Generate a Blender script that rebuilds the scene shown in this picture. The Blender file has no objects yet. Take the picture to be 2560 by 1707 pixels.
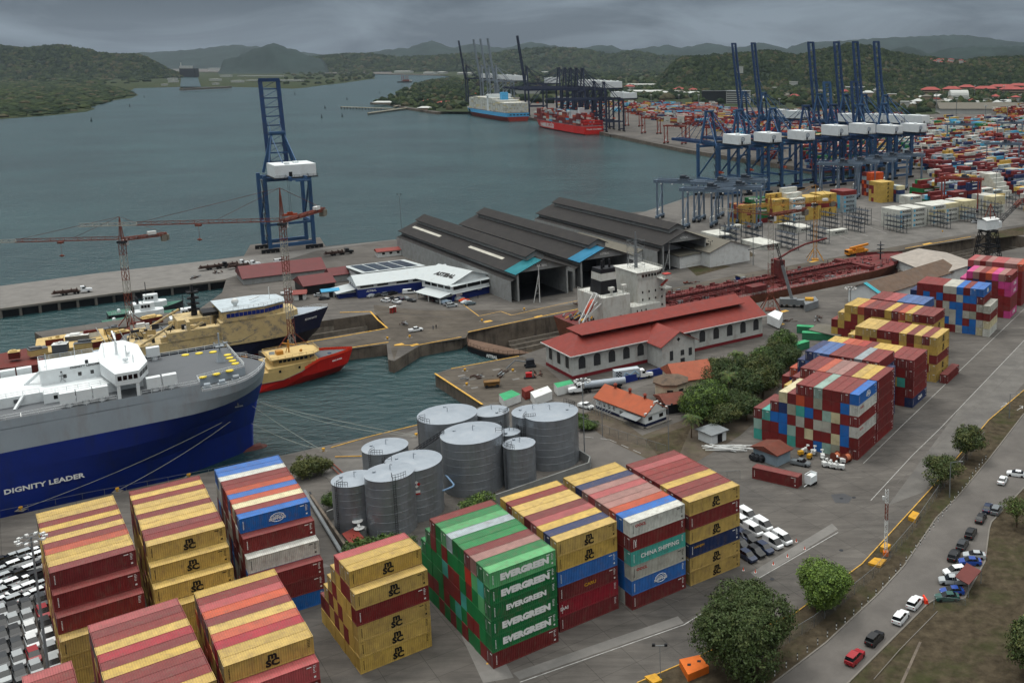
import bpy, math, random
from mathutils import Vector, Matrix, noise
from mathutils.geometry import tessellate_polygon
D=bpy.data; SC=bpy.context.scene; COL=SC.collection
# ---------------------------------------------------------------- camera, sky, sun, exposure
FPX,PX,PY,PIT,ROL,HC=2421.8,1857.47,544.8,.1641684,-.00291295,100.4885
_cp,_sp,_c,_s=math.cos(PIT),math.sin(PIT),math.cos(ROL),math.sin(ROL)
_r=Vector((1,0,0));_f=Vector((0,_cp,-_sp));_u=Vector((0,_sp,_cp))
RX=_c*_r+_s*_u;RU=-_s*_r+_c*_u
cam=D.cameras.new('camera');camo=D.objects.new('camera',cam);COL.objects.link(camo);SC.camera=camo
camo.matrix_world=Matrix(((RX.x,RU.x,-_f.x,0),(RX.y,RU.y,-_f.y,0),(RX.z,RU.z,-_f.z,HC),(0,0,0,1)))
cam.sensor_width=36;cam.lens=FPX/2560*36;cam.clip_start=1;cam.clip_end=60000
cam.shift_x=(1280-PX)/2560;cam.shift_y=(PY-853.5)/2560
KK=2560/2352
def ray(x,y):
    d=Vector(((x*KK-PX)/FPX,-(y*KK-PY)/FPX,1));return RX*d.x+RU*d.y+_f*d.z
def G(x,y,z=0):
    d=ray(x,y);t=(z-HC)/d.z;return Vector((d.x*t,d.y*t,z))
def AT(x,y,Y):
    d=ray(x,y);t=Y/d.y;return Vector((d.x*t,Y,HC+d.z*t))
SUN_EL,SUN_AZ=math.radians(64),math.radians(-50)
W=D.worlds.new('World');SC.world=W;W.use_nodes=True
nt=W.node_tree;N=nt.nodes;L=nt.links
bg=N['Background']
sky=N.new('ShaderNodeTexSky');sky.sky_type='NISHITA';sky.sun_disc=False;sky.sun_elevation=SUN_EL;sky.sun_rotation=-SUN_AZ
tc=N.new('ShaderNodeTexCoord');sx=N.new('ShaderNodeSeparateXYZ');L.new(tc.outputs['Generated'],sx.inputs[0])
def wm(op,a,b=None):
    n=N.new('ShaderNodeMath');n.operation=op
    for i,v in enumerate((a,b)):
        if v is None: continue
        if isinstance(v,(int,float)): n.inputs[i].default_value=v
        else: L.new(v,n.inputs[i])
    return n.outputs[0]
zz=wm('MAXIMUM',sx.outputs[2],0.0)
den=wm('ADD',zz,.045)
cx_=wm('DIVIDE',sx.outputs[0],den);cy_=wm('DIVIDE',sx.outputs[1],den)
cb=N.new('ShaderNodeMapping');cb.inputs['Scale'].default_value=(4.2,4.2,17);L.new(tc.outputs['Generated'],cb.inputs[0])
n1=N.new('ShaderNodeTexNoise');n1.inputs['Scale'].default_value=1.15;n1.inputs['Detail'].default_value=6;n1.inputs['Roughness'].default_value=.55;L.new(cb.outputs[0],n1.inputs['Vector'])
n1.inputs['Distortion'].default_value=.55
rp=N.new('ShaderNodeValToRGB');L.new(n1.outputs['Fac'],rp.inputs[0])
e=rp.color_ramp.elements
e[0].position=.4;e[0].color=(.82,1.1,1.46,1);e[1].position=.63;e[1].color=(2.3,2.85,3.45,1)
# brighter overhead than along the horizon, as under a real overcast
up=N.new('ShaderNodeMapRange');L.new(zz,up.inputs[0]);up.interpolation_type='SMOOTHSTEP';up.inputs[1].default_value=.3;up.inputs[2].default_value=1.05;up.inputs[3].default_value=.9;up.inputs[4].default_value=15.0
mu=N.new('ShaderNodeVectorMath');mu.operation='SCALE';L.new(rp.outputs[0],mu.inputs[0]);L.new(up.outputs[0],mu.inputs['Scale'])
neu=N.new('ShaderNodeVectorMath');neu.operation='SCALE';neu.inputs[0].default_value=(2.05,2.05,1.98);L.new(up.outputs[0],neu.inputs['Scale'])
nf=N.new('ShaderNodeMapRange');L.new(zz,nf.inputs[0]);nf.inputs[1].default_value=.12;nf.inputs[2].default_value=.5
nm=N.new('ShaderNodeMixRGB');L.new(nf.outputs[0],nm.inputs[0]);L.new(mu.outputs[0],nm.inputs[1]);L.new(neu.outputs[0],nm.inputs[2])
mx=N.new('ShaderNodeMixRGB');mx.inputs[0].default_value=.94;L.new(sky.outputs[0],mx.inputs[1]);L.new(nm.outputs[0],mx.inputs[2])
L.new(mx.outputs[0],bg.inputs['Color']);bg.inputs['Strength'].default_value=.1
sl=D.lights.new('sun','SUN');so_=D.objects.new('sun',sl);COL.objects.link(so_)
sl.energy=1.5;sl.angle=math.radians(14);sl.color=(1,.95,.88)
_sd=Vector((math.sin(SUN_AZ)*math.cos(SUN_EL),math.cos(SUN_AZ)*math.cos(SUN_EL),math.sin(SUN_EL)))
so_.rotation_euler=_sd.to_track_quat('Z','Y').to_euler()
vs=SC.view_settings;vs.view_transform='Standard';vs.look='None';vs.exposure=-.1;vs.gamma=1
SC.cycles.max_bounces=5;SC.cycles.diffuse_bounces=2;SC.cycles.glossy_bounces=2;SC.cycles.volume_bounces=0
SC.cycles.use_denoising=True
RND=random.Random(7)
# ---------------------------------------------------------------- materials
def lin(h):
    h=h.lstrip('#');c=[int(h[i:i+2],16)/255 for i in (0,2,4)]
    return tuple(x/12.92 if x<=.04045 else ((x+.055)/1.055)**2.4 for x in c)
MATS={}
def mat(key,col,rough=.7,metal=0,var=.18,sc=.35,bump=0,bsc=4,stain=0,stcol=(.06,.05,.04),ssc=.15,obc=False,rib_shade=0,vcol=False,spec=.3,streak=0,joint=0,fade=0):
    """procedural surface: base colour x noise, optional stains, streaks, painted rib shading and bump"""
    if key in MATS: return MATS[key]
    if isinstance(col,str): col=lin(col)
    m=D.materials.new(key);m.use_nodes=True;t=m.node_tree;n=t.nodes;l=t.links
    b=n['Principled BSDF'];b.inputs['Roughness'].default_value=rough;b.inputs['Metallic'].default_value=metal
    b.inputs['Specular IOR Level'].default_value=spec
    tc=n.new('ShaderNodeTexCoord')
    src=tc.outputs['Object']
    if obc:
        oi=n.new('ShaderNodeObjectInfo');ad=n.new('ShaderNodeVectorMath');ad.operation='MULTIPLY_ADD'
        l.new(oi.outputs['Random'],ad.inputs[0]);ad.inputs[1].default_value=(97,61,33);l.new(src,ad.inputs[2]);src=ad.outputs[0]
    nz=n.new('ShaderNodeTexNoise');nz.inputs['Scale'].default_value=sc;nz.inputs['Detail'].default_value=6;nz.inputs['Roughness'].default_value=.65;l.new(src,nz.inputs['Vector'])
    mr=n.new('ShaderNodeMapRange');l.new(nz.outputs['Fac'],mr.inputs[0]);mr.inputs[1].default_value=.3;mr.inputs[2].default_value=.7;mr.inputs[3].default_value=1-var;mr.inputs[4].default_value=1+var
    sc_=n.new('ShaderNodeVectorMath');sc_.operation='SCALE';l.new(mr.outputs[0],sc_.inputs['Scale'])
    if obc: l.new(oi.outputs['Color'],sc_.inputs[0])
    elif vcol:
        at=n.new('ShaderNodeVertexColor');at.layer_name='Col';l.new(at.outputs['Color'],sc_.inputs[0])
    else: sc_.inputs[0].default_value=col[:3]
    out=sc_.outputs[0]
    if stain:
        n2=n.new('ShaderNodeTexNoise');n2.inputs['Scale'].default_value=ssc;n2.inputs['Detail'].default_value=7;n2.inputs['Roughness'].default_value=.7;l.new(src,n2.inputs['Vector'])
        if streak:
            mp=n.new('ShaderNodeMapping');mp.inputs['Scale'].default_value=(1,1,streak);l.new(src,mp.inputs[0]);l.new(mp.outputs[0],n2.inputs['Vector'])
        r2=n.new('ShaderNodeMapRange');l.new(n2.outputs['Fac'],r2.inputs[0]);r2.inputs[1].default_value=.5;r2.inputs[2].default_value=.68;r2.inputs[3].default_value=0;r2.inputs[4].default_value=stain
        mm=n.new('ShaderNodeMixRGB');l.new(r2.outputs[0],mm.inputs[0]);l.new(out,mm.inputs[1]);mm.inputs[2].default_value=(*stcol,1);out=mm.outputs[0]
    if rib_shade:  # light and dark bands paint the shading of ribs into the colour
        w=n.new('ShaderNodeTexWave');w.inputs['Scale'].default_value=rib_shade;w.wave_type='BANDS';w.bands_direction='X';l.new(tc.outputs['Object'],w.inputs['Vector'])
        rr=n.new('ShaderNodeMapRange');l.new(w.outputs['Fac'],rr.inputs[0]);rr.inputs[3].default_value=.86;rr.inputs[4].default_value=1.06
        s2=n.new('ShaderNodeVectorMath');s2.operation='SCALE';l.new(out,s2.inputs[0]);l.new(rr.outputs[0],s2.inputs['Scale']);out=s2.outputs[0]
    if fade:
        ge=n.new('ShaderNodeNewGeometry');sp=n.new('ShaderNodeSeparateXYZ');l.new(ge.outputs['Normal'],sp.inputs[0]);fm=n.new('ShaderNodeMapRange');l.new(sp.outputs[2],fm.inputs[0]);fm.inputs[1].default_value=.8;fm.inputs[2].default_value=.98;fm.inputs[4].default_value=fade
        m3=n.new('ShaderNodeMixRGB');l.new(fm.outputs[0],m3.inputs[0]);l.new(out,m3.inputs[1]);m3.inputs[2].default_value=(.42,.37,.33,1);out=m3.outputs[0]
    if joint:
        br=n.new('ShaderNodeTexBrick');br.offset=0;br.inputs['Color1'].default_value=(1,1,1,1);br.inputs['Color2'].default_value=(.88,.88,.88,1);br.inputs['Mortar'].default_value=(.5,.5,.5,1);br.inputs['Scale'].default_value=1;br.inputs['Mortar Size'].default_value=.05;br.inputs['Brick Width'].default_value=joint;br.inputs['Row Height'].default_value=joint*.8
        mp=n.new('ShaderNodeMapping');mp.inputs['Rotation'].default_value=(0,0,-.66);l.new(tc.outputs['Object'],mp.inputs[0]);l.new(mp.outputs[0],br.inputs['Vector']);m4=n.new('ShaderNodeMixRGB');m4.blend_type='MULTIPLY';m4.inputs[0].default_value=1;l.new(out,m4.inputs[1]);l.new(br.outputs['Color'],m4.inputs[2]);out=m4.outputs[0]
        n5=n.new('ShaderNodeTexNoise');n5.inputs['Scale'].default_value=.5;n5.inputs['Detail'].default_value=8;n5.inputs['Roughness'].default_value=.75;mp2=n.new('ShaderNodeMapping');mp2.inputs['Rotation'].default_value=(0,0,-.85);mp2.inputs['Scale'].default_value=(.12,1,1);l.new(tc.outputs['Object'],mp2.inputs[0]);l.new(mp2.outputs[0],n5.inputs['Vector'])
        r5=n.new('ShaderNodeMapRange');l.new(n5.outputs['Fac'],r5.inputs[0]);r5.inputs[1].default_value=.35;r5.inputs[2].default_value=.65;r5.inputs[3].default_value=.72;r5.inputs[4].default_value=1.2;s5=n.new('ShaderNodeVectorMath');s5.operation='SCALE';l.new(out,s5.inputs[0]);l.new(r5.outputs[0],s5.inputs['Scale']);out=s5.outputs[0]
    l.new(out,b.inputs['Base Color'])
    if bump:
        n3=n.new('ShaderNodeTexNoise');n3.inputs['Scale'].default_value=bsc;n3.inputs['Detail'].default_value=4;l.new(tc.outputs['Object'],n3.inputs['Vector'])
        bp=n.new('ShaderNodeBump');bp.inputs['Strength'].default_value=bump;bp.inputs['Distance'].default_value=.1;l.new(n3.outputs['Fac'],bp.inputs['Height']);l.new(bp.outputs[0],b.inputs['Normal'])
    MATS[key]=m;return m
# ---------------------------------------------------------------- mesh builder
class MB:
    def __init__(s): s.v=[];s.f=[];s.mi=[];s.k=0
    def mt(s,k): s.k=k;return s
    def face(s,pts):
        i=len(s.v);s.v+=[tuple(p) for p in pts];s.f.append(tuple(range(i,i+len(pts))));s.mi.append(s.k);return s
    def quads(s,vs,fs):
        i=len(s.v);s.v+=[tuple(p) for p in vs];s.f+=[tuple(i+a for a in f) for f in fs];s.mi+=[s.k]*len(fs);return s
    def box(s,x0,x1,y0,y1,z0,z1,M=None):
        P=[Vector((x,y,z)) for z in (z0,z1) for y in (y0,y1) for x in (x0,x1)]
        if M is not None: P=[M@p for p in P]
        return s.quads(P,[(0,2,3,1),(4,5,7,6),(0,1,5,4),(2,6,7,3),(0,4,6,2),(1,3,7,5)])
    def cb(s,c,sx,sy,sz,rz=0):
        M=Matrix.Translation(c)@Matrix.Rotation(rz,4,'Z');return s.box(-sx/2,sx/2,-sy/2,sy/2,0,sz,M)
    def beam(s,p,q,w=.3,h=None):
        p=Vector(p);q=Vector(q);d=q-p;l=d.length
        if l<1e-6: return s
        h=h or w;z=d/l;up=Vector((0,0,1)) if abs(z.z)<.95 else Vector((1,0,0))
        x=up.cross(z).normalized();y=z.cross(x)
        P=[o+x*a*w/2+y*b*h/2 for o in (p,q) for a,b in ((-1,-1),(1,-1),(1,1),(-1,1))]
        return s.quads(P,[(3,2,1,0),(4,5,6,7),(0,1,5,4),(1,2,6,5),(2,3,7,6),(3,0,4,7)])
    def tube(s,p,q,r,n=8,r2=None,cap=True):
        p=Vector(p);q=Vector(q);d=q-p;l=d.length
        if l<1e-6: return s
        r2=r if r2 is None else r2;z=d/l;up=Vector((0,0,1)) if abs(z.z)<.95 else Vector((1,0,0))
        x=up.cross(z).normalized();y=z.cross(x)
        P=[o+(x*math.cos(a)+y*math.sin(a))*rr for o,rr in ((p,r),(q,r2)) for a in [2*math.pi*i/n for i in range(n)]]
        F=[(i,(i+1)%n,n+(i+1)%n,n+i) for i in range(n)]
        if cap: F+=[tuple(range(n))[::-1],tuple(range(n,2*n))]
        return s.quads(P,F)
    def path(s,pts,r,n=5):
        for a,b in zip(pts,pts[1:]): s.tube(a,b,r,n)
        return s
    def prism(s,poly,z0,z1,top=True,bot=True):
        n=len(poly);P=[(p[0],p[1],z0) for p in poly]+[(p[0],p[1],z1) for p in poly]
        F=[(i,(i+1)%n,n+(i+1)%n,n+i) for i in range(n)]
        if top: F.append(tuple(range(n,2*n)))
        if bot: F.append(tuple(range(n))[::-1])
        return s.quads(P,F)
    def ball(s,c,r,n=8,m=6,sz=1):
        c=Vector(c);P=[];F=[]
        for j in range(m+1):
            t=math.pi*j/m
            for i in range(n): a=2*math.pi*i/n;P.append(c+Vector((r*math.sin(t)*math.cos(a),r*math.sin(t)*math.sin(a),-r*sz*math.cos(t))))
        for j in range(m):
            for i in range(n): F.append((j*n+i,j*n+(i+1)%n,(j+1)*n+(i+1)%n,(j+1)*n+i))
        return s.quads(P,F)
    def mesh(s,name,mats,smooth=False):
        me=D.meshes.new(name);me.from_pydata([tuple(p) for p in s.v],[],s.f)
        for m in (mats if isinstance(mats,(list,tuple)) else [mats]): me.materials.append(m)
        me.polygons.foreach_set('material_index',s.mi)
        if smooth: me.polygons.foreach_set('use_smooth',[True]*len(s.f))
        me.update();return me
    def ob(s,name,mats,parent=None,loc=None,rz=0,smooth=False,struct=False):
        return mk(name,s.mesh(name,mats,smooth),parent,loc,rz,struct)
def mk(name,me,parent=None,loc=None,rz=0,struct=False):
    o=D.objects.new(name,me);COL.objects.link(o)
    if parent: o.parent=parent
    if loc is not None: o.location=loc
    if rz: o.rotation_euler=(0,0,rz)
    if struct: o['kind']='structure'
    return o
def thing(name,label,cat,loc=(0,0,0),rz=0,group=None):
    o=D.objects.new(name,None);COL.objects.link(o);o.location=loc;o.rotation_euler=(0,0,rz);o.empty_display_size=.5
    return tag(o,label,cat,group)
def tag(o,label,cat,group=None,kind=None):
    o['label']=label;o['category']=cat
    if group: o['group']=group
    if kind: o['kind']=kind
    return o
def dup(root,loc,rz,label,group=None,color=None):
    r=root.copy();COL.objects.link(r);r.location=loc;r.rotation_euler=(0,0,rz);r['label']=label
    if group: r['group']=group
    if color: r.color=color
    for ch in list(root.children):
        c=ch.copy();COL.objects.link(c);c.parent=r
        if color: c.color=color
        for g in list(ch.children):
            d=g.copy();COL.objects.link(d);d.parent=c
            if color: d.color=color
    return r
_T={}
def text_mesh(s,size,mat_,ext=.01,bold=.0,sx=1,align='CENTER'):
    k=(s,size,mat_.name,bold,sx,align)
    if k in _T: return _T[k]
    c=D.curves.new('t','FONT');c.body=s;c.size=size;c.offset=bold*size;c.align_x=align;c.align_y='CENTER';c.resolution_u=2;c.extrude=ext;c.space_line=.8
    o=D.objects.new('t',c);COL.objects.link(o);bpy.context.view_layer.update()
    me=D.meshes.new_from_object(o);D.objects.remove(o);D.curves.remove(c)
    me.transform(Matrix(((sx,0,0,0),(0,0,-1,0),(0,1,0,0),(0,0,0,1))));me.name='lettering'  # stands up, faces -Y
    me.materials.clear();me.materials.append(mat_);_T[k]=me;return me
def add_mesh(mb,me,M):
    i=len(mb.v);mb.v+=[tuple(M@v.co) for v in me.vertices]
    for p in me.polygons: mb.f.append(tuple(i+a for a in p.vertices));mb.mi.append(mb.k)
ORD=['zeroth','first','second','third','fourth','fifth','sixth','seventh','eighth','ninth','tenth','eleventh','twelfth','thirteenth','fourteenth','fifteenth','sixteenth']
M_WHITE=mat('white_paint','#c9cccb',.5,var=.08,stain=.35,ssc=.4,stcol=(.25,.22,.18))
M_BLACK=mat('black_paint','#15161a',.5)
M_DARK=mat('dark_steel','#22252a',.6)
M_GREY=mat('grey_steel','#6d7275',.55)
M_YEL=mat('yellow_paint','#b98a22',.6,stain=.4,ssc=1.2)
M_RED=mat('red_paint','#a3161a',.5)
M_GLASS=mat('window_glass','#0d1114',.12,spec=.6)
M_LETW=mat('white_lettering','#d8dad8',.6,var=.05)
M_LETK=mat('black_lettering','#0c0c0e',.6,var=.05)
M_LETR=mat('red_lettering','#a01218',.6,var=.05)
# ---------------------------------------------------------------- ground, quays, docks, water
WZ=-4.2
M_ASPH=mat('yard_asphalt',(.092,.085,.077),.85,var=.3,sc=.05,bump=.3,bsc=3,joint=7,stain=.7,ssc=.022,stcol=(.036,.036,.036),spec=.25)
M_CONC=mat('quay_concrete',(.15,.14,.125),.9,var=.25,sc=.12,stain=.6,ssc=.06,stcol=(.1,.085,.07),spec=.2)
M_WALL=mat('dock_wall',(.12,.1,.08),.9,var=.4,sc=.2,stain=.8,ssc=.5,streak=.12,stcol=(.035,.03,.026),spec=.2)
M_DRY=mat('dry_earth',(.075,.062,.048),.95,var=.35,sc=.25,stain=.6,ssc=.1,stcol=(.06,.065,.03),spec=.1)
M_GRASS=mat('grass_ground',(.052,.042,.028),.95,var=.5,sc=.5,bump=.5,bsc=2,stain=.85,ssc=.06,stcol=(.03,.039,.013),spec=.05)
qv=lambda p,a,b:Vector((p[0]+a[0]*b,p[1]+a[1]*b))
f0=G(1073,762);f1=G(2230,545);DU=(f1-f0).normalized();DN=Vector((DU.y,-DU.x,0))  # along the dock, and toward the viewer
DW=36.0
def DK(a,b,z=0): p=f0+DU*a+DN*b;return Vector((p.x,p.y,z))   # dock frame: a along, b across toward the viewer
DLEN=(f1-f0).length+24
n0=G(705,787);n1=G(892,755);D2U=(n1-n0).normalized();D2N=Vector((D2U.y,-D2U.x,0))
P2=lambda a,b,z=0:Vector((*(n0+D2U*a+D2N*b)[:2],z))
NQ=lambda t,a=0,z=0:Vector((-36+.8*t-.6*a,712+.6*t+.8*a,z))  # container quay: t along, a toward the water
quay0=G(0,1190);quay1=G(963,975);QU=(quay1-quay0).normalized();QN=Vector((-QU.y,QU.x,0))
out=[quay0-QU*320,quay0,quay1,G(1055,953),G(1112,930),G(999.5,858),G(1036,846),G(1194,817)]
dockA=[DK(14,DW),DK(DLEN-14,DW),DK(DLEN-5,DW-5),DK(DLEN,DW-14),DK(DLEN,14),DK(DLEN-5,5),DK(DLEN-14,0),DK(0,0)]
out+=dockA
out+=[G(1060,775),G(965,793),G(905,829),G(892,826),G(888,790),G(798,801),G(640,832)]
d2=[P2(-16,0),P2(29,0),P2(34,-7),P2(35,-17),P2(30,-26),P2(0,-28),P2(-30,-28),P2(-26,-57),G(252,753),G(101,777),G(79,763)]
out+=d2
out+=[G(461,707),G(510,672),G(520,640),G(260,672),G(0,707),G(0,707)-Vector((120,100,0)),G(0,657)-Vector((120,100,0)),G(0,657),G(220,628),G(440,603),G(560,588),G(575,562),G(735,545),G(748,566),G(930,548),G(1300,505),G(1420,490),Vector((-56,637,0)),Vector((-44,690,0)),NQ(0),NQ(215),Vector((128,898,0)),Vector((62,873,0)),Vector((-65.3,1075.5,0)),Vector((-179,1299.4,0)),Vector((-590,2110,0))]
far=[G(1010,258),G(1003,258),G(942,249),G(885,236),G(850,236),G(885,231),G(925,209),G(969,189.5),G(999,184.5),G(1043,176),G(1016,173),G(892,170.5),Vector((-7000,9500,0)),Vector((15000,16000,0)),Vector((9000,-900,0)),Vector((-400,-900,0))]
land=[Vector((p[0],p[1],0)) for p in out+far]
def sheet(name,poly,z,m,wall=None,depth=12,inner=None):
    mb=MB();P=[Vector((p[0],p[1],z)) for p in poly];tr=tessellate_polygon([P])
    def up(t):
        a,b,c=[P[i] for i in t];return t if (b-a).cross(c-a).z>0 else t[::-1]
    mb.quads(P,[up(t) for t in tr])
    if wall is not None:
        mb.mt(1);n=len(P);dn=Vector((0,0,-depth))
        for i in range(n):
            a,b=P[i],P[(i+1)%n]
            if (a-b).length<1500: mb.face([a,b,b+dn,a+dn])
    o=mb.ob(name,[m,wall or m],struct=True);return o
sheet('ground',land,0,M_CONC if 0 else M_ASPH,M_WALL,14)
# water with wind ripples
mw=D.materials.new('water');mw.use_nodes=True;t=mw.node_tree;n=t.nodes;l=t.links;b=n['Principled BSDF']
b.inputs['Roughness'].default_value=.2;b.inputs['IOR'].default_value=1.33;b.inputs['Specular IOR Level'].default_value=.5
tcw=n.new('ShaderNodeTexCoord')
def wn(scale,sxy,detail=3,rz=.5):
    mp=n.new('ShaderNodeMapping');mp.inputs['Scale'].default_value=(*sxy,1);mp.inputs['Rotation'].default_value=(0,0,rz);l.new(tcw.outputs['Object'],mp.inputs[0])
    z=n.new('ShaderNodeTexNoise');z.inputs['Scale'].default_value=scale;z.inputs['Detail'].default_value=detail;z.inputs['Roughness'].default_value=.6;l.new(mp.outputs[0],z.inputs['Vector']);return z.outputs['Fac']
hs=[(wn(.24,(.6,1.3),7),2.6),(wn(.04,(.7,1.2),4,.7),2.6)]
hh=None
for s_,k_ in hs:
    mm=n.new('ShaderNodeMath');mm.operation='MULTIPLY';l.new(s_,mm.inputs[0]);mm.inputs[1].default_value=k_
    if hh is None: hh=mm.outputs[0]
    else:
        ad=n.new('ShaderNodeMath');l.new(hh,ad.inputs[0]);l.new(mm.outputs[0],ad.inputs[1]);hh=ad.outputs[0]
bp=n.new('ShaderNodeBump');bp.inputs['Strength'].default_value=.6;bp.inputs['Distance'].default_value=1.2;l.new(hh,bp.inputs['Height']);l.new(bp.outputs[0],b.inputs['Normal'])
wc=wn(.006,(1,1.2),9,.3);rpw=n.new('ShaderNodeValToRGB');l.new(wc,rpw.inputs[0])
rpw.color_ramp.elements[0].position=.35;rpw.color_ramp.elements[0].color=(.009,.032,.037,1);rpw.color_ramp.elements[1].position=.7;rpw.color_ramp.elements[1].color=(.022,.062,.067,1)
l.new(rpw.outputs[0],b.inputs['Base Color'])
wo=[Vector(p) for p in ((-16000,-900,WZ),(3000,-900,WZ),(3000,15500,WZ),(-16000,15500,WZ))]
h1=[DK(2,-.3,WZ),DK(2,DW+4,WZ),DK(DLEN+1,DW+4,WZ),DK(DLEN+1,-.3,WZ)];h2=[P2(-34,.4,WZ),P2(38,.4,WZ),P2(38,-29,WZ),P2(-34,-29,WZ)]
P_=wo+h1+h2;mbw=MB();mbw.quads(P_,[t if (P_[t[1]]-P_[t[0]]).cross(P_[t[2]]-P_[t[0]]).z>0 else t[::-1] for t in tessellate_polygon([wo,h1,h2])]);mbw.ob('water',mw,struct=True)
# dry dock floors and stepped walls
M_STEP=mat('dock_step',(.17,.15,.125),.9,var=.35,sc=.3,stain=.7,ssc=.4,stcol=(.05,.045,.04))
fl=MB();fl.face([DK(2,0.1,-11),DK(2,DW+3,-11),DK(DLEN-.3,DW-.1,-11),DK(DLEN-.3,.1,-11)])
for i,(zt,w) in enumerate(((-6.6,1.2),(-8.0,2.4),(-9.4,3.6))):
    for side in (0,1):
        b0=0.05+i*.01 if side==0 else DW-.05-i*.01;b1=(b0+w) if side==0 else b0-w
        lo,hi=sorted((b0,b1));P=[DK(16,lo),DK(DLEN-6,lo),DK(DLEN-6,hi),DK(16,hi)]
        fl.mt(1).prism([(p.x,p.y) for p in P][::-1],-11.01,zt,bot=False).mt(0)
    P=[DK(DLEN-w-1,6),DK(DLEN-.1,6),DK(DLEN-.1,DW-6),DK(DLEN-w-1,DW-6)];fl.mt(1).prism([(p.x,p.y) for p in P][::-1],-11.02,zt-.01,bot=False).mt(0)
fl.ob('dock_floor',[M_DRY,M_STEP],struct=True)
fl=MB();fl.face([P2(-34,-.1,-9),P2(34.5,-.1,-9),P2(34.5,-27,-9),P2(-34,-27,-9)][::-1])
for i,(zt,w) in enumerate(((-2.6,1.),(-4.6,2.2),(-6.4,3.4))):
    P=[P2(-10,-27.9+i*.01),P2(31-w,-27.9+i*.01),P2(31-w,-27.9+w),P2(-10,-27.9+w)];fl.mt(1).prism([(p.x,p.y) for p in P],-9.01,zt,bot=False).mt(0)
    P=[P2(34.8-w,-17),P2(34.8,-17),P2(33.5,-8),P2(33.5-w,-8)];fl.mt(1).prism([(p.x,p.y) for p in P],-9.02,zt-.01,bot=False).mt(0)
fl.ob('dock_floor',[M_DRY,M_STEP],struct=True)
# ---------------------------------------------------------------- far shores, hills, woods
def c1(*p): return [(u*.33595,v*.33595) for u,v in p]
def c2(*p): return [(781+u*.33595,v*.33595) for u,v in p]
def c3(*p): return [(1561.9+u*.33595,v*.33595) for u,v in p]
M_WOOD=mat('woodland',(.02,.031,.021),.95,var=.55,sc=.02,bump=1,bsc=.06,stain=.7,ssc=.006,stcol=(.075,.078,.035),spec=.05)
M_WOOD2=mat('mangrove',(.027,.038,.018),.95,var=.5,sc=.03,bump=1,bsc=.1,stain=.8,ssc=.011,stcol=(.062,.056,.028),spec=.05)
M_HILL=mat('far_hills',(.02,.032,.03),.95,var=.4,sc=.004,bump=1,bsc=.02,spec=.05)
sh=c1((0,815),(350,790),(590,765),(650,745),(620,735),(760,690),(900,670),(945,650),(890,625),(920,605),(1230,595),(1240,625),(1255,597),(1500,595),(1840,600),(2000,608),(2100,600),(2200,585),(2330,572))+c2((150,550),(240,540),(235,520),(200,503))
shore=[G(x,y,-3.9) for x,y in sh]
sheet('ground',[G(-700,420,-3.9),G(-200,298,-3.9)]+shore+[Vector((-5200,15000,0)),Vector((-15500,15000,0)),Vector((-15500,2500,0))],-3.9,M_WOOD2)
def tmesh(R_,sz=1,n=9,m=5):
    """one low lumpy crown for a distant wood"""
    P=[];F=[]
    for j in range(m+1):
        t=math.pi*.5*j/m*1.25
        for i in range(n):
            a=2*math.pi*i/n;r=math.sin(t)*(1+R_.uniform(-.28,.28));P.append((r*math.cos(a),r*math.sin(a),max(-.25,math.cos(t))*sz*(1+R_.uniform(-.18,.18))+.25))
    for j in range(m):
        for i in range(n): F.append((j*n+i,(j+1)*n+i,(j+1)*n+(i+1)%n,j*n+(i+1)%n))
    return P,F
TP=[tmesh(RND) for _ in range(7)]
M_LF=[mat('wood_crowns_a',(.022,.034,.016),.95,var=.5,sc=.12,bump=1,bsc=.9,spec=.05),mat('wood_crowns_b',(.035,.048,.02),.95,var=.5,sc=.12,bump=1,bsc=.9,spec=.05),mat('wood_crowns_c',(.014,.024,.013),.95,var=.5,sc=.12,bump=1,bsc=.9,spec=.05),mat('wood_crowns_d',(.058,.054,.032),.95,var=.5,sc=.12,bump=1,bsc=.9,spec=.05)]
TL=[tmesh(RND,1,6,3) for _ in range(7)]
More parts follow.
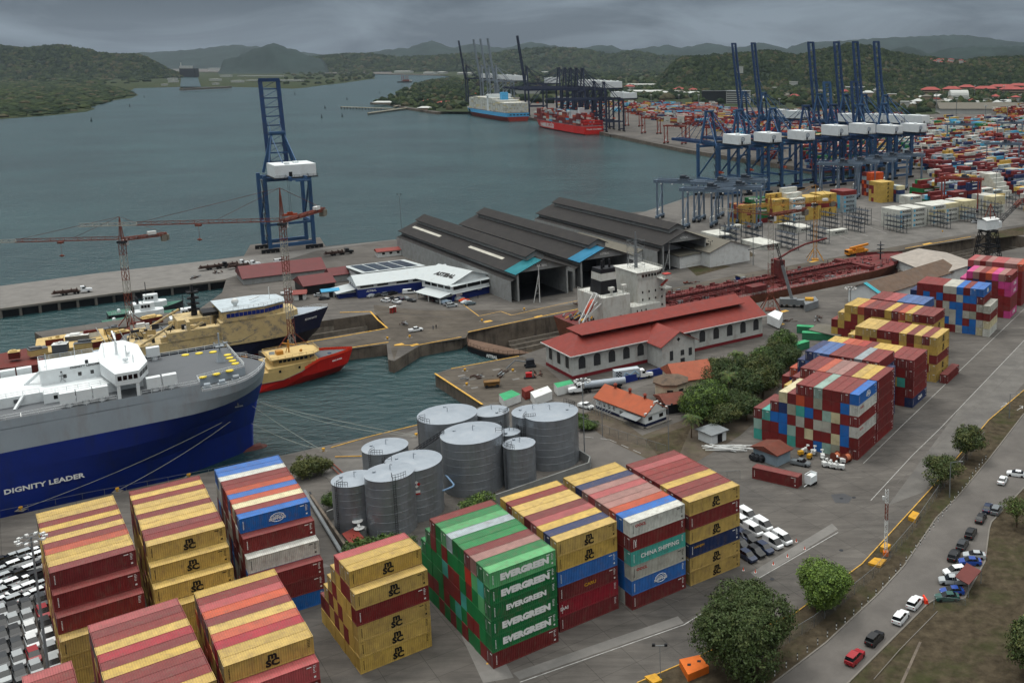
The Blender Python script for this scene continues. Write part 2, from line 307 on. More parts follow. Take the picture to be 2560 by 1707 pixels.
def ridge(name,pts,Y,depth,mat_,nx=160,ny=26,fn=1.,slope=0,z0=-4,front=None,smooth=False,tp=.07,trees=0,tr=(5,9)):
    """a hill range: crest along pts, rolling down toward the water and away behind"""
    xs=[p[0] for p in pts];mb=MB();V=[];front=front or depth
    for i in range(nx+1):
        x=xs[0]+(xs[-1]-xs[0])*i/nx
        k=max(j for j in range(len(pts)-1) if pts[j][0]<=x+1e-6);a,b=pts[k],pts[k+1];t=(x-a[0])/(b[0]-a[0]);t=t*t*(3-2*t)*.6+t*.4
        c=AT(x,a[1]+(b[1]-a[1])*t+(3.2 if trees else 0),Y+slope*(x-xs[0]))
        for j in range(ny+1):
            s=j/ny*2-1;dd=front if s<0 else depth
            h=(math.cos(min(1,abs(s))*math.pi)+1)/2;h=h**1.1;e_=min(1,min(i,nx-i)/(nx*tp));h*=e_*e_*(3-2*e_)
            px=c.x*(1+s*dd/Y);py=c.y+s*dd
            nn=noise.fractal(Vector((px,py,0))*.0022,1,2,4);n2=noise.noise(Vector((px,py,3))*.018)+.7*noise.noise(Vector((px,py,9))*.045)
            z=z0+(c.z-z0)*max(0,h*(1+.35*nn*(1-h)))+n2*fn*3.2*min(1,h*5)
            V.append((px,py,z))
    F=[(i*(ny+1)+j,(i+1)*(ny+1)+j,(i+1)*(ny+1)+j+1,i*(ny+1)+j+1) for i in range(nx) for j in range(ny)]
    mb.quads(V,F);o=mb.ob(name,mat_,struct=True,smooth=True)
    if trees:
        R_=random.Random(nx);t=MB()
        for _ in range(trees):
            i=R_.randrange(nx);j=R_.randrange(int(ny*.62));p=Vector(V[i*(ny+1)+j]).lerp(Vector(V[(i+1)*(ny+1)+j+1]),R_.random());q=Vector(V[(i+1)*(ny+1)+j]);p=p.lerp(q,R_.random()*.5)
            if p.z<z0+2: continue
            r=R_.uniform(*tr);pp,ff=R_.choice(TL);g_=noise.noise(p*.006);t.mt(R_.choices((0,1,2,3),(4,5,3,2) if g_>.05 else (5,2,6,.6))[0]);a=R_.uniform(0,6.28);c_,s_=math.cos(a)*r,math.sin(a)*r
            t.quads([(p.x+x*c_-y*s_,p.y+x*s_+y*c_,p.z-r*.2+r*w) for x,y,w in pp],ff)
        o2=t.ob('woodland',M_LF,smooth=True);o2['kind']='stuff'
    return o
ridge('hills',[(-260,140),(120,135)]+[(336,121),(420,116),(537,104),(600,108),(700,121),(760,128)]+c2((0,385),(450,330),(620,280),(780,330),(900,300),(1130,330),(1300,290),(1600,330),(1820,310),(1950,345),(2250,310))+c3((0,330),(200,295),(400,330),(550,290),(720,330),(850,295),(1000,285),(1500,255),(1900,240),(2352,290),(3000,250)),11500,1800,M_HILL,nx=260,ny=16,fn=5)
ridge('hills',c1((1480,420),(1600,395),(1750,335),(1870,298),(2000,340),(2150,395),(2260,425)),7500,700,M_HILL,nx=60,fn=3)
ridge('hills',[(610,152),(700,134)]+c2((0,375),(200,372),(400,395),(650,385),(900,368),(1000,380),(1150,350),(1350,330),(1550,333),(1700,345),(1850,378),(2000,350),(2200,385))+c3((60,395),(300,410)),8000,1500,M_WOOD,nx=240,ny=24,fn=3.6,front=800,tp=.09,trees=5000,tr=(12,24))
ridge('hills',c3((1350,370),(1450,340),(1550,315),(1700,365),(1850,330),(2000,320),(2200,320),(2352,315),(2800,340)),6500,900,M_HILL,nx=90,fn=3)
ridge('hills',[(-320,125)]+c1((-300,330),(0,315),(150,332),(420,310),(550,335),(700,365),(850,375),(950,380),(1080,428),(1150,445),(1300,470)),5600,800,M_WOOD,front=450,nx=200,ny=30,fn=2.4,tp=.12,trees=5000,tr=(9,16))
ridge('hills',[(1480,150)]+c3((0,395),(100,390),(400,372),(600,350),(800,385),(950,350),(1100,315),(1170,303),(1300,325),(1500,370),(1700,400),(1900,420),(2100,402),(2352,392),(2700,420)),3700,1100,M_WOOD,nx=300,ny=60,fn=1.6,front=950,tp=.1,trees=9000,tr=(6,12))
def wood(name,poly,count,z,rmin=4,rmax=9,seed=1,tall=1.,hole=()):
    """scatter crowns inside a ground outline given in picture-plane ground points"""
    R_=random.Random(seed);P=[G(x,y,z) for x,y in poly];tr=[[P[i] for i in t] for t in tessellate_polygon([P])]
    ar=[((b-a).cross(c-a)).length for a,b,c in tr];mb=MB()
    for _ in range(count):
        a,b,c=R_.choices(tr,ar)[0];u,v=R_.random(),R_.random()
        if u+v>1:u,v=1-u,1-v
        p=a+(b-a)*u+(c-a)*v;r=R_.uniform(rmin,rmax);pp,ff=R_.choice(TP)
        if any((p-h).length<q for h,q in hole): continue
        mb.mt(R_.choices((0,1,2,3),(5,4,4,1.3))[0]);rot=R_.uniform(0,6.28);c_,s_=math.cos(rot),math.sin(rot);h=r*R_.uniform(.8,1.25)*tall
        mb.quads([(p.x+r*(x*c_-y*s_),p.y+r*(x*s_+y*c_),p.z+h*q) for x,y,q in pp],ff)
    o=mb.ob(name,M_LF,smooth=True);o['kind']='stuff';return o
wood('woodland',c1((-100,830),(0,810),(350,785),(600,750),(760,688),(920,650),(880,625),(700,580),(350,560),(0,560),(-100,560)),2300,-4,6,13,2,.4)
wood('woodland',c1((-100,560),(0,560),(350,560),(700,580),(1000,575),(1080,480),(700,500),(0,520)),500,-4,9,20,12,.5)
wood('woodland',c2((200,700),(310,690),(430,625),(560,565),(650,550),(800,535),(1000,640),(1100,700),(830,740),(800,765),(660,770),(480,735)),700,-1,5,9,3)
wood('woodland',c1((1550,470),(1900,455),(2350,470),(2350,570),(2200,583),(2100,598),(2020,600),(1880,560),(2000,520),(1800,490)),420,-3,7,14,5,.7)
wood('woodland',c2((0,470),(120,465),(230,510),(225,538),(0,565)),160,-3,7,13,6,.9)
wood('woodland',[(1060,188),(1100,168),(1240,158),(1560,152),(1560,230),(1300,240),(1100,230)],1500,0,8,16,7,.9)
wood('woodland',[(560,158),(700,152),(900,148),(1300,146),(1500,150),(1240,158),(1100,166),(900,166),(860,166),(700,168)],700,0,16,34,13,.7)
wood('woodland',[(1560,188),(1700,185),(1900,185),(2200,186),(2400,190),(2400,256),(2150,260),(2050,266),(1850,248),(1700,240),(1600,240)],3000,0,6,11,8)
wood('woodland',[(1400,205),(1600,195),(1610,225),(1500,232)],350,0,6,10,9)
# ---------------------------------------------------------------- shipping containers
PAL={'Y':('#b3964a','yellow'),'R':('#70201f','maroon'),'K':('#6b2426','dark maroon'),'O':('#a8482c','orange'),'P':('#984446','faded pink'),'B':('#1a5ea6','blue'),'N':('#1d2f58','navy'),
'W':('#b9bbb4','white'),'w':('#a3a399','grey white'),'G':('#0c6c38','green'),'g':('#4f9a62','pale green'),'T':('#3e958a','teal'),'t':('#87a399','pale teal'),'c':('#bdb592','cream'),
'D':('#8c6660','dusty brown'),'C':('#8e1226','crimson'),'M':('#b03a76','magenta'),'d':('#8a8f80','drab grey'),'b':('#2a78b8','light blue'),'S':('#3c5c8e','steel blue'),'X':('#c8501e','bright orange'),'e':('#8d9aa0','light grey'),'L':('#4aa0c4','sky blue'),'r':('#a32a1e','bright red')}
CL,CW,CH,PIT_R=12.19,2.44,2.84,2.507
M_CON=mat('container_paint',(1,1,1),.6,var=.2,sc=.5,obc=True,rib_shade=.95,fade=.07,stain=.42,ssc=1.1,streak=.45,stcol=(.13,.08,.06),spec=.3)
M_CONST=[];PK=list(PAL)
for k in PK: M_CONST.append(mat('container_'+PAL[k][1].replace(' ','_'),PAL[k][0],.6,var=.2,sc=.25,stain=.3,ssc=.3,stcol=(.1,.06,.05),fade=.05))
M_CONST+=[M_LETK,M_LETW];KI={k:i for i,k in enumerate(PK)};IK,IW=len(PK),len(PK)+1
def corrug(L_,H_,n,y0,y1,ax,mb,z0=.14,inset=.12):
    """trapezoid ribs along one side; ax maps (s,depth,z) to xyz"""
    V=[];st=(L_-2*inset)/n
    prof=[]
    for i in range(n):
        s=inset+i*st;prof+=[(s,0),(s+st*.28,0),(s+st*.5,1),(s+st*.78,1)]
    prof.append((L_-inset,0))
    for s,d in prof:
        V.append(ax(s,d*.05,z0));V.append(ax(s,d*.05,H_-z0))
    mb.quads(V,[(2*i,2*i+2,2*i+3,2*i+1) for i in range(len(prof)-1)])
def container_meshes(L_,tag_):
    b=MB();W_,H_=CW,CH;n=int(L_/.33)
    corrug(L_,H_,n,0,0,lambda s,d,z:(s,.03+d,z),b);corrug(L_,H_,n,0,0,lambda s,d,z:(s,W_-.03-d,z),b)
    corrug(W_,H_,8,0,0,lambda s,d,z:(L_-.03-d,s,z),b)
    # roof ribs
    pr=[];st=(L_-.3)/n;V=[]
    for i in range(n):
        s=.15+i*st;pr+=[(s,0),(s+st*.4,0),(s+st*.5,1),(s+st*.9,1)]
    pr.append((L_-.15,0))
    for s,d in pr: V+= [(s,.06,H_-.03-d*.022),(s,W_-.06,H_-.03-d*.022)]
    b.quads(V,[(2*i,2*i+2,2*i+3,2*i+1) for i in range(len(pr)-1)])
    b.face([(0,0,.05),(0,W_,.05),(L_,W_,.05),(L_,0,.05)])
    for y0,y1 in ((0,.1),(W_-.1,W_)):
        b.box(.1,L_-.1,y0,y1,H_-.11,H_-.01);b.box(.1,L_-.1,y0,y1,0,.16)
    for x0,x1 in ((0,.1),(L_-.1,L_)):
        b.box(x0,x1,.1,W_-.1,H_-.12,H_-.012);b.box(x0,x1,.1,W_-.1,0,.16)
        for y0,y1 in ((0,.12),(W_-.12,W_)): b.box(x0,x1,y0,y1,0,H_)
    body=b.mesh('container_body_'+tag_,[M_CON])
    d=MB();d.box(.035,.06,.1,W_-.1,.16,H_-.12)
    for i in range(1): pass
    d.mt(1)
    for y in (.42,.85,W_-.85,W_-.42): d.tube((.02,y,.2),(.02,y,H_-.2),.022,5)
    d.mt(2).box(.02,.033,.5,.5+.62,H_-.62,H_-.42);d.box(.02,.033,W_-.3,W_-.24,.5,H_-.6)
    door=d.mesh('container_doors_'+tag_,[M_CON,M_GREY,M_LETW])
    e=MB();corrug(W_,H_,8,0,0,lambda s,dd,z:(.03+dd,s,z),e);end=e.mesh('container_end_'+tag_,[M_CON])
    return body,door,end
CM={40:container_meshes(12.19,'long'),20:container_meshes(6.06,'short')}
ALL=[]   # every container as a record; the ones that show largest become objects of their own
def col_of(k,R_):
    c=lin(PAL[k][0]);s=R_.uniform(.86,1.12);g=sum(c)/3;f=R_.uniform(0,.12)
    return tuple(min(1,(x*(1-f)+g*f)*s) for x in c)+(1,)
LOGO={'m':('m\nSC',1.15,'k',.05),'E':('EVERGREEN',1.2,'w',.075),'e':('EVERGREEN',1.0,'w',.06),'o':('OOCL',.6,'r',.03),'s':('CHINA SHIPPING',.95,'w',.02),'c':('COSCO\nSHIPPING',.5,'w',.03),'u':('U\nE\nS',.5,'w',.03),'a':('CARU',.65,'y',.03),'d':('DAI',.7,'w',.02),'h':('HANJIN',.5,'y',.02),
'z':('MAERSK',1.45,'k',.02),'n':('ONE',1.5,'w',.03),'v':('CMA',1.2,'w',.03),'A':('ASTIBAL',1,'w',0)}
def text_for(k):
    s,sz,c,b=LOGO[k];m={'k':M_LETK,'w':M_LETW,'r':M_LETR,'y':M_YEL}[c]
    return text_mesh(s,sz*1.25,m,.006,b,.95 if k=='s' else 1.12)
def block(desc,x,y,yaw,heights,cells,front='',logos='',pal='RRKRYON',seed=0,L_=12.19,tops='',endc=None,pitch=PIT_R,z0=0,H_=2.87,far=False,right=True,group=None):
    """rows go back from row 0; cells[row] may give end colours from the top tier down"""
    R_=random.Random(seed);a=Vector((math.cos(yaw),math.sin(yaw),0));n_=Vector((-math.sin(yaw),math.cos(yaw),0))
    N_=len(heights)
    for r,h in enumerate(heights):
        for t in range(h):
            ks=None
            if endc and r<len(endc) and t<len(endc[r]): ks=endc[r][t]
            else:
                ks=R_.choice(pal)
            lg=None
            hp=heights[r-1] if r else 0;hn=heights[r+1] if r+1<N_ else 0
            exp_front=t>=hp;top=t==h-1
            if r==0 and front and t<len(front): ks=front[t]
            if top and tops and r<len(tops): ks=tops[r]
            if exp_front and not(r==0 and front):
                lg={'Y':'m','G':'E','B':'c'}.get(ks)
            if r==0 and logos and t<len(logos): lg=logos[t] if logos[t]!='.' else None
            jl=R_.uniform(-.05,.05)
            p=Vector((x,y,z0))+n_*(r*pitch)+a*jl
            ALL.append(dict(p=Vector((p.x,p.y,z0+t*H_)),yaw=yaw,k=ks,lg=lg,L=L_,seed=R_.random(),d=desc,r=r,t=t,h=h,top=top,front=exp_front,hid=not(top or exp_front or (not right and 0)),endv=True,N=N_,far=far,group=group or 'containers of '+desc))
# blocks along the near quay, left to right
def o_of(b,r): return b
pit=PIT_R
def shift(p,yaw,rows): return (p[0]+math.sin(yaw)*rows*pit,p[1]-math.cos(yaw)*rows*pit)
yA=.69;o=shift((-114.2,147.6),yA,3)
block('the stack beside the parked new cars',*o,yA,[3,4,5]+[6]*11,None,tops='YRR'[::1]+'KYYORYKYRYY',seed=1,pal='YYRYR',endc=None)
yB=.655;o=shift((-103.5,156.3),yB,3)
block('the stack under the big ship hull',*o,yB,[3,4,5]+[6]*11,None,tops='YYY'+'YRKYYKYYRYR',seed=2,pal='YYRYR')
yC=.64;o=shift((-92.6,166.3),yC,3)
block('the stack next to the storage tanks',*o,yC,[3,4,5]+[6]*11,None,tops='KWR'+'BRcOBORRWBB',seed=3,pal='KRRBWw',front='BKK',logos='...')
yH=.695;hx=Vector((-101.4,137.4,0));hn=Vector((-math.sin(yH),math.cos(yH),0));o=hx-hn*11*pit
block('the stack at the lower left corner',o.x,o.y,yH,[5]*11,None,tops='YRKRYKCYRKPK'[:11],seed=4,pal='RRKYR')
yI=.66;o=(-74.9,126.9);block('the stack in front of the ship berth',*shift(o,yI,1),yI,[4]+[5]*10,None,tops='P'+'YYCOYKOPRY',front='YKRP',logos='....',seed=5,pal='RRKYO')
yJ=.7;o=(-103.0-1.2,128.5-1.4);block('the low stack of short maroon containers',*shift(o,yJ,3),yJ,[4]*4,None,tops='YRRP',seed=6,L_=6.06,pal='RK')
block('the yellow stack before the green stack',-63.44,145.82,.7009,[5,6,6,6,5,4,3,2],None,front='YYYRY',logos='mmm.m',tops='YYYPYYYR',seed=7,pal='YYRYY',endc=['YYYRY','YYYYRY','YRYYRY','YYRYYP','YRYRY','YYRY','YRY','YR'])
EE=['RGGGGg','RGGgTG','GRGGgD','GRGRrK','RGTGGg','GTRRGG','KGKRGe','GRKTRg','RGGGGg','GKGGKR','GRGGG','RGGG','GGR','GG']
block('the green stack',-41.79,147.15,.6907,[6]*10+[5,4,3],None,front='RGGGGg',logos='.EEeEE',tops='gGDKGGegGR'+'GGG',seed=8,endc=EE)
block('the stack right of the green stack',-32.68,157.47,.6836,[6]*9,None,front='KCKBYY',logos='.da.mm',tops='YNYPKYYRY',seed=9,pal='RRKNY')
block('the stack with the grey white front corner',-20.62,164.4,.6829,[6]*10,None,front='KBwTRw',logos='.cosuo',tops='WBODDPDNYY',seed=10,pal='RRKNB',endc=['KBwTRw','WBBRRB'])
block('the stack beside the parked vans',-10.34,172.62,.6763,[6]*9,None,front='YYNYRY',logos='mmhm.m',tops='YRRYKRRPR',seed=11,pal='RRKKN')
Y2=1.0535
RR=['RRWRWB','RBBRBR','dcRcRR','tRwtRR','BRwRdt','RcRBRR','RRwTOR','TtRdK','RBBNc','RRBR','RRT','tRR']
RR=['RRWRWB','RBBRBR','dcRcRR','tRwtRR','BRwRdt','RcRBRR','RRwTOR','TtRdK','RBBNc','RRBR','RRT','TtR']
block('the checkered stack by the trees',28.79,231.49,Y2,[6]*7+[5,5,4,3,3],None,endc=RR,tops='BRRRtRR'+'KcRTR',front='RRWRWB',logos='..o.oc',seed=12)
p=Vector((28.79,231.49,0))+Vector((math.cos(Y2),math.sin(Y2),0))*12.6
block('the bay behind the checkered stack',p.x,p.y,Y2,[6]*9+[5,4],None,tops='RYYRDDOKRKY',front='RRRRRR',logos='......',seed=13)
block('the narrow stack topped yellow',38.1,248.3,Y2,[5,5],None,front='RRRRY',logos='....m',seed=14,L_=6.06,pal='R')
block('the navy stack',42.6-5.5,262.8-9.5,Y2,[5],None,front='NNNNN',logos='vvvv.',seed=15)
block('the blue and maroon stack',37.4,257.7,Y2,[6]*9+[5,4,3],None,tops='RReRRRSSN'+'NOR',endc=['RRRRNR','RRRRRR','NNNNNe','RRRRPR','RRRROR','RRRRPR','NNNNNN','NNNNSS','NNNNSN','NNNNN'],front='NRRRNR',logos='....v.',seed=16,pal='RNRN')
block('the tall maroon ended stack',49.0,268.3,Y2,[5]*12,None,tops='RRRYYYKrOOYY',front='NRRRR',logos='v....',endc=['NRRRR','RRTRR','RRYRR'],seed=17,pal='RYRR')
block('the yellow and maroon stack with black logos',60.2,290.6,Y2,[5]*9+[5,5,4,3],None,tops='YRYRYRRRYYY'+'YY',front='YYRYY',logos='mm.mm',endc=['YYRYY','YRYYR','YRYYY','YRYRR','YYYYY','YYYRR'],seed=18,pal='YYRR')
block('the striped stack behind the yellow one',64.0,316.0,Y2,[5]*13+[4,3],None,tops='RRKYOKYKRKOYY'+'YR',seed=19,pal='YRYR')
block('the slate topped stack',63.5,332.0,Y2,[5]*8,None,tops='SSSSPPRR',seed=20,pal='RNR')
block('the blue and white checkered stack',87.2,342.0,1.09,[6]*10+[5],None,tops='BBRBwwRRRR'+'N',endc=['WcwWRB','BBdRBRB','BRwRBRR','wBBBwwB','RwwBRw','RBwwRw','RRwRBR'],front='cWRwRB',logos='.....c',seed=21,pal='RRRBw')
block('the lone front row of the checkered stack',88.7+.6,340.2,1.09,[4],None,front='WcRw',logos='....',seed=22)
block('the magenta stack',103.6,365.2,1.09,[6]*7+[5],None,tops='RDMORDM'+'M',endc=['MRRMMR','RRRCMR','RNRRRM'],front='MRRMMR',logos='n..nn.',seed=23,pal='RRNR')
block('the far stack behind the magenta one',113.5,384.5,1.09,[6]*9,None,tops='ODDPPDRDP',seed=24,pal='RNR')
block('the low row by the road',63.4,289.2,Y2,[1],None,front='R',seed=25)
# ---------------------------------------------------------------- ships
def hull(st,mats,name,parent,bands,deckmat=None,deck=True,close_stern=True):
    """st: stations (x,[(half breadth,z)...] keel to deck); bands: material per strip"""
    mb=MB();n=len(st[0][1]);V=[]
    for x,pr in st:
        for q in pr: V.append((q[2] if len(q)>2 else x,-q[0],q[1]))
        for q in pr: V.append((q[2] if len(q)>2 else x,q[0],q[1]))
    i0=0
    for k in range(n-1):
        mb.mt(bands[k]);F=[]
        for i in range(len(st)-1):
            a=i*2*n+k;b=(i+1)*2*n+k
            F.append((a,b,b+1,a+1));F.append((a+n+1,b+n+1,b+n,a+n))
        if close_stern: F.append((k+1,k+1+n,k+n,k)[::-1])
        used=sorted(set(j for f in F for j in f));ix={j:m for m,j in enumerate(used)}
        mb.quads([V[j] for j in used],[tuple(ix[j] for j in f) for f in F])
    if deck:
        mb.mt(deckmat)
        for i in range(len(st)-1):
            a=i*2*n+n-1;b=(i+1)*2*n+n-1
            mb.face([V[a],V[b],V[b+n],V[a+n]])
    return mb.ob(name,mats,parent)
def rail(mb,pts,h=1.05,sp=2.,r=.04,bars=2):
    for a,b in zip(pts,pts[1:]):
        a=Vector(a);b=Vector(b);l=(b-a).length;n=max(1,int(l/sp))
        for k in range(bars): mb.beam(a+Vector((0,0,h*(k+1)/bars)),b+Vector((0,0,h*(k+1)/bars)),r*2)
        for i in range(n+1): p=a+(b-a)*i/n;mb.beam(p,p+Vector((0,0,h)),r*2)
def windows(mb,a,b,z0,z1,n,gap=.3,off=.05,nrm=None):
    a=Vector(a);b=Vector(b);d=(b-a);w=d.length/n;u=d.normalized();nv=nrm or Vector((u.y,-u.x,0))
    for i in range(n):
        p=a+u*(i*w+gap/2)+nv*off;q=a+u*((i+1)*w-gap/2)+nv*off
        mb.face([(p.x,p.y,z0),(q.x,q.y,z0),(q.x,q.y,z1),(p.x,p.y,z1)])
M_NAVY=mat('ship_blue','#0a2470',.5,var=.14,sc=.15,stain=.5,ssc=.25,streak=.25,stcol=(.012,.02,.06))
M_LGREY=mat('ship_grey','#8e98a0',.5,var=.06,sc=.1,stain=.5,ssc=.3,streak=.25,stcol=(.22,.21,.2))
M_DGREY=mat('deck_grey','#54585c',.7,var=.15,sc=.2,stain=.3,ssc=.2,stcol=(.06,.06,.065))
M_SWHITE=mat('ship_white','#d0d6d8',.45,var=.05,stain=.25,ssc=.3,stcol=(.35,.35,.34))
M_BOOT=mat('boot_red','#5a1a12',.7,stain=.5,ssc=.5)
M_DYEL=mat('disc_yellow','#d0b93a',.6,var=.05)
q0=G(0,1190);qd=Vector((.788,.616,0));qn=Vector((-.616,.788,0));QA=math.atan2(.616,.788)
RL=lambda a,b,z:(a,b-19,z)
o=q0+qn*19
T=thing('car_carrier','huge blue and grey car carrier ship with white deckhouse moored at the near quay','ship',(o.x,o.y,0),QA)
st=[]
lv=[(-7,55,62,2.),(-4.4,55,60,2.),(3,55.5,52,2.1),(9,57,38,2.3),(13.8,58.6,25,2.8),(17,59.4,19,3.2),(19.2,59.8,17.5,3.3)]
for a in [-138,-120,-80,-40,-20,-10,0,8,15,21,27,32,36,40,44,47,50,52.5,54.5,56,57.3,58.3,59,59.5,59.8]:
    pr=[]
    for z,ae,Le,p in lv:
        t=max(0,min(1,(ae-a)/Le));hb=16*(1-(1-t)**p)
        pr.append((hb,z,min(a,ae)))
    st.append((a,pr))
hull(st,[M_NAVY,M_LGREY,M_BOOT,M_DGREY],'hull',T,[2,0,0,0,1,1],3)
T.children[0].data.polygons.foreach_set('use_smooth',[abs(p.normal.z)<.9 for p in T.children[0].data.polygons])
# upper side plating and weather deck up to a=41.7, then the raised foredeck set in from the rail
up=MB();n=[(-138,-16),(41.7,-16),(41.7,-11.4),(53.3,-8),(53.3,14.5),(50,15.6),(41,16),(-138,16)]
up.mt(0).prism(n,19.0,21.2,top=False,bot=False).mt(1).face([(x,y,21.2) for x,y in n]);up.ob('weather_deck',[M_LGREY,M_DGREY],T)
op=MB();op.mt(0)
for i,a in enumerate((42.6,46.2,49.8)):
    p=Vector((a,-11.15+(a-41.7)*.293,0));q=Vector((a+3,-11.15+(a+3-41.7)*.293,0));nv=Vector((.28,-.96,0))*.12
    op.face([p+nv+Vector((0,0,19.35)),q+nv+Vector((0,0,19.35)),q+nv+Vector((0,0,20.8)),p+nv+Vector((0,0,20.8))])
op.ob('mooring_openings',[M_BLACK],T)
for x,y in ((43.5,-13.3),(47,-12.6),(50.5,-10.8)):
    mk_=MB();mk_.tube((x-.7,y,19.9),(x+.7,y,19.9),.55,10);mk_.box(x-1,x+1,y-.6,y+.6,19.2,19.5);mk_.ob('mooring_winch',[M_LGREY],T)
lh=MB();lh.box(-70,10.6,-6.6,12,21.2,23.5).box(10.6,24.9,-9,11,21.2,23.5);lh.ob('lower_deckhouse',[M_SWHITE],T)
uh=MB();uh.box(10.6,24.5,-1.6,9,23.5,27.2);uh.ob('deckhouse',[M_SWHITE],T)
br=MB();P=[(24.4,-16),(29.2,-16),(31.8,-9),(31.8,9),(29.2,16),(24.4,16),(22.5,4),(22.5,-4)]
br.prism(P,24.4,27.4).mt(0)
for y0,y1 in ((-15.95,-15.3),(15.3,15.95)): br.box(24.5,25.2,y0,y1,19.5,24.4);br.box(28.4,29.1,y0,y1,19.5,24.4)
br.box(24.9,30.5,-8.6,8.6,21.2,24.4)
br.ob('bridge',[M_SWHITE],T)
w=MB();windows(w,(24.7,-16,0),(29,-16,0),25.6,26.7,4,.25);windows(w,(29.3,-15.8,0),(31.7,-9.2,0),25.6,26.7,3,.3);windows(w,(31.8,-9,0),(31.8,9,0),25.6,26.7,9,.3)
for a in (15,18,20.5): w.face([(a,-1.65,24.6),(a+.7,-1.65,24.6),(a+.7,-1.65,25.5),(a,-1.65,25.5)])
for a in (12.5,14,16,18.2,20,22): w.face([(a,-9.05,22),(a+.8,-9.05,22),(a+.8,-9.05,22.9),(a,-9.05,22.9)])
w.ob('glazing',[M_GLASS],T)
mk('lettering',text_mesh('DIGNITY LEADER',1.55,M_LETW,.02,.03,1.25),T,(8.7,-16.06,4.6))
mk('lettering',text_mesh('DIGNITY LEADER',.7,M_LETK,.02,.02,1.1),T,(19.5,-1.66,26.85))
def vbox(x,y):
    v=MB();v.box(x,x+3,y-.9,y+.9,22.2,24.7);b=v.ob('vent_housing',[M_SWHITE],T);g_=MB();g_.tube((x+1.7,y,21.2),(x+1.7,y,22.2),.75,12);g_.ob('vent_trunk',[M_SWHITE],b)
for x in (13.4,16.6,19.8,30.6,34,-1,-14,-18): vbox(x,-14.3)
for x in (3,6.3,-8,-22,34): vbox(x,14.3)
vd=[(42.8,32.2),(46,31.6),(49.2,30.5),(51.8,25),(51.7,21.7),(51.8,18.5),(51.9,15.4),(49.5,9.8),(46.3,8.9),(43.1,8.4)]
for a,b in vd:
    v=MB();v.prism([(a+math.cos(t)*.95*(1 if i%2 else .86),b-19+math.sin(t)*.95*(1 if i%2 else .86)) for i,t in enumerate([2*math.pi*k/24 for k in range(24)])],21.2,21.45);v.ob('deck_vent',[M_DYEL],T)
m=MB();P=[(48.3,.4),(50.3,.4),(50.3,2.4),(48.3,2.4)];m.quads([(x,y,21.2) for x,y in P]+[(49.1,1.2,24.2),(49.5,1.2,24.2),(49.5,1.6,24.2),(49.1,1.6,24.2)],[(0,1,5,4),(1,2,6,5),(2,3,7,6),(3,0,4,7)])
m.tube((49.3,1.4,24),(49.3,1.4,29),.18,8).box(48.2,50.4,.4,2.4,25.4,25.5);rail(m,[(48.2,.4,25.5),(50.4,.4,25.5),(50.4,2.4,25.5),(48.2,2.4,25.5),(48.2,.4,25.5)],.8,1);m.tube((50.4,1.4,26),(51.4,1.4,26.2),.3,8,.1)
m.ob('foremast',[M_LGREY],T)
m=MB();m.tube((26.5,2,27.4),(26.5,2,33),.3,8,.15).beam((26.5,-1.5,31),(26.5,5.5,31),.2).beam((26.2,-2.5,32.3),(26.2,5,32.8),.35).tube((28,-4,27.4),(28,-4,31),.12,6).ball((27.5,-7,28.2),.6).ball((28.6,-1,28.1),.5).tube((29,-8,27.4),(29,-8,29.3),.1,6)
for q in ((23.8,1,27.4),(12,-1,27.2),(18,4,27.2)): m.tube(q,(q[0],q[1],q[2]+4),.06,5)
m.mt(1).tube((20,-.9,26.9),(20,-.9,28),.35,8);m.ob('radar_mast',[M_SWHITE,M_DARK],T)
ln=MB()
for k in range(-3,2): ln.beam((k*6.0,-15.4,21.22),(k*6.0,-12.6,21.22),.12,.02)
ln.ob('marking',[M_LETW],T)
r=MB()
rail(r,[(-60,-15.85,21.2),(24.3,-15.85,21.2)],1.1,3);rail(r,[(29.3,-15.85,21.2),(41.7,-15.8,21.2),(41.7,-11.6,21.2),(53.2,-8.1,21.2),(53.2,14.4,21.2),(50,15.5,21.2),(33,15.9,21.2)],1.1,2)
rl=[]
for a in (42,46,50,53,55.5,57.5,58.8,59.5):
    t=min(1,(59.8-a)/17.5);rl.append((a,-16*(1-(1-t)**3.3)+.15,19.2))
rail(r,rl+[(x,-y,z) for x,y,z in rl[::-1]],1.1,2)
rail(r,[(10.7,-8.9,23.5),(24,-8.9,23.5)],1,2);rail(r,[(10.7,-1.5,27.2),(10.7,8.9,27.2),(22,8.9,27.2)],1,2);rail(r,[(-40,-6.5,23.5),(10,-6.5,23.5)],1,3)
r.beam((7,-6.4,23.5),(5,-9.4,21.2),.5).beam((12,2,27.2),(7.5,2,23.5),.6)
r.ob('railing',[M_SWHITE],T)
ac=MB()
for a in range(-60,10,5): ac.box(a,a+1.2,-6.75,-6.6,22,22.8)
ac.ob('wall_vents',[M_DGREY],T)
blb=MB();blb.ball((57,0,-5.0),1.9,14,8,.75);blb.tube((46,0,-5.8),(57,0,-5.1),2.0,12);blb.ob('bulbous_bow',[mat('bulb_rust','#4a1c14',.7,stain=.5,ssc=.6)],T)
an=MB();an.beam((50.5,-8.6,13),(51,-8.3,11),.35).beam((50,-8.6,11.2),(52,-8,11),.3);an.ob('anchor',[M_GREY],T)
# silhouettes painted on the deckhouse: a small walking figure emblem
em=MB();em.beam((14.5,-1.66,24.2),(14.9,-1.66,25.9),.35,.04).beam((14.2,-1.66,25.3),(15.4,-1.66,25.2),.2,.04).ball((14.7,-1.66,26.2),.2).beam((14.3,-1.68,23.8),(14.6,-1.68,24.5),.2,.04).beam((15.4,-1.68,23.8),(14.8,-1.68,24.5),.2,.04);em.ob('painted_emblem',[M_LETK],T)
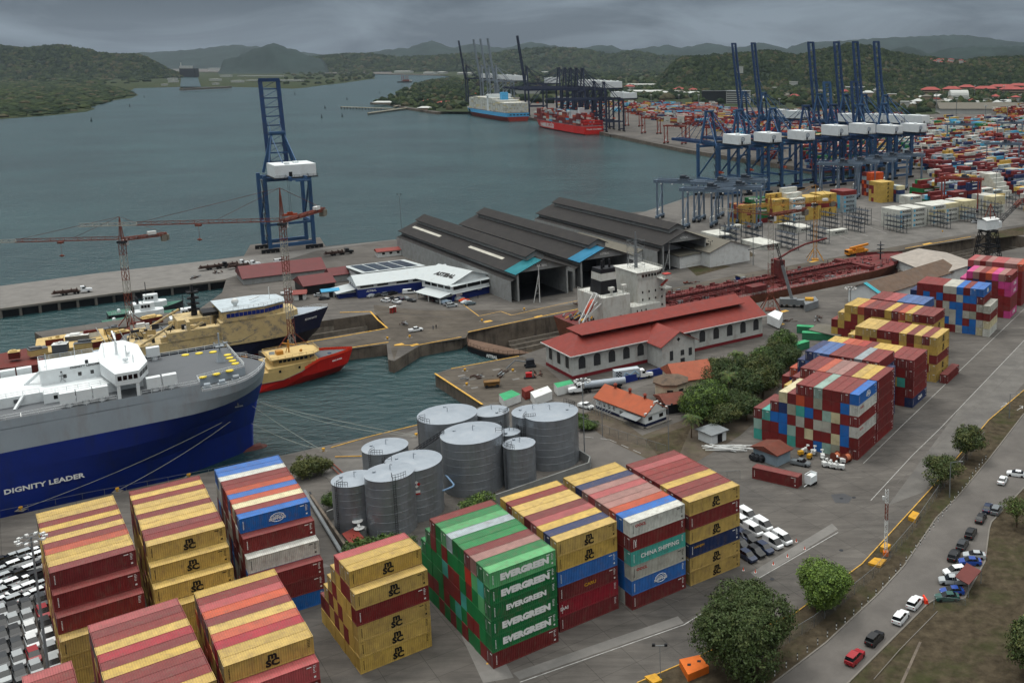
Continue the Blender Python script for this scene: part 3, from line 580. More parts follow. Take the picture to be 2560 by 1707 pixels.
# mooring lines
def rope(a,b,label,sag=.6,r=.06):
    a=Vector(a);b=Vector(b);pts=[a+(b-a)*t+Vector((0,0,-4*sag*t*(1-t))) for t in [i/14 for i in range(15)]]
    o=MB().path(pts,r,5).ob('mooring_line',[mat('rope','#8d9088',.8)]);tag(o,label,'rope','mooring lines of the big ship');return o
def RW(a,b,z): p=q0+qd*a+qn*b;return Vector((p.x,p.y,z))
def bollard(p,label,mat_=None):
    t=thing('bollard',label,'bollard',p);b=MB();b.tube((0,0,0),(0,0,.55),.28,12).tube((0,0,.55),(0,0,.85),.45,12,.4);b.ob('post',[M_YEL],t);b=MB();b.box(-1,1,-.7,.7,-.05,.05);b.ob('base_plate',[M_CONC],t);return t
blP=[(G(743,1036),'yellow bollard on the quay edge nearest the red bow bulb'),(G(956,1002),'yellow bollard on the quay edge left of the rear tanks'),(G(48,1171),'yellow bollard behind the leftmost container stack'),(G(270,1128),'yellow bollard between the two left container stacks'),(G(434,1095),'yellow bollard on the quay behind the middle stack')]
for p,l_ in blP: bollard(p,l_)
rope(RW(57,17,9),G(956,1000,.6),'upper pale rope from the bow to the farther quay bollard',.5)
rope(RW(57.4,17.5,8.6),G(958,1002,.5),'lower pale rope from the bow to the farther quay bollard',1.6)
rope(RW(54,13,5),G(743,1034,.6),'pale rope from the bow to the nearer quay bollard',.8)
rope(RW(55,15,9),G(741,1034,.6),'steeper pale rope from the bow down to the nearer bollard',.4)
rope(RW(46,5.5,9.5),G(48,1169,.6),'long pale rope crossing the blue hull to the left bollard',1.)
rope(RW(48,6.3,9),G(270,1126,.6),'pale rope crossing the dark hull to the second bollard',.8)
# ---- red supply ship
M_SRED=mat('ship_red','#b01a12',.45,var=.1,stain=.35,ssc=.3,stcol=(.25,.02,.01));M_BEIGE=mat('ship_beige','#b9a06a',.55,var=.08,stain=.3,ssc=.5,stcol=(.2,.13,.06))
M_TAN=mat('funnel_tan','#a8752c',.5);M_BRED=mat('bulwark_red','#d63a22',.5)
a0=P2(-60,27);T=thing('supply_ship','red hulled supply ship with beige superstructure moored beside the pier','ship',(a0.x,a0.y,0),math.atan2(D2U.y,D2U.x))
st=[]
for x in [-20,0,20,35,44,50,55,59,62,64.5,66.5,68]:
    t=max(0,min(1,(68-x)/26));tw=max(0,min(1,(63.5-x)/30));sh=-1.3 if x<47 else min(2.6,-1.3+(x-47)*.5)
    st.append((x,[(7*(1-(1-tw)**2),-6,min(x,63)),(7.6*(1-(1-tw)**2),-4,min(x,63.5)),(7.6*(1-(1-t)**2.2)*.96,-1.6,min(x,66)),(7.6*(1-(1-t)**2.4),sh,x)]))
hull(st,[M_SRED,M_BOOT,M_DGREY],'hull',T,[1,0,0],2)
s=MB();s.prism([(20,-7.2),(46,-7.2),(51,-6.3),(51,6.3),(46,7.2),(20,7.2)],-1.3,1.9);s.ob('superstructure',[M_BEIGE],T)
s=MB();s.prism([(40,-7.1),(46,-7.1),(55,-5.6),(56,-4),(56,4),(46,7.1),(40,7.1)],.4,2.9);s.prism([(42,-5),(53,-5),(55,-3),(55,3),(53,5),(42,5)],2.9,5.1);s.prism([(41,-6.2),(54,-6.2),(56.5,-3.8),(56.5,3.8),(54,6.2),(41,6.2)],5.1,5.4);s.ob('bridge',[M_BEIGE],T)
w=MB();windows(w,(43.5,-5,0),(52.5,-5,0),3.7,4.6,7,.3);windows(w,(53,-5,0),(55,-3,0),3.7,4.6,2,.3);windows(w,(55,-3,0),(55,3,0),3.7,4.6,4,.3)
for x,z in ((24,.3),(30,.6),(37,.9),(43,1.2),(49,1.3)): w.face([(x,-7.25 if x<46 else -6.75,z),(x+.7,-7.25 if x<46 else -6.65,z),(x+.7,-7.25 if x<46 else -6.65,z+.8),(x,-7.25 if x<46 else -6.75,z+.8)])
w.ob('glazing',[M_GLASS],T)
for y in (-4.6,3.6):
    f=MB();f.mt(0).prism([(32.5,y-1.2),(36,y-1.2),(36,y+1.2),(32.5,y+1.2)],1.9,6.3);fo=f.ob('funnel',[M_TAN],T);f=MB();f.prism([(32,y-1.4),(36.3,y-1.4),(36.3,y+1.4),(32,y+1.4)],6.3,6.8);f.ob('funnel_cap',[M_BLACK],fo)
b=MB();pts=[(51,-7),(56,-6.2),(61,-4.4),(65,-2.2),(67.9,-.2)]
for s_ in (-1,1):
    for p,q in zip(pts,pts[1:]):
        zf=lambda x:min(2.6,-1.3+(x-47)*.5);P=[(p[0],s_*-p[1],zf(p[0])),(q[0],s_*-q[1],zf(q[0])),(q[0],s_*-q[1],zf(q[0])+.9),(p[0],s_*-p[1],zf(p[0])+.9)]
        b.quads(P,[(0,1,2,3)])
        for k in range(4): t=k/4;x=p[0]+(q[0]-p[0])*t;y=(p[1]+(q[1]-p[1])*t)*-s_;b.beam((x,y,zf(x)),(x,y*.96,zf(x)+.9),.15)
b.ob('bulwark',[M_BRED],T)
b=MB();b.box(56,59,-2,-.6,.9,1.9).box(57,60,.5,2,1,2).tube((58,-2,1.6),(58,2,1.6),.5,8).box(60,61,-.5,.5,2,2.8);b.ob('windlass',[mat('machinery_blue','#2a3f5c',.5)],T)
b=MB();b.tube((48,0,5.4),(48,0,9.5),.25,8).beam((47,0,5.4),(48,0,8.5),.2).beam((49.5,-1.5,8),(46.5,1.5,8.4),.35).ball((51,-3,6.2),.5).box(44,46,-1.5,1,5.4,6.6);b.ob('radar_mast',[M_TAN],T)
r=MB();rail(r,[(20,-7.1,1.9),(41,-7.1,1.9)],1,2);rail(r,[(41.2,-6.1,5.4),(54,-6.1,5.4),(56.4,-3.8,5.4),(56.4,3.8,5.4),(54,6.1,5.4),(41.2,6.1,5.4),(41.2,-6.1,5.4)],.8,2);r.ob('railing',[M_BEIGE],T)
mk('lettering',text_mesh('Y',2.2,M_LETW,.02,.05),T,(33,-7.75,-2.9));mk('lettering',text_mesh('WILD EAGLE',.7,M_LETW,.02,.02),T,(61.5,-5.1,1.4)).rotation_euler=(0,0,.45)
fl=MB();fl.tube((41,-5,5.4),(41,-5,8),.05,5).face([(41,-5,7),(42.6,-5.3,6.9),(42.6,-5.3,8),(41,-5,8)]);fl.ob('flag',[M_WHITE],T)
# ---- cable ship in the small dry dock
M_SBEI=mat('ship_primer_beige','#b8a477',.6,var=.12,sc=.3,stain=.95,ssc=.5,stcol=(.12,.125,.13));M_DNAVY=mat('hull_dark_navy','#151a33',.45,stain=.2,ssc=.3)
a0=P2(-62,-15);T=thing('cable_ship','navy and beige cable ship patched with grey primer inside the small dry dock','ship',(a0.x,a0.y,0),math.atan2(D2U.y,D2U.x))
st=[]
for x in [0,15,30,42,50,56,61,65,68,70.5,72.5,74]:
    t=max(0,min(1,(74-x)/30));tw=max(0,min(1,(66-x)/34));dz=3.2 if x<42 else min(8.4,3.2+(x-42)*.42)
    st.append((x,[(6*(1-(1-tw)**2),-8,min(x,64)),(9*(1-(1-tw)**2),-3,min(x,66)),(9.5*(1-(1-t)**2.1)*.92,1.6,min(x,70)),(9.5*(1-(1-t)**2.3),dz,x)]))
hull(st,[M_DNAVY,M_BOOT,mat('deck_pale','#8e98a2',.6,var=.1)],'hull',T,[1,0,0],2)
s=MB();s.prism([(36,-9.4),(52,-9.3),(58,-8.2),(62,-5),(62,5),(58,8.2),(52,9.3),(36,9.4)],2,10.5);s.ob('superstructure',[M_SBEI],T)
s=MB();s.prism([(37,-9.6),(50,-9.6),(57,-6),(58,0),(57,6),(50,9.6),(37,9.6)],10.5,14.2).mt(1).prism([(36.5,-9.9),(50.4,-9.9),(57.6,-6.2),(58.6,0),(57.6,6.2),(50.4,9.9),(36.5,9.9)],14.2,14.5);s.ob('bridge',[M_SBEI,mat('roof_pale','#a9b4ba',.5)],T)
w=MB();windows(w,(38,-9.65,0),(50,-9.65,0),12,13.4,9,.12);windows(w,(50.1,-9.65,0),(57,-6.05,0),12,13.4,5,.12);windows(w,(57.1,-6,0),(58.1,0,0),12,13.4,4,.12);w.ob('glazing',[M_NAVY],T)
s=MB();s.box(10,36,-9,9,3.2,6.5).box(20,36,-9.2,-5,6.5,9.6).box(24,34,-3,8,6.5,12).box(12,18,2,8,6.5,9);s.box(26,27,-9,-5,9.6,12.5).beam((12,-8,6.5),(22,-7,12),.6).beam((22,-6,7),(31,-8.5,11.5),.7).beam((15,4,9),(26,6,14),.6);s.ob('aft_house',[M_SBEI],T)
rr=random.Random(5);s=MB()
for _ in range(60): x=rr.uniform(1,35);y=rr.uniform(-9,8);z=rr.choice((3.2,6.5,9.6)) if x>10 else 3.2;s.mt(rr.choice((0,0,1,2)));s.box(x,x+rr.uniform(.5,2.5),y,y+rr.uniform(.4,1.6),z,z+rr.uniform(.5,2.2))
for _ in range(30): x=rr.uniform(2,36);y=rr.uniform(-9,8);s.mt(rr.choice((1,2)));s.tube((x,y,rr.uniform(4,10)),(x+rr.uniform(-3,3),y+rr.uniform(-2,2),rr.uniform(6,13)),.12,5)
s.ob('deck_machinery',[M_SBEI,M_DARK,M_WHITE],T)
s=MB();s.ball((42,-4,16.2),1.2,14,10);s.tube((42,-4,14.5),(42,-4,15.4),.6,10);s.ob('radar_dome',[M_WHITE],T)
s=MB();s.tube((30,2,12),(30,2,23),1.1,6,.35)
for z in (14,16,18,20): s.box(28.3,31.7,.8,3.2,z,z+.5)
s.beam((28,2,21),(32,2,21),.3).box(32,37,-2,5,12,13.2);s.ob('dark_mast',[M_BLACK],T)
s=MB();s.tube((54,0,14.5),(54,0,19),.12,6).beam((47,-2,15.5),(51,2,15.5),.3);rail(s,[(37,-9.7,14.5),(50,-9.7,14.5),(57,-6,14.5)],1,1.5);rail(s,[(60,-6,6.5+.4),(66,-4.5,7.6),(71,-2.4,8.3),(73.8,0,8.4),(71,2.4,8.3),(66,4.5,7.6)],1,1.5);s.ob('railing',[M_WHITE],T)
s=MB();s.box(64,66.5,-2,1,7.4,8.3);s.ob('deck_hatch',[mat('hatch_orange','#b0713a',.6)],T)
mk('lettering',text_mesh('ILE DE BATZ',.9,M_LETW,.02,.02),T,(66.2,-5.6,6.3)).rotation_euler=(.25,0,.42)
# ---- tanker in the big dry dock
M_TRED=mat('deck_oxide','#5c2222',.8,var=.35,sc=.3,stain=.7,ssc=.25,stcol=(.09,.06,.05));M_RUST=mat('hull_rust','#5a3322',.85,var=.35,sc=.3,stain=.7,ssc=.3,streak=.3,stcol=(.05,.025,.02));M_TWH=mat('stained_white','#b7b9b4',.6,var=.1,stain=.45,ssc=.6,streak=.35,stcol=(.22,.17,.11))
a0=DK(32,18.5);T=thing('tanker_ship','rust red tanker under repair in the long dry dock with stained white superstructure','ship',(a0.x,a0.y,0),math.atan2(DU.y,DU.x))
st=[]
for x in [0,3,8,16,40,90,140,155,165,172,178,183,187,189.5]:
    t=max(0,min(1,(190-x)/32));ts=min(1,.55+x/16*.45);tw=max(0,min(1,(184-x)/40));dz=2 if x<150 else 2+(x-150)*.05
    st.append((x,[(12*(1-(1-tw)**2)*ts*ts,-10.4,min(x,183)),(13.2*(1-(1-tw)**2)*ts,-4,min(x,185)),(13.5*(1-(1-t)**2.3)*ts**.3,dz,x)]))
hull(st,[M_RUST,M_TRED],'hull',T,[0,0],1)
d=MB();rr=random.Random(9)
for y in (-5,-3,-1.2,.6,2.4,4.4): d.tube((44,y,3.2),(150,y,3.6),.28,6)
for x in range(46,150,4): d.beam((x,-5.5,2),(x,-5.5,3.2),.2).beam((x,5,2),(x,5,3.2),.2).beam((x,-5.6,3),(x,5.2,3),.2)
d.box(44,152,-1,1,4.6,4.8);
for x in range(46,152,3): d.beam((x,-1,2),(x,-1,5.6),.16).beam((x,1,2),(x,1,5.6),.16)
for y in (-1,1): d.beam((44,y,5.6),(152,y,5.6),.12)
for _ in range(300): x=rr.uniform(42,172);y=rr.uniform(-12,12);y*=min(1,(190-x)/30);d.mt(rr.choice((0,0,0,0,1)));h=rr.uniform(.3,1.6);d.box(x,x+rr.uniform(.4,3),y,y+rr.uniform(.3,1.4),2,2+h)
for _ in range(120): x=rr.uniform(42,172);y=rr.uniform(-11.5,11.5);d.mt(rr.choice((0,0,1)));d.tube((x,y,2),(x,y,rr.uniform(3,5)),.15,5)
for _ in range(60): x=rr.uniform(44,165);y=rr.uniform(-11,11);d.mt(0);d.tube((x,y,2.6),(x+rr.uniform(-12,12),y+rr.uniform(-1,1),2.8),.2,5)
d.mt(0);d.box(80,88,-13,-8,2,5.5).box(104,107,-3,3,2,12)
d.path([(105,0,12),(112,-1,15),(120,-2,17.3),(133,-2.5,18.5)],.45,6)
d.box(152,155,-12,12,2,4)
for s_ in (-1,1):
    for i in range(12):
        x=168+i*1.75;t=(190-x)/32;y=13.5*(1-(1-t)**2.3)*s_;x2=x+1.75;t2=max(0,(190-x2)/32);y2=13.5*(1-(1-t2)**2.3)*s_;d.face([(x,y,2.9),(x2,y2,3),(x2,y2,4.6),(x,y,4.5)])
d.ob('deck_piping',[M_TRED,M_GREY],T)
d=MB();d.tube((172,0,2.9),(172,0,12),.4,8,.2)
for z in (6,8,10): d.box(170.6,173.4,-1.2,1.2,z,z+.25)
d.ob('foremast',[M_DARK],T)
s=MB();s.box(9,21,-11,8,2,11.8).box(21,34,-12.3,-6,2,6.6);s.ob('engine_casing',[M_TWH],T)
f=MB();P=[(11,-6),(18.5,-6),(20,-3),(20,1),(11,2)]
def taper(mb,P,z0,z1,k,c):
    n=len(P);Q=[(c[0]+(x-c[0])*k,c[1]+(y-c[1])*k) for x,y in P];mb.quads([(x,y,z0) for x,y in P]+[(x,y,z1) for x,y in Q],[(i,(i+1)%n,n+(i+1)%n,n+i) for i in range(n)]+[tuple(range(n,2*n))]);return Q
P2_=taper(f.mt(0),P,11.8,17,.9,(16,-2));P3=taper(f.mt(1),P2_,17,19.8,.96,(16,-2));taper(f.mt(0),P3,19.8,21.4,.96,(16,-2))
for x,y in ((13,-4),(15,-2),(17,-3)): f.mt(0).tube((x,y,21.4),(x,y,24.5),.45,8)
f.ob('funnel',[M_BLACK,M_TWH],T)
e=MB();cxl,czl=14.2,18.4
def dm(r,w): 
    for a,b in (((cxl-r,czl),(cxl,czl+r*.85)),((cxl,czl+r*.85),(cxl+r,czl)),((cxl+r,czl),(cxl,czl-r*.85)),((cxl,czl-r*.85),(cxl-r,czl))): e.beam((a[0],-5.15,a[1]),(b[0],-5.15,b[1]),w,.06)
dm(1.4,.35);e.beam((cxl-.5,-5.15,czl-.5),(cxl,-5.15,czl+.6),.3,.06).beam((cxl,-5.15,czl+.6),(cxl+.5,-5.15,czl-.5),.3,.06).beam((cxl-.7,-5.15,czl),(cxl+.7,-5.15,czl),.22,.06);e.ob('emblem',[M_LETK],T)
for x,y in ((14,-9),(20,-8)):
    v=MB();v.tube((x,y,11.8),(x,y,13.8),.5,8).box(x-1,x+1,y-.8,y+.8,13.8,15);v.ob('vent_cowl',[M_TWH],T)
s=MB();s.box(26,39,-8.5,9,2,15.4).box(36,39,-13,13,11.5,12);s.ob('accommodation_block',[M_TWH],T)
s=MB();s.prism([(26,-8.5),(35,-8.5),(38.5,-6.5),(38.5,7),(26,9)],15.4,18.4).box(35,38.6,-13,13,12.6+2.8,12.9+2.8).box(36,38.4,-13.2,-11,15.7,17.2).prism([(25.6,-9),(35.3,-9),(39,-6.8),(39,7.4),(25.6,9.4)],18.4,18.7);s.ob('bridge',[M_TWH],T)
s=MB();s.beam((37,-8.5,12),(37,-12.8,15.3),.7);s.box(35.8,38.6,-13.4,-10.8,17.3,17.6);s.ob('bridge_wing',[mat('faded_red','#a33a34',.6)],T)
w=MB();windows(w,(28,-8.5,0),(35,-8.5,0),16.4,17.6,5,.3);windows(w,(35,-8.5,0),(38.5,-6.5,0),16.4,17.6,2,.3);windows(w,(38.5,-6.4,0),(38.5,6.8,0),16.4,17.6,7,.4)
for x in (28,31,34,37):
    for z in (4,7.2,10.2): w.face([(x,-8.56,z),(x+.6,-8.56,z),(x+.6,-8.56,z+.9),(x,-8.56,z+.9)])
for x in (23,25,27): w.face([(x,-12.36,4),(x+.5,-12.36,4),(x+.5,-12.36,5.2),(x,-12.36,5.2)])
w.face([(16,-11.05,2.2),(17,-11.05,2.2),(17,-11.05,4.2),(16,-11.05,4.2)])
w.ob('glazing',[M_GLASS],T)
s=MB();s.tube((31,0,18.7),(31,0,33),.7,8,.25);s.beam((31,-3,24),(31,3,24),.3).beam((31,-2,27),(31,2,27),.3)
for z in (20,22.4,24.8,27.2,29.6):
    for x,y in ((28.6,-2.6),(33.4,-2.6),(33.4,2.6),(28.6,2.6)): s.beam((x,y,z-2),(x,y,z+.6),.1)
    for a,b in (((28.6,-2.6),(33.4,-2.6)),((33.4,-2.6),(33.4,2.6)),((33.4,2.6),(28.6,2.6)),((28.6,2.6),(28.6,-2.6))): s.beam((*a,z),(*b,z),.1).beam((*a,z),(*b,z-2.4),.07)
s.ob('mast_scaffold',[M_GREY],T)
s=MB();rail(s,[(9,-11,11.8),(21,-11,11.8)],1,1.5);rail(s,[(9,-11,11.8),(9,8,11.8)],1,1.5);rail(s,[(21,-12.2,6.6),(34,-12.2,6.6)],1,1.5);rail(s,[(26,-9,18.7),(35.3,-9,18.7),(39,-6.8,18.7),(39,7,18.7)],.9,1.2);rail(s,[(26,-8.7,15.5),(38,-8.7,15.5),(38.7,-13,15.8)],1,1.2);rail(s,[(42,-13.2,2),(150,-13.2,2)],1,3);s.ob('railing',[M_TWH],T)
s=MB()
for y in (-9.5,-7): s.beam((1,y,3.5),(7.5,y,13.5),.45).beam((7.5,y,13.5),(9,y,11),.3).beam((9,y,9.5),(2,y,4.8),.35).beam((1,y,-1),(1,y,4),.4).beam((4,y,0),(4,y,7),.3)
s.beam((7.5,-9.5,13.5),(7.5,-7,13.5),.3);s.ob('lifeboat_frame',[M_WHITE],T)
s=MB();M=Matrix.Translation((4.9,-8.2,8.6))@Matrix.Rotation(-1.0,4,'Y');b_=MB();b_.ball((0,0,0),1.15,12,8);s.quads([M@Vector((v[0]*3.1,v[1],v[2])) for v in b_.v],b_.f);s.ob('lifeboat',[mat('lifeboat_orange','#a8432c',.5,stain=.4,ssc=1)],T)
s=MB();rr=random.Random(3)
for _ in range(40): x=rr.uniform(1,9);y=rr.uniform(-10,8);s.mt(rr.choice((0,1,2)));s.tube((x,y,2.4),(x+rr.uniform(.4,2),y+rr.uniform(-1,1),2.6+rr.random()),rr.uniform(.2,.6),8)
s.ob('stern_winches',[M_YEL,M_DARK,M_GREY],T)
# ---- container ships at the far quay
def boxship(name,label,bow,stn,beam,dz,mats,bands,lv,logo,stacks,hcol,text_at):
    bx=Vector(bow);sx_=Vector(stn);u=(bx-sx_);L_=u.length;u.normalize();nn=Vector((u.y,-u.x,0))  # right of heading
    c=sx_-nn*0;ang=math.atan2(u.y,u.x)
    T=thing(name,label,'ship',(c.x,c.y,0),ang)  # local y>0 is toward port (quay side handled by caller)
    st=[]
    for x in [0,L_*.05,L_*.15,L_*.5,L_*.72,L_*.82,L_*.9,L_*.95,L_*.985,L_]:
        t=max(0,min(1,(L_-x)/(L_*.24)));tw=max(0,min(1,(L_*.97-x)/(L_*.3)));ts=min(1,.82+x/(L_*.15)*.18);pr=[]
        for i,z in enumerate(lv):
            f=i/(len(lv)-1);h=beam/2*((1-(1-tw)**2)*(1-f)+(1-(1-t)**2.6)*f)*(ts if f>.3 else ts*.8)
            pr.append((h,z+(dz*.18 if i==len(lv)-1 and x>L_*.85 else 0),min(x,L_*(.97+.03*f))))
        st.append((x,pr))
    hull(st,mats,'hull',T,bands,len(mats)-1)
    return T,L_,ang
bw=G(1057.5,262,WZ);sn=G(1160,280,WZ);hd=(bw-sn).normalized();pn=Vector((hd.y,-hd.x,0))
def side(sn,bw,beam,far_side=1):
    hd=(bw-sn).normalized();pn=Vector((-hd.y,hd.x,0));
    if pn.x<0: pn=-pn
    return sn+pn*beam/2,bw+pn*beam/2
M_MBL=mat('hull_sky_blue','#4a9ccc',.5);M_HRED=mat('hull_red','#c22019',.5);M_HOX=mat('hull_oxide','#8a2c20',.6)
s0,b0=side(sn,bw,44);T,L1,A1=boxship('container_ship','sky blue hulled container ship stacked with white containers at the far quay','',b0,s0,44,9,0,0,[-5,1.5,8,12],0,0,0,0) if 0 else (None,0,0)
def make_boxship(label,bow,stn,beam,lv,bands,mats,txt,tcol,tx,tz,tsz):
    s0,b0=side(stn,bow,beam);T,L_,A=boxship('container_ship',label,b0,s0,beam,8,mats,bands,lv,0,0,0,0);sgn=-1
    return T,L_,A,s0
T,L1,A1,S1_=make_boxship('sky blue container ship stacked with white containers, farther of the two berthed',bw,sn,46,[-5,3.2,3.3,9.5],[1,0,0],[M_MBL,M_HOX,M_DGREY],'MAERSK',M_LETK,.7,6,5)
def ship_boxes(S,A,L_,beam,z0,bays,pal,seed,hidden=None):
    R_=random.Random(seed);u=Vector((math.cos(A),math.sin(A),0));n_=Vector((-u.y,u.x,0))
    for (x,nr,ti) in bays:
        for r in range(nr):
            for t in range(ti if isinstance(ti,int) else ti[min(r,len(ti)-1)]):
                p=S+u*x+n_*((r-nr/2)*2.5);k=R_.choice(pal);top=t==(ti if isinstance(ti,int) else ti[min(r,len(ti)-1)])-1
                ALL.append(dict(p=Vector((p.x,p.y,z0+t*2.7)),yaw=A,k=k,lg=None,L=12.19,seed=R_.random(),d='the far ship',r=r,t=t,h=6,top=top,front=True,hid=False,N=nr,far=True,group='containers on the ships',force=True))
bays=[(6,16,6)]+[(20+i*14,16,R_h) for i,R_h in enumerate((6,6,7,7,8,8))]
ship_boxes(S1_,A1,L1,46,10,[(x_,nr_,t_) for x_,nr_,t_ in bays]+[(108+i*14.2,16,8 if i<6 else (7 if i<10 else 6)) for i in range(int((L1-150)/14.2))],'WWWWwWcW',31)
s=MB();s.box(L1*.36,L1*.36+10,-20,20,9.5,38).box(L1*.36+2,L1*.36+9,-22,22,34,37);s.ob('bridge_house',[M_SWHITE],T);s=MB();s.box(L1*.25,L1*.25+9,-6,6,9.5,42);s.ob('funnel',[M_MBL],T)
mk('lettering',text_mesh('MAERSK',11,M_LETK,.02,.02),T,(L1*.72,23.3*-1 if 0 else 22.2,6)).rotation_euler=(0,0,math.pi)
wnd=MB();
for y in range(-17,18,6): wnd.box(-.3,0,y-1.6,y+1.6,5.6,7.4)
wnd.ob('stern_openings',[M_BLACK],T)
bw=G(1216,289,WZ);sn=G(1338,311.5,WZ)
T,L2,A2,S2_=make_boxship('bright red container ship with mixed containers, nearer of the two berthed',bw,sn,34,[-5,-2.8,2.5,7.5],[1,0,0],[M_HRED,M_HOX,M_DGREY],'',0,0,0,0)
for sx0,nr,ti,pl in ((12,6,2,'RrWK'),(34,10,6,'rRWKwe'),(48,12,5,'KRrWwO'),(62,6,6,'OReW')): pass
rr=random.Random(4);bb=[]
x=16
while x<L2-28:
    hs=[rr.choice((2,3,4,5,6,6,5)) for _ in range(12)];bb.append((x,12,hs));x+=14
ship_boxes(S2_,A2,L2,34,8,bb,'RrKWOReKRL',32)
s=MB();s.box(L2*.22,L2*.22+9,-14,14,7.5,27).box(L2*.22+1,L2*.22+8,-17,17,24.5,27).box(L2*.22-6,L2*.22-1,-4,4,7.5,31);s.ob('bridge_house',[M_SWHITE],T)
s=MB();s.tube((L2*.3,12,7),(L2*.3,12,27),.7,6).beam((L2*.3,12,24),(L2*.55,12,20),.8).beam((L2*.3,12,12),(L2*.18,12,18),.6);s.ob('ship_crane',[M_WHITE],T)
mk('lettering',text_mesh('HAMBURG SÜD',8.5,M_LETW,.02,.03),T,(L2*.63,17.2,1.5)).rotation_euler=(0,0,math.pi)
mk('lettering',text_mesh('POLAR COLOMBIA',2.6,M_LETW,.02,.02),T,(-.3,0,3.5)).rotation_euler=(0,0,-math.pi/2)
fr=MB()
for x in range(0,18,4):
    for y in (-13,-6.5,0,6.5,13): fr.beam((x,y,7.5),(x,y,15),.5)
    fr.beam((x,-13,15),(x,13,15),.4).beam((x,-13,11),(x,13,11),.3)
fr.ob('lashing_frame',[M_HRED],T)
# ---- tugs and workboats by the concrete pier
def tug(p,rz,label,white=False):
    T=thing('tug_boat',label,'boat',p,rz,'tugs by the concrete pier');st=[]
    for x in [0,3,8,16,21,24,26,27]:
        t=max(0,min(1,(27-x)/11));h=4.5*(1-(1-t)**2.4)*(.85 if x==0 else 1);st.append((x,[(h*.8,-.8,min(x,26)),(h,1.0,x),(h,1.9+max(0,x-16)*.12,x)]))
    hull(st,[M_SWHITE if white else M_DARK,mat('deck_green','#2c5a4c',.7)],'hull',T,[0,0],1)
    s=MB();s.prism([(9,-2.9),(19,-2.9),(21,-1.6),(21,1.6),(19,2.9),(9,2.9)],1.9,4.6);s.ob('deckhouse',[M_SWHITE],T);s=MB();s.prism([(13,-1.8),(16.5,-1.8),(18,-.9),(18,.9),(16.5,1.8),(13,1.8)],4.6,7.6);s.ob('wheelhouse',[M_SWHITE],T)
    w=MB();windows(w,(13.2,-1.8,0),(16.4,-1.8,0),5.9,7,3,.2);windows(w,(18,-.9,0),(18,.9,0),5.9,7,2,.2);w.ob('glazing',[M_GLASS],T)
    s=MB();s.tube((14,0,7.6),(14,0,13),.15,6).beam((14,-1.2,10),(14,1.2,10),.15).beam((13.3,0,9),(14.7,0,9.2),.3);s.ob('mast',[M_DARK],T)
    for y in (-2,2):
        s=MB();s.tube((10.5,y,4.6),(10.5,y,7),.45,8);s.ob('funnel',[M_DARK],T)
    for z,y in ((5,-3),):
        pass
    s=MB();rail(s,[(1,-3.6,1.9),(9,-4.2,1.9)],1,1.5);s.tube((4,-1,2.6),(4,1,2.6),.6,8);s.ob('towing_gear',[M_SWHITE],T);return T
r_=math.atan2(.61,.79)
tug(G(236,752,WZ+.8),r_,'dark hulled tug with white wheelhouse, nearer of the pair');tug(G(248,731,WZ+.8),r_+.02,'second dark tug hidden behind the nearer tug')
tug(G(330,765,WZ+.8),r_-.05,'small white workboat beside the brown pier',True)
# ---- barge and clutter at the dock mouth
def slab(name,label,cat,poly,z0,z1,mats,group=None):
    P=[G(x,y,z1) for x,y in poly];mb=MB();mb.mt(1).prism([(p.x,p.y) for p in P],z0,z1,top=False,bot=False).mt(0).face([(p.x,p.y,z1) for p in P]);o=mb.ob(name,mats);tag(o,label,cat,group);return o
slab('barge','beige sided barge with flat grey deck behind the car carrier','barge',[(270,790),(285,768),(400,744),(448,758),(452,784),(330,806)][::-1],WZ-1,2.2,[M_DGREY,M_BEIGE])
slab('barge','low rusty red barge left of the white deckhouse','barge',[(-40,850),(-40,820),(60,800),(100,806),(100,836)][::-1],WZ-1,.2,[M_BOOT,M_BOOT])
rr=random.Random(12)
sp=[(105,795),(150,785),(195,778),(240,770),(120,812),(170,803),(70,820),(20,826),(215,800),(262,785),(455,772),(480,790),(500,770),(430,790),(300,760),(330,748)]
cl=['tan','grey','white','rusty']
cm=[M_BEIGE,M_DGREY,M_WHITE,M_BOOT]
slab('floating_dock','worn beige dock platform stacked with deck gear behind the ship','platform',[(80,800),(84,778),(250,752),(262,776),(105,812)][::-1],WZ-1,1.2,[M_BEIGE,M_BEIGE])
for i,(x,y) in enumerate(sp):
    k=rr.randrange(4);p=G(x,y,1.2 if x<262 else 0);T=thing('deck_crate',f"{cl[k]} deck box {['beside','next to','near','close to'][i%4]} {['the dock platform edge','the barge bow','the brown pier','the dock wall'][i//4%4]}, {ORD[i+1]} from the left water",'crate',p,rr.uniform(.4,.9),'gear crates on the dock platform')
    a,b,h=rr.uniform(3,7),rr.uniform(2,4),rr.uniform(1.5,3);m=MB();m.box(0,a,0,b,0,h);m.ob('body',[cm[k]],T);m=MB();m.box(-.1,a+.1,-.1,b+.1,h,h+.15)
    for q in range(4): m.box(rr.uniform(0,a-1),rr.uniform(1,a),rr.uniform(0,b-1),rr.uniform(1,b),h+.15,h+.15+rr.uniform(.2,.8))
    m.ob('lid',[cm[(k+1)%4]],T)
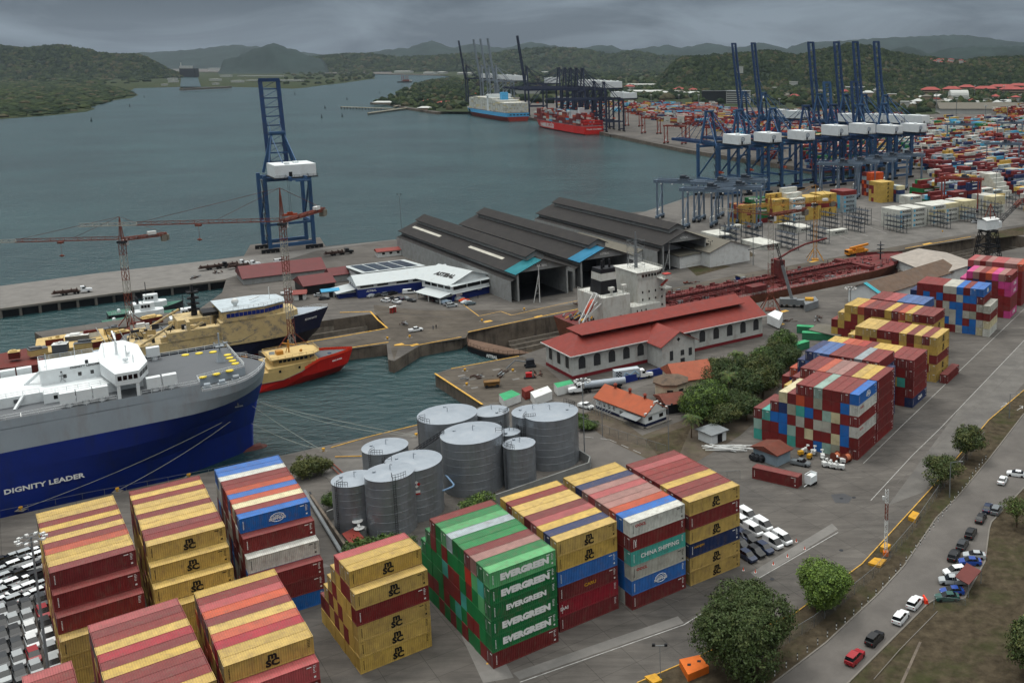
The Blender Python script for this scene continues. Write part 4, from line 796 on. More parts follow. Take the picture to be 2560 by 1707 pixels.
# ---------------------------------------------------------------- cranes
def lattice(mb,a,b,w,n,r=.12,up=None,tri=False):
    """square (or triangular) lattice truss from a to b"""
    a=Vector(a);b=Vector(b);d=(b-a).normalized();u=up or (Vector((0,0,1)) if abs(d.z)<.9 else Vector((1,0,0)));x=d.cross(u).normalized();y=x.cross(d)
    cs=[(x*i+y*j)*w/2 for i,j in ((-1,-1),(1,-1),(1,1),(-1,1))] if not tri else [x*-w/2,x*w/2,y*w*.9]
    m=len(cs)
    for c in cs: mb.beam(a+c,b+c,r*1.5)
    for k in range(n):
        p=a+(b-a)*k/n;q=a+(b-a)*(k+1)/n
        for i in range(m):
            c0,c1=cs[i],cs[(i+1)%m]
            mb.beam(p+c0,q+c1 if k%2 else q+c1,r)
            if k%2==0: mb.beam(p+c0,p+c1,r)
def tower_crane(name,label,base,ztop,jib,cjib,apex,colors,bands,cab_side=1,w=1.7,group=None):
    """colors: mats; bands: list of (z0,z1,mat index) up the mast"""
    T=thing(name,label,'tower crane',base,0,group);B=Vector(base);b0=Vector((0,0,0));Z=lambda z:Vector((0,0,z))
    for i,(z0,z1,k) in enumerate(bands):
        m=MB();lattice(m,Z(z0),Z(z1),w,max(1,int((z1-z0)/1.7)),.1);m.ob('mast_section',[colors[k]],T)
    m=MB();m.box(-w,w,-w,w,0,.6)
    for i,j in ((1,1),(1,-1),(-1,1),(-1,-1)): m.beam((i*w*.5,j*w*.5,5.5),(i*4,j*4,.2),.3)
    m.ob('base',[colors[0]],T)
    J=Vector(jib)-B;C=Vector(cjib)-B;A=Z(apex)
    m=MB();m.box(-1.2,1.2,-1.2,1.2,ztop-.4,ztop+.5);m.ob('slewing_ring',[M_DARK],T)
    a_=Z(ztop+1);m=MB();d=(J-a_).normalized();n=int((J-a_).length/2.2);mid=a_+(J-a_)*.72
    lattice(m,a_+d*1,mid,1.25,int(n*.72),.1,None,True);m.ob('jib',[colors[0]],T);jb=m
    m=MB();lattice(m,mid,J,1.15,max(2,int(n*.28)),.1,None,True);m.ob('jib_tip',[colors[2]],T)
    m=MB();lattice(m,a_,C,1.1,5,.16);x=(C-a_).normalized();m.beam(a_,C,.9,.25);m.ob('counter_jib',[colors[0]],T)
    m=MB();rz=math.atan2(x.y,x.x);M=Matrix.Translation(C-x*1.2)@Matrix.Rotation(rz,4,'Z')
    m.box(-.8,.9,-.9,.9,-2.6,-.2,M);m.box(1.0,1.7,-.9,.9,-2.3,-.2,M);m.ob('counterweight',[mat('concrete_weight','#6e6a60',.9)],T)
    M=Matrix.Translation(C-x*4.5)@Matrix.Rotation(rz,4,'Z');m=MB();m.box(-2,.8,-.7,.7,.5,1.7,M);m.ob('winch_box',[M_WHITE],T)
    m=MB()
    for s in (-.6,.6): m.beam(Z(ztop+.5)+Vector((s,s,0)),A,.2).beam(Z(ztop+.5)+Vector((-s,s,0)),A,.2)
    for k in range(1,4): m.beam(Z(ztop+(apex-ztop)*k/4)+Vector((-.4,-.4,0)),Z(ztop+(apex-ztop)*k/4)+Vector((.4,.4,0)),.15)
    m.beam(A,a_+(J-a_)*.33+Z(1),.1).beam(A,a_+(J-a_)*.7+Z(1),.1).beam(A,C,.12);m.ob('apex_tower',[colors[0]],T)
    pr=Vector((d.y,-d.x,0)).normalized()*cab_side;p=Z(ztop-1.6)+pr*1.8;M=Matrix.Translation(p)@Matrix.Rotation(math.atan2(d.y,d.x),4,'Z')
    m=MB();m.box(-1.1,1.1,-.8,.8,0,2.1,M).mt(1).box(.8,1.14,-.7,.7,.5,1.8,M);m.ob('cab',[M_WHITE,M_GLASS],T)
    t=a_+(J-a_)*.42;m=MB();m.box(t.x-.9,t.x+.9,t.y-.6,t.y+.6,t.z-.9,t.z-.3);m.tube(t-Z(.9),t-Z(5),.05,4).ball(t-Z(5.5),.5,6,5).beam(t-Z(5.5)-Vector((.8,0,0)),t-Z(5.5)+Vector((.8,0,0)),.4);m.ob('trolley',[colors[0]],T)
    return T
M_CRD=mat('crane_red','#6e3526',.6,stain=.3,ssc=1);M_CYE=mat('crane_yellow','#a87830',.6,stain=.3,ssc=1)
M_CWT=mat('crane_dull_white','#98978f',.6,stain=.3,ssc=1);cc=[M_CRD,M_CRD,M_CWT];RW_=lambda zt,n,s=0:[(i*zt/n,(i+1)*zt/n,(2 if (i+s)%2 else 1)) for i in range(n)]
b=G(302,757);zt=AT(272,556,b.y).z
tower_crane('tower_crane','red and white tower crane rising from the brown pier',b,zt,G(-60,559,zt+1),G(383,537,zt+1),AT(262,498,b.y).z,cc,RW_(zt,7))
b=P2(-6,5);zt=AT(643,515,b.y).z
tower_crane('tower_crane','red and white tower crane in front of the blue gantry crane',b,zt,G(181,521,zt+1),G(744,480,zt+1),AT(635,432,b.y).z,cc,RW_(zt,8,1))
b=G(1770,712);zt=AT(1770,500,b.y).z
tower_crane('tower_crane','red and white tower crane behind the red roofed hall, jib toward the water',b,zt,G(1653,483,zt+1),G(1852,480,zt+1),AT(1772,448,b.y).z,cc,[(0,zt*.52,1),(zt*.52,zt*.66,2),(zt*.66,zt*.72,1),(zt*.72,zt,2)],w=2.1)
b=G(1872,597);zt=AT(1873,470,b.y).z
tower_crane('tower_crane','yellow tower crane beside the far dock edge',b,zt,G(1690,478,zt+1),G(1915,462,zt+1),AT(1872,424,b.y).z,[M_CYE,M_CYE,M_CYE],[(0,zt,0)])
M_CBL=mat('crane_blue','#2b4d72',.5,var=.12,sc=.2,stain=.3,ssc=.3,stcol=(.03,.035,.05));M_CBD=mat('crane_dark_blue','#1f3a60',.6,stain=.4,ssc=.4);M_CGR=mat('crane_grey','#78828c',.5);M_CNV=mat('crane_navy','#1c2740',.55,stain=.3,ssc=.4)
M_ORG=mat('spreader_orange','#a8431c',.6)
def sts(name,label,pos,yaw,mats,up=False,s=1.,boomL=44,zg=38,za=61,tip=None,group=None,house=(40,46.5),w=9.5,gauge=24,emblem=False,lean=.13,hy=-35,bw=3.2,th=1.4,hl=9.5,hw=5.4):
    """ship-to-shore gantry: local +y points over the water"""
    T=thing(name,label,'gantry crane',pos,yaw,group);T.scale=(s,s,s);m0,m1,mh=mats
    for x in (-w,w):
        for y in (0,-gauge): m=MB();m.beam((x,y,2),(x,y,zg),1.3*th,1.3*th);m.ob('leg',[m0],T)
    m=MB()
    for x in (-w,w): m.beam((x,0,13),(x,-gauge,13),1.2,1.4).beam((x,0,14),(x,-gauge,zg-3),.6*th)
    for y in (0,-gauge): m.beam((-w,y,3),(w,y,3),1.2,1.6).beam((-w,y,zg-2),(w,y,zg-2),1.2,1.8)
    m.beam((-w,-gauge,13),(w,-gauge,13),1);m.ob('portal_frame',[m0],T)
    for x in (-w,w):
        for y in (0,-gauge):
            m=MB();m.box(x-3.8,x+3.8,y-.4,y+.4,.8,1.7)
            for k in (-3,-1,1,3): m.box(x+k-.8,x+k+.8,y-.5,y+.5,0,1.2)
            m.ob('bogie',[M_BLACK],T)
    m=MB()
    for x in (-3.2,3.2): m.beam((x,2,zg),(x,-gauge-22,zg),1.0,1.8)
    for y in range(-44,3,6): m.beam((-3.2,y,zg),(3.2,y,zg),.6)
    for x in (-4.6,4.6): rail(m,[(x,2,zg+.6),(x,-gauge-20,zg+.6)],1.1,3,.05)
    m.ob('girder',[m0],T)
    m=MB()
    for x in (-w*.75,w*.75): m.beam((x,0,zg),(x*.35,-1,za),.95*th).beam((x,-gauge+4,zg),(x*.35,-1,za),.5*th)
    m.beam((-w*.3,-1,za),(w*.3,-1,za),1.2).beam((-w*.5,-.5,za-9),(w*.5,-.5,za-9),.6)
    m.beam((-3,-1,za),(-3,-gauge-16,zg+1),.3).beam((3,-1,za),(3,-gauge-16,zg+1),.3).box(-3.5,3.5,-2.2,.4,za,za+1);m.ob('apex_frame',[m0],T)
    a=math.radians(83) if up else 0;B=Vector((0,2,zg+.3));e=lambda t,x=0,h=0:B+Vector((x,t*math.cos(a)-h*math.sin(a),t*math.sin(a)+h*math.cos(a)))
    m=MB()
    for x in (-bw,bw): m.beam(e(0,x),e(boomL,x),1.0*th,1.5*th)
    for k in range(0,11): m.beam(e(boomL*k/10,-bw),e(boomL*k/10,bw),.55)
    for k in range(0,10): m.beam(e(boomL*k/10,-bw),e(boomL*(k+1)/10,bw),.2)
    m.box(-bw-.6,bw+.6,e(boomL).y-.8,e(boomL).y+.8,e(boomL).z-.8,e(boomL).z+.8);m.ob('boom',[m1],T)
    m=MB()
    if up:
        for x in (-2.5,2.5): m.beam((x,-1,za),e(boomL*.55,x),.22).beam(e(boomL*.25,x),(x,-1,za-3),.2)
    else:
        for x in (-3,3): m.beam((x,-1,za),e(boomL*.5,x),.28).beam((x,-1,za),e(boomL*.93,x),.28)
    m.ob('stay',[m0],T)
    m=MB();h0,h1=house;m.box(-hw,hw,hy-hl,hy+hl,h0,h1).box(-4,-2,hy-6,hy-4,h1,h1+.9).box(1,3,hy-1,hy+2,h1,h1+.7);hh=m.ob('machinery_house',[mh],T)
    m=MB();m.box(hw,hw+.1,hy-6,hy-4.6,h0+.2,h0+2.4).box(-3,-1.6,hy-hl-.1,hy-hl,h0+.2,h0+2.4);m.ob('house_door',[M_BLACK],hh)
    if emblem:
        m=MB();r=1.5;m.path([(-1.6+r*math.cos(t),hy-hl-.1,h0+3.6+r*math.sin(t)) for t in [2*math.pi*i/14 for i in range(15)]],.16,4);m.beam((-2.6,hy-hl-.1,h0+3.6),(-.6,hy-hl-.1,h0+3.6),.3,.06).beam((-1.6,hy-hl-.1,h0+2.6),(-1.6,hy-hl-.1,h0+4.6),.3,.06);m.ob('house_emblem',[mat('emblem_blue','#2a4f74',.6)],hh)
    m=MB();m.box(-hw-.5,hw+.5,hy-hl-1,hy+hl+1,h0-.5,h0);rail(m,[(-hw-.4,hy-hl-1,h0),(hw+.4,hy-hl-1,h0),(hw+.4,hy+hl+1,h0)],1,2);m.box(3.3,5,-6,-2,zg-4,zg-1.2);m.ob('walkway',[M_DARK],T)
    m=MB();yt=-14;m.box(-3,3,yt-2,yt+2,zg+.9,zg+2.2).tube((0,yt,zg),(0,yt,18),.06,4).tube((1,yt+1,zg),(1,yt+1,18),.06,4);m.ob('trolley',[M_DARK],T);m=MB();m.box(-3.1,3.1,yt-1,yt+1,16.6,17.4).box(-1.2,1.2,yt-.8,yt+.8,17.4,18.2);m.ob('spreader',[M_ORG],T)
    m=MB()
    for k in range(6): z=3+k*(zg-5)/6;m.beam((-w-.9,-gauge-.5,z),(-w-.9,-gauge+2.5,z+(zg-5)/6),.35).box(-w-1.6,-w-.4,-gauge-.8,-gauge+2.8,z+(zg-5)/6-.1,z+(zg-5)/6)
    m.ob('stairway',[M_DARK],T)
    return T
# the single blue gantry on the concrete pier
pa=math.radians(37.5);px=G(650,567)
T=sts('gantry_crane','lone blue gantry crane with raised boom at the edge of the concrete pier',(-249,518,0),pa,(M_CBL,M_CBD,M_SWHITE),True,1.13,43,36,54,th=1.15,hy=-24,gauge=14,house=(36.5,42),w=9.6,bw=3.9,hl=8,hw=8.6)
nqa=math.atan2(.6,.8);col3=(M_CBL,M_CBD,M_SWHITE);proto={}
def put(key,label,pos,yaw,group,**k):
    if key not in proto: proto[key]=sts('gantry_crane',label,pos,yaw,group=group,**k);return proto[key]
    r=dup(proto[key],pos,yaw,label,group);r.scale=proto[key].scale;return r
def find(xt,fn,lo,hi):
    for i in range(60):
        mid=(lo+hi)/2;p=fn(mid);X=(PX+FPX*(RX.dot(p-Vector((0,0,HC))))/(_f.dot(p-Vector((0,0,HC)))))/KK
        if X<xt: lo=mid
        else: hi=mid
    return (lo+hi)/2
gq='blue cranes on the near container quay'
for i,hx in enumerate((1692,1763,1840,1917,1980,2043,2098)):
    t=find(hx,lambda t:NQ(t,-38,42),-30,330);p=NQ(t,-3,0);up=i in (4,5)
    lb=['blue crane with boom lowered over the water, first from the quay corner','blue crane with lowered boom, second from the quay corner','blue crane with lowered boom, third from the quay corner','dark legged crane with plain white machinery house, fourth from the corner','crane with large white house, fifth from the corner, boom raised','blue crane with short raised boom, sixth from the corner','blue crane with white house and round emblem, last of the near row'][i]
    if i in (3,4): put('nd'+str(up),lb,p,nqa,gq,mats=(M_CBD,M_CBL,M_SWHITE),up=up,house=(41.5,49),emblem=True,za=62,boomL=42)
    else: put('n'+str(up),lb,p,nqa,gq,mats=col3,up=up,emblem=True,boomL=42)
gq='blue cranes with tall raised booms behind the near quay'
for i,(hx,Y) in enumerate(((1708,975),(1753,948),(1880,905),(1939,900),(1982,890),(2030,880))):
    X=(hx*KK-PX)/FPX*Y;lb=['tall raised boom crane, leftmost of the rear row','tall raised boom crane, second from left of the rear row','tall raised boom crane, third of the rear row above the white houses','tall raised boom crane, fourth of the rear row','tall raised boom crane, fifth of the rear row beside the radar dome hill','tall raised boom crane, rightmost of the rear row'][i]
    put('r',lb,(X,Y,0),math.radians(60) if i<2 else nqa+.1,gq,mats=col3,up=True,boomL=72,zg=42,za=66,house=(43,50),hy=-37,w=11)
FQ=lambda s,a=0:Vector((-179-.452*s*1.13+.89*a*0,1299+s,0))
fqd=Vector((-.452,.892,0)).normalized();fw=Vector((-.892,-.452,0)).normalized()
fyaw=math.atan2(fw.y,fw.x)-math.pi/2
def fq(hx,back=-6):
    s=find(hx,lambda s:Vector((-179,1299,0))+fqd*(900-s)-fw*(-back),-400,1100);return Vector((-179,1299,0))+fqd*(900-s)+fw*back
gq='cranes at the far quay behind the container ships'
gr=(M_CGR,M_CGR,M_SWHITE);nv=(M_CNV,M_CNV,M_SWHITE)
for i,(hx,c,up,ht) in enumerate(((1109,0,1,0),(1125,0,1,0),(1142,0,1,0),(1074,1,1,0),(1212,1,1,0),(1285,1,0,0),(1299,1,0,0),(1312,1,0,0),(1326,1,0,0),(1340,1,0,0),(1366,1,0,1),(1388,1,0,1))):
    X=fq(hx);lb=(['grey crane with tall raised boom, first of the grey trio','grey crane with tall raised boom, middle of the grey trio','grey crane with tall raised boom, last of the grey trio','navy crane with raised boom left of the grey trio','navy crane with raised boom right of the grey trio']+[f'navy crane with lowered boom behind the red ship, {ORD[k]} from its bow' for k in range(1,6)]+['smaller navy crane with lowered boom above the red ship stern','smaller navy crane with lowered boom just past the red ship stern'])[i]
    put(f'f{c}{up}{ht}',lb,X,fyaw,gq,mats=gr if c==0 else nv,up=bool(up),s=1.32 if not ht else 1.05,boomL=62,zg=42,za=64,house=(43,50),w=9)
# rubber tyred yard gantries
M_RTG=mat('gantry_slate','#5b6b7c',.6,var=.15,stain=.3,ssc=.4,stcol=(.08,.09,.1));M_RTD=mat('gantry_dark','#2b333d',.6)
def rtg(key,label,pos,yaw,span=24,h=19,m0=None,group='yard gantries'):
    m0=m0 or M_RTG
    if key in proto:
        r=dup(proto[key],pos,yaw,label,group);r.scale=proto[key].scale;return r
    T=thing('yard_gantry',label,'yard crane',pos,yaw,group)
    for x in (0,span):
        for y in (-4,4): m=MB();m.beam((x,y,1.6),(x,y,h),.9,.7);m.ob('leg',[m0],T)
    m=MB()
    for y in (-3.2,3.2): m.beam((-2,y,h),(span+2,y,h),.9,1.5);rail(m,[(-2,y*1.3,h+.7),(span+2,y*1.3,h+.7)],1.1,2.5)
    for x in (-1.5,span+1.5): m.beam((x,-3.2,h),(x,3.2,h),.7,1)
    for x in (0,span): m.beam((x,-6,1.8),(x,6,1.8),1.1,1).beam((x,-4,4),(x,4,h*.75),.35)
    m.ob('girder',[m0],T)
    for x in (0,span):
        m=MB()
        for y in (-5.4,-3.6,3.6,5.4): m.tube((x-.5,y,.8),(x+.5,y,.8),.8,10)
        m.ob('wheels',[M_BLACK],T)
    m=MB();t=span*.6;m.box(t-3,t+3,-3.4,3.4,h+.8,h+1.2).box(t-2,t+.5,-2,2,h+1.2,h+3).box(t+.8,t+2.4,-2,.5,h+1.2,h+2.4);m.ob('trolley',[M_RTD],T)
    m=MB();m.box(t+3,t+5,2.2,4.2,h-3,h-.6).mt(1).box(t+2.97,t+5.03,2,2.25,h-2.4,h-1.2);m.ob('cab',[M_RTD,M_GLASS],T)
    m=MB();m.box(-1.6,-.5,-2.5,2.5,2.3,4.6);m.ob('power_pack',[M_WHITE],T)
    m=MB()
    for x in (2,8,14,20): m.box(x,x+.6,-4.2,-3.9,h-1.2,h-.8)
    m.ob('floodlight',[M_LETW],T)
    if m0 is M_RTG: T.scale=(1.2,1.2,1.28)
    proto[key]=T;return T
yq=math.radians(38.5)
for i,(x,y,lb) in enumerate(((1516,503,'slate yard gantry standing nearest the water corner'),(1575,527,'slate yard gantry second from the water corner'),(1600,508,'slate yard gantry behind the first two'),(1640,520,'slate yard gantry beside the yellow container stack'),(1655,500,'rear slate yard gantry under the first blue crane'))):
    rtg('a',lb,G(x,y),yq-math.pi/2 if 0 else -.25,span=23)
for i,(x,y,lb) in enumerate(((1885,452,'slate yard gantry behind the orange container, left one'),(1925,446,'slate yard gantry in the middle of the inner lanes'),(1965,440,'slate yard gantry with long pale girder, third in the inner lanes'),(2000,432,'slate yard gantry fourth in the inner lanes'),(2035,425,'slate yard gantry at the right end of the inner lanes'),(2265,392,'slate yard gantry standing over the mixed stacks'),(2290,330,'dark yard gantry over the white stacks'),(2175,335,'dark yard gantry beside the orange containers'))):
    rtg('a',lb,G(x,y),-.25)
M_RTR=mat('gantry_red','#7d2f22',.6,stain=.3,ssc=.5)
for i,(x,y,lb) in enumerate(((2165,480,'red brown yard gantry standing on the open lane'),(1478,307,'rust red yard gantry at the far terminal, nearest the red ship'),(1530,330,'rust red yard gantry at the far terminal beside the quay road'),(1580,320,'rust red yard gantry at the far terminal, third along'),(1440,290,'rust red yard gantry at the far terminal behind the ship stern'),(1620,335,'rust red yard gantry at the far terminal, last toward the blue cranes'))):
    rtg('b',lb,G(x,y),-.45,m0=M_RTR,group='red yard gantries',h=21)
# old white cabined dock crane on black trestle
b=DK(256,DW+7);T=thing('dock_crane','white cabined lattice boom crane on a black trestle over the dock end','crane',b,.6)
m=MB()
for x,y in ((-4.5,-4.5),(4.5,-4.5),(4.5,4.5),(-4.5,4.5)): lattice(m,(x,y,0),(x*.6,y*.6,15),1.2,6,.15)
for z in (7,14.6):
    for a,c in (((-4,-4),(4,-4)),((4,-4),(4,4)),((4,4),(-4,4)),((-4,4),(-4,-4))): k=1 if z<10 else .75;m.beam((a[0]*k,a[1]*k,z),(c[0]*k,c[1]*k,z),.7);m.beam((a[0]*k,a[1]*k,z-6),(c[0]*k,c[1]*k,z),.3)
m.ob('trestle',[M_BLACK],T)
m=MB();m.box(-5,4,-3,3,15.6,20.4).box(4,7,-2.4,1.6,15.8,19).mt(1).face([(-5.3,-3.4,20.4),(4.3,-3.4,20.4),(4.3,0,21.4),(-5.3,0,21.4)]).face([(-5.3,0,21.4),(4.3,0,21.4),(4.3,3.4,20.4),(-5.3,3.4,20.4)]).box(4.8,6.2,-2.45,-2.4,16.8,18.2);m.ob('cabin',[M_SWHITE,M_WHITE],T)
m=MB();lattice(m,(6,0,17),(27,3,27),1.4,10,.14);m.ob('boom',[M_DARK],T)
m=MB();lattice(m,(22,2.3,24.7),(27,3,27),1.5,3,.2);m.ob('boom_tip',[M_CRD],T)
m=MB();m.beam((-1,-2,21),(1,0,28),.35).beam((3,-2,21),(1,0,28),.35).beam((-1,2,21),(1,0,28),.35).beam((3,2,21),(1,0,28),.35).beam((1,0,28),(26,3,27),.06);m.ob('a_frame',[M_CRD],T)
# mobile crane beside the dock
b=G(1830,705);T=thing('mobile_crane','grey mobile crane with telescopic boom reaching over the tanker','crane',b,-.1)
m=MB();m.box(-7,0,-1.5,1.5,1,3.6).box(0,3.2,-1.4,1.4,1,3.2).mt(1).box(3.4,6.8,-1.4,1.4,1.2,3.9).mt(2).box(5.2,6.9,-1.2,1.2,2.6,3.6)
for x in (-6,-4,-1,2,5): m.tube((x,-1.6,.7),(x,1.6,.7),.7,10)
m.ob('carrier',[M_GREY,M_YEL,M_GLASS],T)
m=MB();m.beam((-2,0,3.4),(-6,1,17),1.2);m.ob('boom',[M_GREY],T);m=MB();lattice(m,(-6,1,17),(-8.5,1,26),.8,6,.12);m.beam((-8.5,1,26),(-20,1.5,23),.25);m.ob('boom_extension',[M_DARK],T)
b=DK(214,-7);T=thing('mobile_crane','orange multi axle mobile crane parked on the far dock edge','crane',b,math.atan2(DU.y,DU.x))
m=MB();m.box(-7,7,-1.5,1.5,1.2,2.2).box(-7.6,-4.6,-1.5,1.5,1,3.4).box(-2,4,-1.5,1.5,2.2,3.6).mt(1).box(-7.7,-6.4,-1.3,1.3,2.3,3.2)
for x in (-5.6,-3.6,-.6,1.4,3.4,5.4): m.tube((x,-1.6,.7),(x,1.6,.7),.72,10)
m.ob('carrier',[mat('machine_orange','#c07a20',.5),M_BLACK],T);m=MB();m.beam((-5,0,3.9),(8,0,4.6),1.1,1);m.ob('boom',[mat('machine_orange','#c07a20')],T)
# ---------------------------------------------------------------- buildings
YA=math.atan2(DU.y,DU.x)
M_BROOF=mat('black_roofing',(.013,.012,.012),.8,var=.25,sc=.4,stain=.5,ssc=.25,stcol=(.035,.03,.026));M_WROOF=mat('white_metal_roof','#aeb6b8',.5,var=.1,sc=.3,stain=.4,ssc=.3,stcol=(.27,.27,.25),rib_shade=.9)
M_CORR=mat('grey_cladding','#878a8a',.7,var=.15,stain=.5,ssc=.4,stcol=(.15,.14,.12));M_TEALR=mat('teal_roof','#2a8c99',.55,var=.1);M_BLUER=mat('blue_roof','#2d86ad',.55,var=.1)
M_GROOF=mat('grey_old_roof','#5f5c53',.85,var=.2,sc=.3,stain=.5,ssc=.3,stcol=(.07,.065,.055));M_REDR=mat('red_metal_roof','#74281f',.6,var=.14,sc=.5,stain=.35,ssc=.4,stcol=(.12,.05,.05),bump=.2,bsc=1)
M_BLUEW=mat('blue_wall','#10266c',.6,var=.08);M_PLAS=mat('white_plaster','#aeb1ae',.85,var=.1,sc=.5,stain=.55,ssc=.35,stcol=(.2,.18,.15),streak=.5);M_ORR=mat('orange_roof','#9a4c2e',.7,var=.12,stain=.35,ssc=.4,stcol=(.16,.07,.04))
M_SOL=mat('solar_cells',(.02,.028,.045),.25,var=.15,sc=1);M_PLINTH=mat('red_plinth','#6e1a22',.7)
def frame(p,yaw=YA): return Matrix.Translation(Vector((p[0],p[1],0)))@Matrix.Rotation(yaw,4,'Z')
def gable(mb,x0,x1,y0,y1,ze,zr,ov=.6,roof=0,wall=1,th=.25,xr=None,ends=True,walls=True,openf=False,z0=0):
    """ridge runs along y; walls between; front gable at y0"""
    xm=(x0+x1)/2 if xr is None else xr
    k=(zr-ze)/(xm-x0)
    if walls:
        mb.mt(wall)
        P=[(x0,y0),(x1,y0),(x1,y1),(x0,y1)]
        for i in range(4):
            if openf and i==0: continue
            a,b=P[i],P[(i+1)%4];mb.face([(*a,z0),(*b,z0),(*b,ze),(*a,ze)])
    if ends:
        mb.mt(wall);mb.face([(x0,y0,ze),(x1,y0,ze),(xm,y0,zr)]);mb.face([(x1,y1,ze),(x0,y1,ze),(xm,y1,zr)])
    mb.mt(roof);e0=(x0-ov,ze-k*ov);e1=(x1+ov,ze-k*ov)
    for (ex,ez) in (e0,e1):
        V=[(ex,y0-ov,ez),(ex,y1+ov,ez),(xm,y1+ov,zr),(xm,y0-ov,zr)];V+=[(x,y,z+th) for x,y,z in V]
        mb.quads(V,[(0,1,2,3),(7,6,5,4),(0,3,7,4),(1,0,4,5),(2,1,5,6)])
def hip(mb,x0,x1,y0,y1,ze,zr,ov=.8,hl=True,hr=True,inset=None,th=.2):
    """ridge along x"""
    ym=(y0+y1)/2;ins=inset if inset is not None else (y1-y0)/2;x0-=ov;x1+=ov;y0-=ov;y1+=ov
    a=x0+(ins if hl else 0);b=x1-(ins if hr else 0);V=[(x0,y0,ze),(x1,y0,ze),(x1,y1,ze),(x0,y1,ze),(a,ym,zr),(b,ym,zr)]
    mb.quads(V,[(0,1,5,4),(2,3,4,5),(3,0,4),(1,2,5)]);mb.quads([(x,y,z-th) for x,y,z in V[:4]]+V[:4],[(0,1,5,4),(1,2,6,5),(2,3,7,6),(3,0,4,7),(3,2,1,0)])
def arch(mb,x,y,z,w,h,ax='x',n=8,off=.06):
    r=w/2;P=[(x-r,z),(x+r,z)]+[(x+r*math.cos(t),z+h-r+r*math.sin(t)) for t in [math.pi*i/n for i in range(n+1)]]
    mb.face([(px,y-off,pz) for px,pz in P] if ax=='x' else [(y-off,-0+(2*x-px) if 0 else px,pz) for px,pz in P][::-1])
V5=lambda u,v:(781+u*.33595,459.4+v*.33595)
# three long black sheds
A=G(*V5(1219,692));ze=AT(*V5(1215,487),A.y).z;ze=max(7,min(12,ze))
def shed(label,p,W_,L_,ze,zr,patch=None,mon=True,strips=(),sign=True):
    T=thing('dock_shed',label,'shed',(p.x,p.y,0),YA,'long black roofed sheds by the water');m=MB();gable(m,0,W_,0,L_,ze,zr,1.5,0,1,openf=True,xr=W_/2)
    # low lean-to along both sides
    for s in (-1,1):
        x0,x1=(0,-3) if s<0 else (W_,W_+3);m.mt(0).face([(x0,0,ze-2.2),(x0,L_,ze-2.2),(x1,L_,ze-3.2),(x1,0,ze-3.2)][::s]);m.mt(1).face([(x1,0,0),(x1,L_,0),(x1,L_,ze-3.2),(x1,0,ze-3.2)][::-s])
    m.ob('hall',[M_BROOF,M_CORR],T)
    m=MB();m.face([(0.3,28,0),(W_-.3,28,0),(W_-.3,28,ze),(.3,28,ze)]);m.box(.2,W_-.2,.1,28,.02,.03);m.ob('doorway',[M_BLACK],T)  # black back sheet and floor paint the darkness inside the open shed
    m=MB()
    for x in (0,W_): m.beam((x,-.2,0),(x,-.2,ze),.7)
    m.ob('door_posts',[M_CORR],T)
    if mon:
        m=MB();k=(zr-ze)/(W_/2);wm=W_*.17;zb=zr-k*wm;gable(m,W_/2-wm,W_/2+wm,6,L_-3,zr+1.0-.2,zr+2.8,1.,0,1,z0=zb);m.ob('roof_monitor',[M_BROOF,M_CORR],T)
    if sign:
        m=mk('lettering',text_mesh('ASTIBAL',1.3,M_LETW,.02,.02),T,(W_/2,-.12,ze+1.7))
    if patch:
        m=MB();k=(zr-ze)/(W_/2);y1=9;V=[(-1.6,-1.7,ze-k*1.5+.32),(-1.6,y1,ze-k*1.5+.32),(W_/2-1,y1,zr-k*1+.32),(W_/2-1,-1.7,zr-k*1+.32)];m.face(V[::-1]);m.face(V);m.ob('roof_patch',[patch],T)
    for (x,y0,y1,mt_) in strips:
        k=(zr-ze)/(W_/2);zz=ze+k*x+.32;m=MB();m.face([(x-.7,y0,zz-k*.7),(x-.7,y1,zz-k*.7),(x+.7,y1,zz+k*.7),(x+.7,y0,zz+k*.7)][::-1]).ob('skylight_strip',[mt_],T)
    return T
M_SKYL=mat('skylight_panel','#a8a69c',.6)
shed('long black shed with teal roof patch, nearest the blue office',A,23,(G(932,528,ze)-A).dot(Vector((-math.sin(YA),math.cos(YA),0))),ze,ze+4.6,M_TEALR,True,[(4.4,22,58,M_SKYL),(4.4,92,128,M_SKYL),(10.2,30,60,M_SKYL)])
w_=V5(1645,417);B_=G(*w_,ze)
shed('middle black shed with light blue roof patch',B_,24.5,(G(1066,513,ze)-B_).dot(Vector((-math.sin(YA),math.cos(YA),0))),ze,ze+4.8,M_BLUER,True,[])
w_=V5(2205,303);C_=G(*w_,ze+1)
shed('largest black shed, rightmost of the three, beside the yellow yard',C_,25,(G(1250,491,ze)-C_).dot(Vector((-math.sin(YA),math.cos(YA),0))),ze+1,ze+6)
# grey annexes between and right of the sheds
def hall(name,label,p,W_,L_,ze,zr,roof,wall,cat='building',louv=False,z0=0,yaw=YA,group=None,door=None):
    T=thing(name,label,cat,(p.x,p.y,0),yaw,group);m=MB();gable(m,0,W_,0,L_,ze,zr,.8,0,1);m.ob('walls_and_roof' if 0 else 'shell',[roof,wall],T)
    if louv:
        m=MB()
        for z in [1.5+.7*i for i in range(int((ze-2)/.7))]: m.box(1,W_-1,-.12,-.04,z,z+.35)
        m.ob('louvres',[M_LETW],T)
    if door: m=MB();m.face([(door,-.06,0),(door+3,-.06,0),(door+3,-.06,3.6),(door,-.06,3.6)]);m.ob('door',[M_BLACK],T)
    return T
hall('annex_hall','grey gabled annex with white louvred wall between two black sheds',G(*V5(2010,470)),28,60,7,12,M_GROOF,M_WHITE,louv=True,door=20)
V6=lambda u,v:(1561.9+u*.33595,459.4+v*.33595)
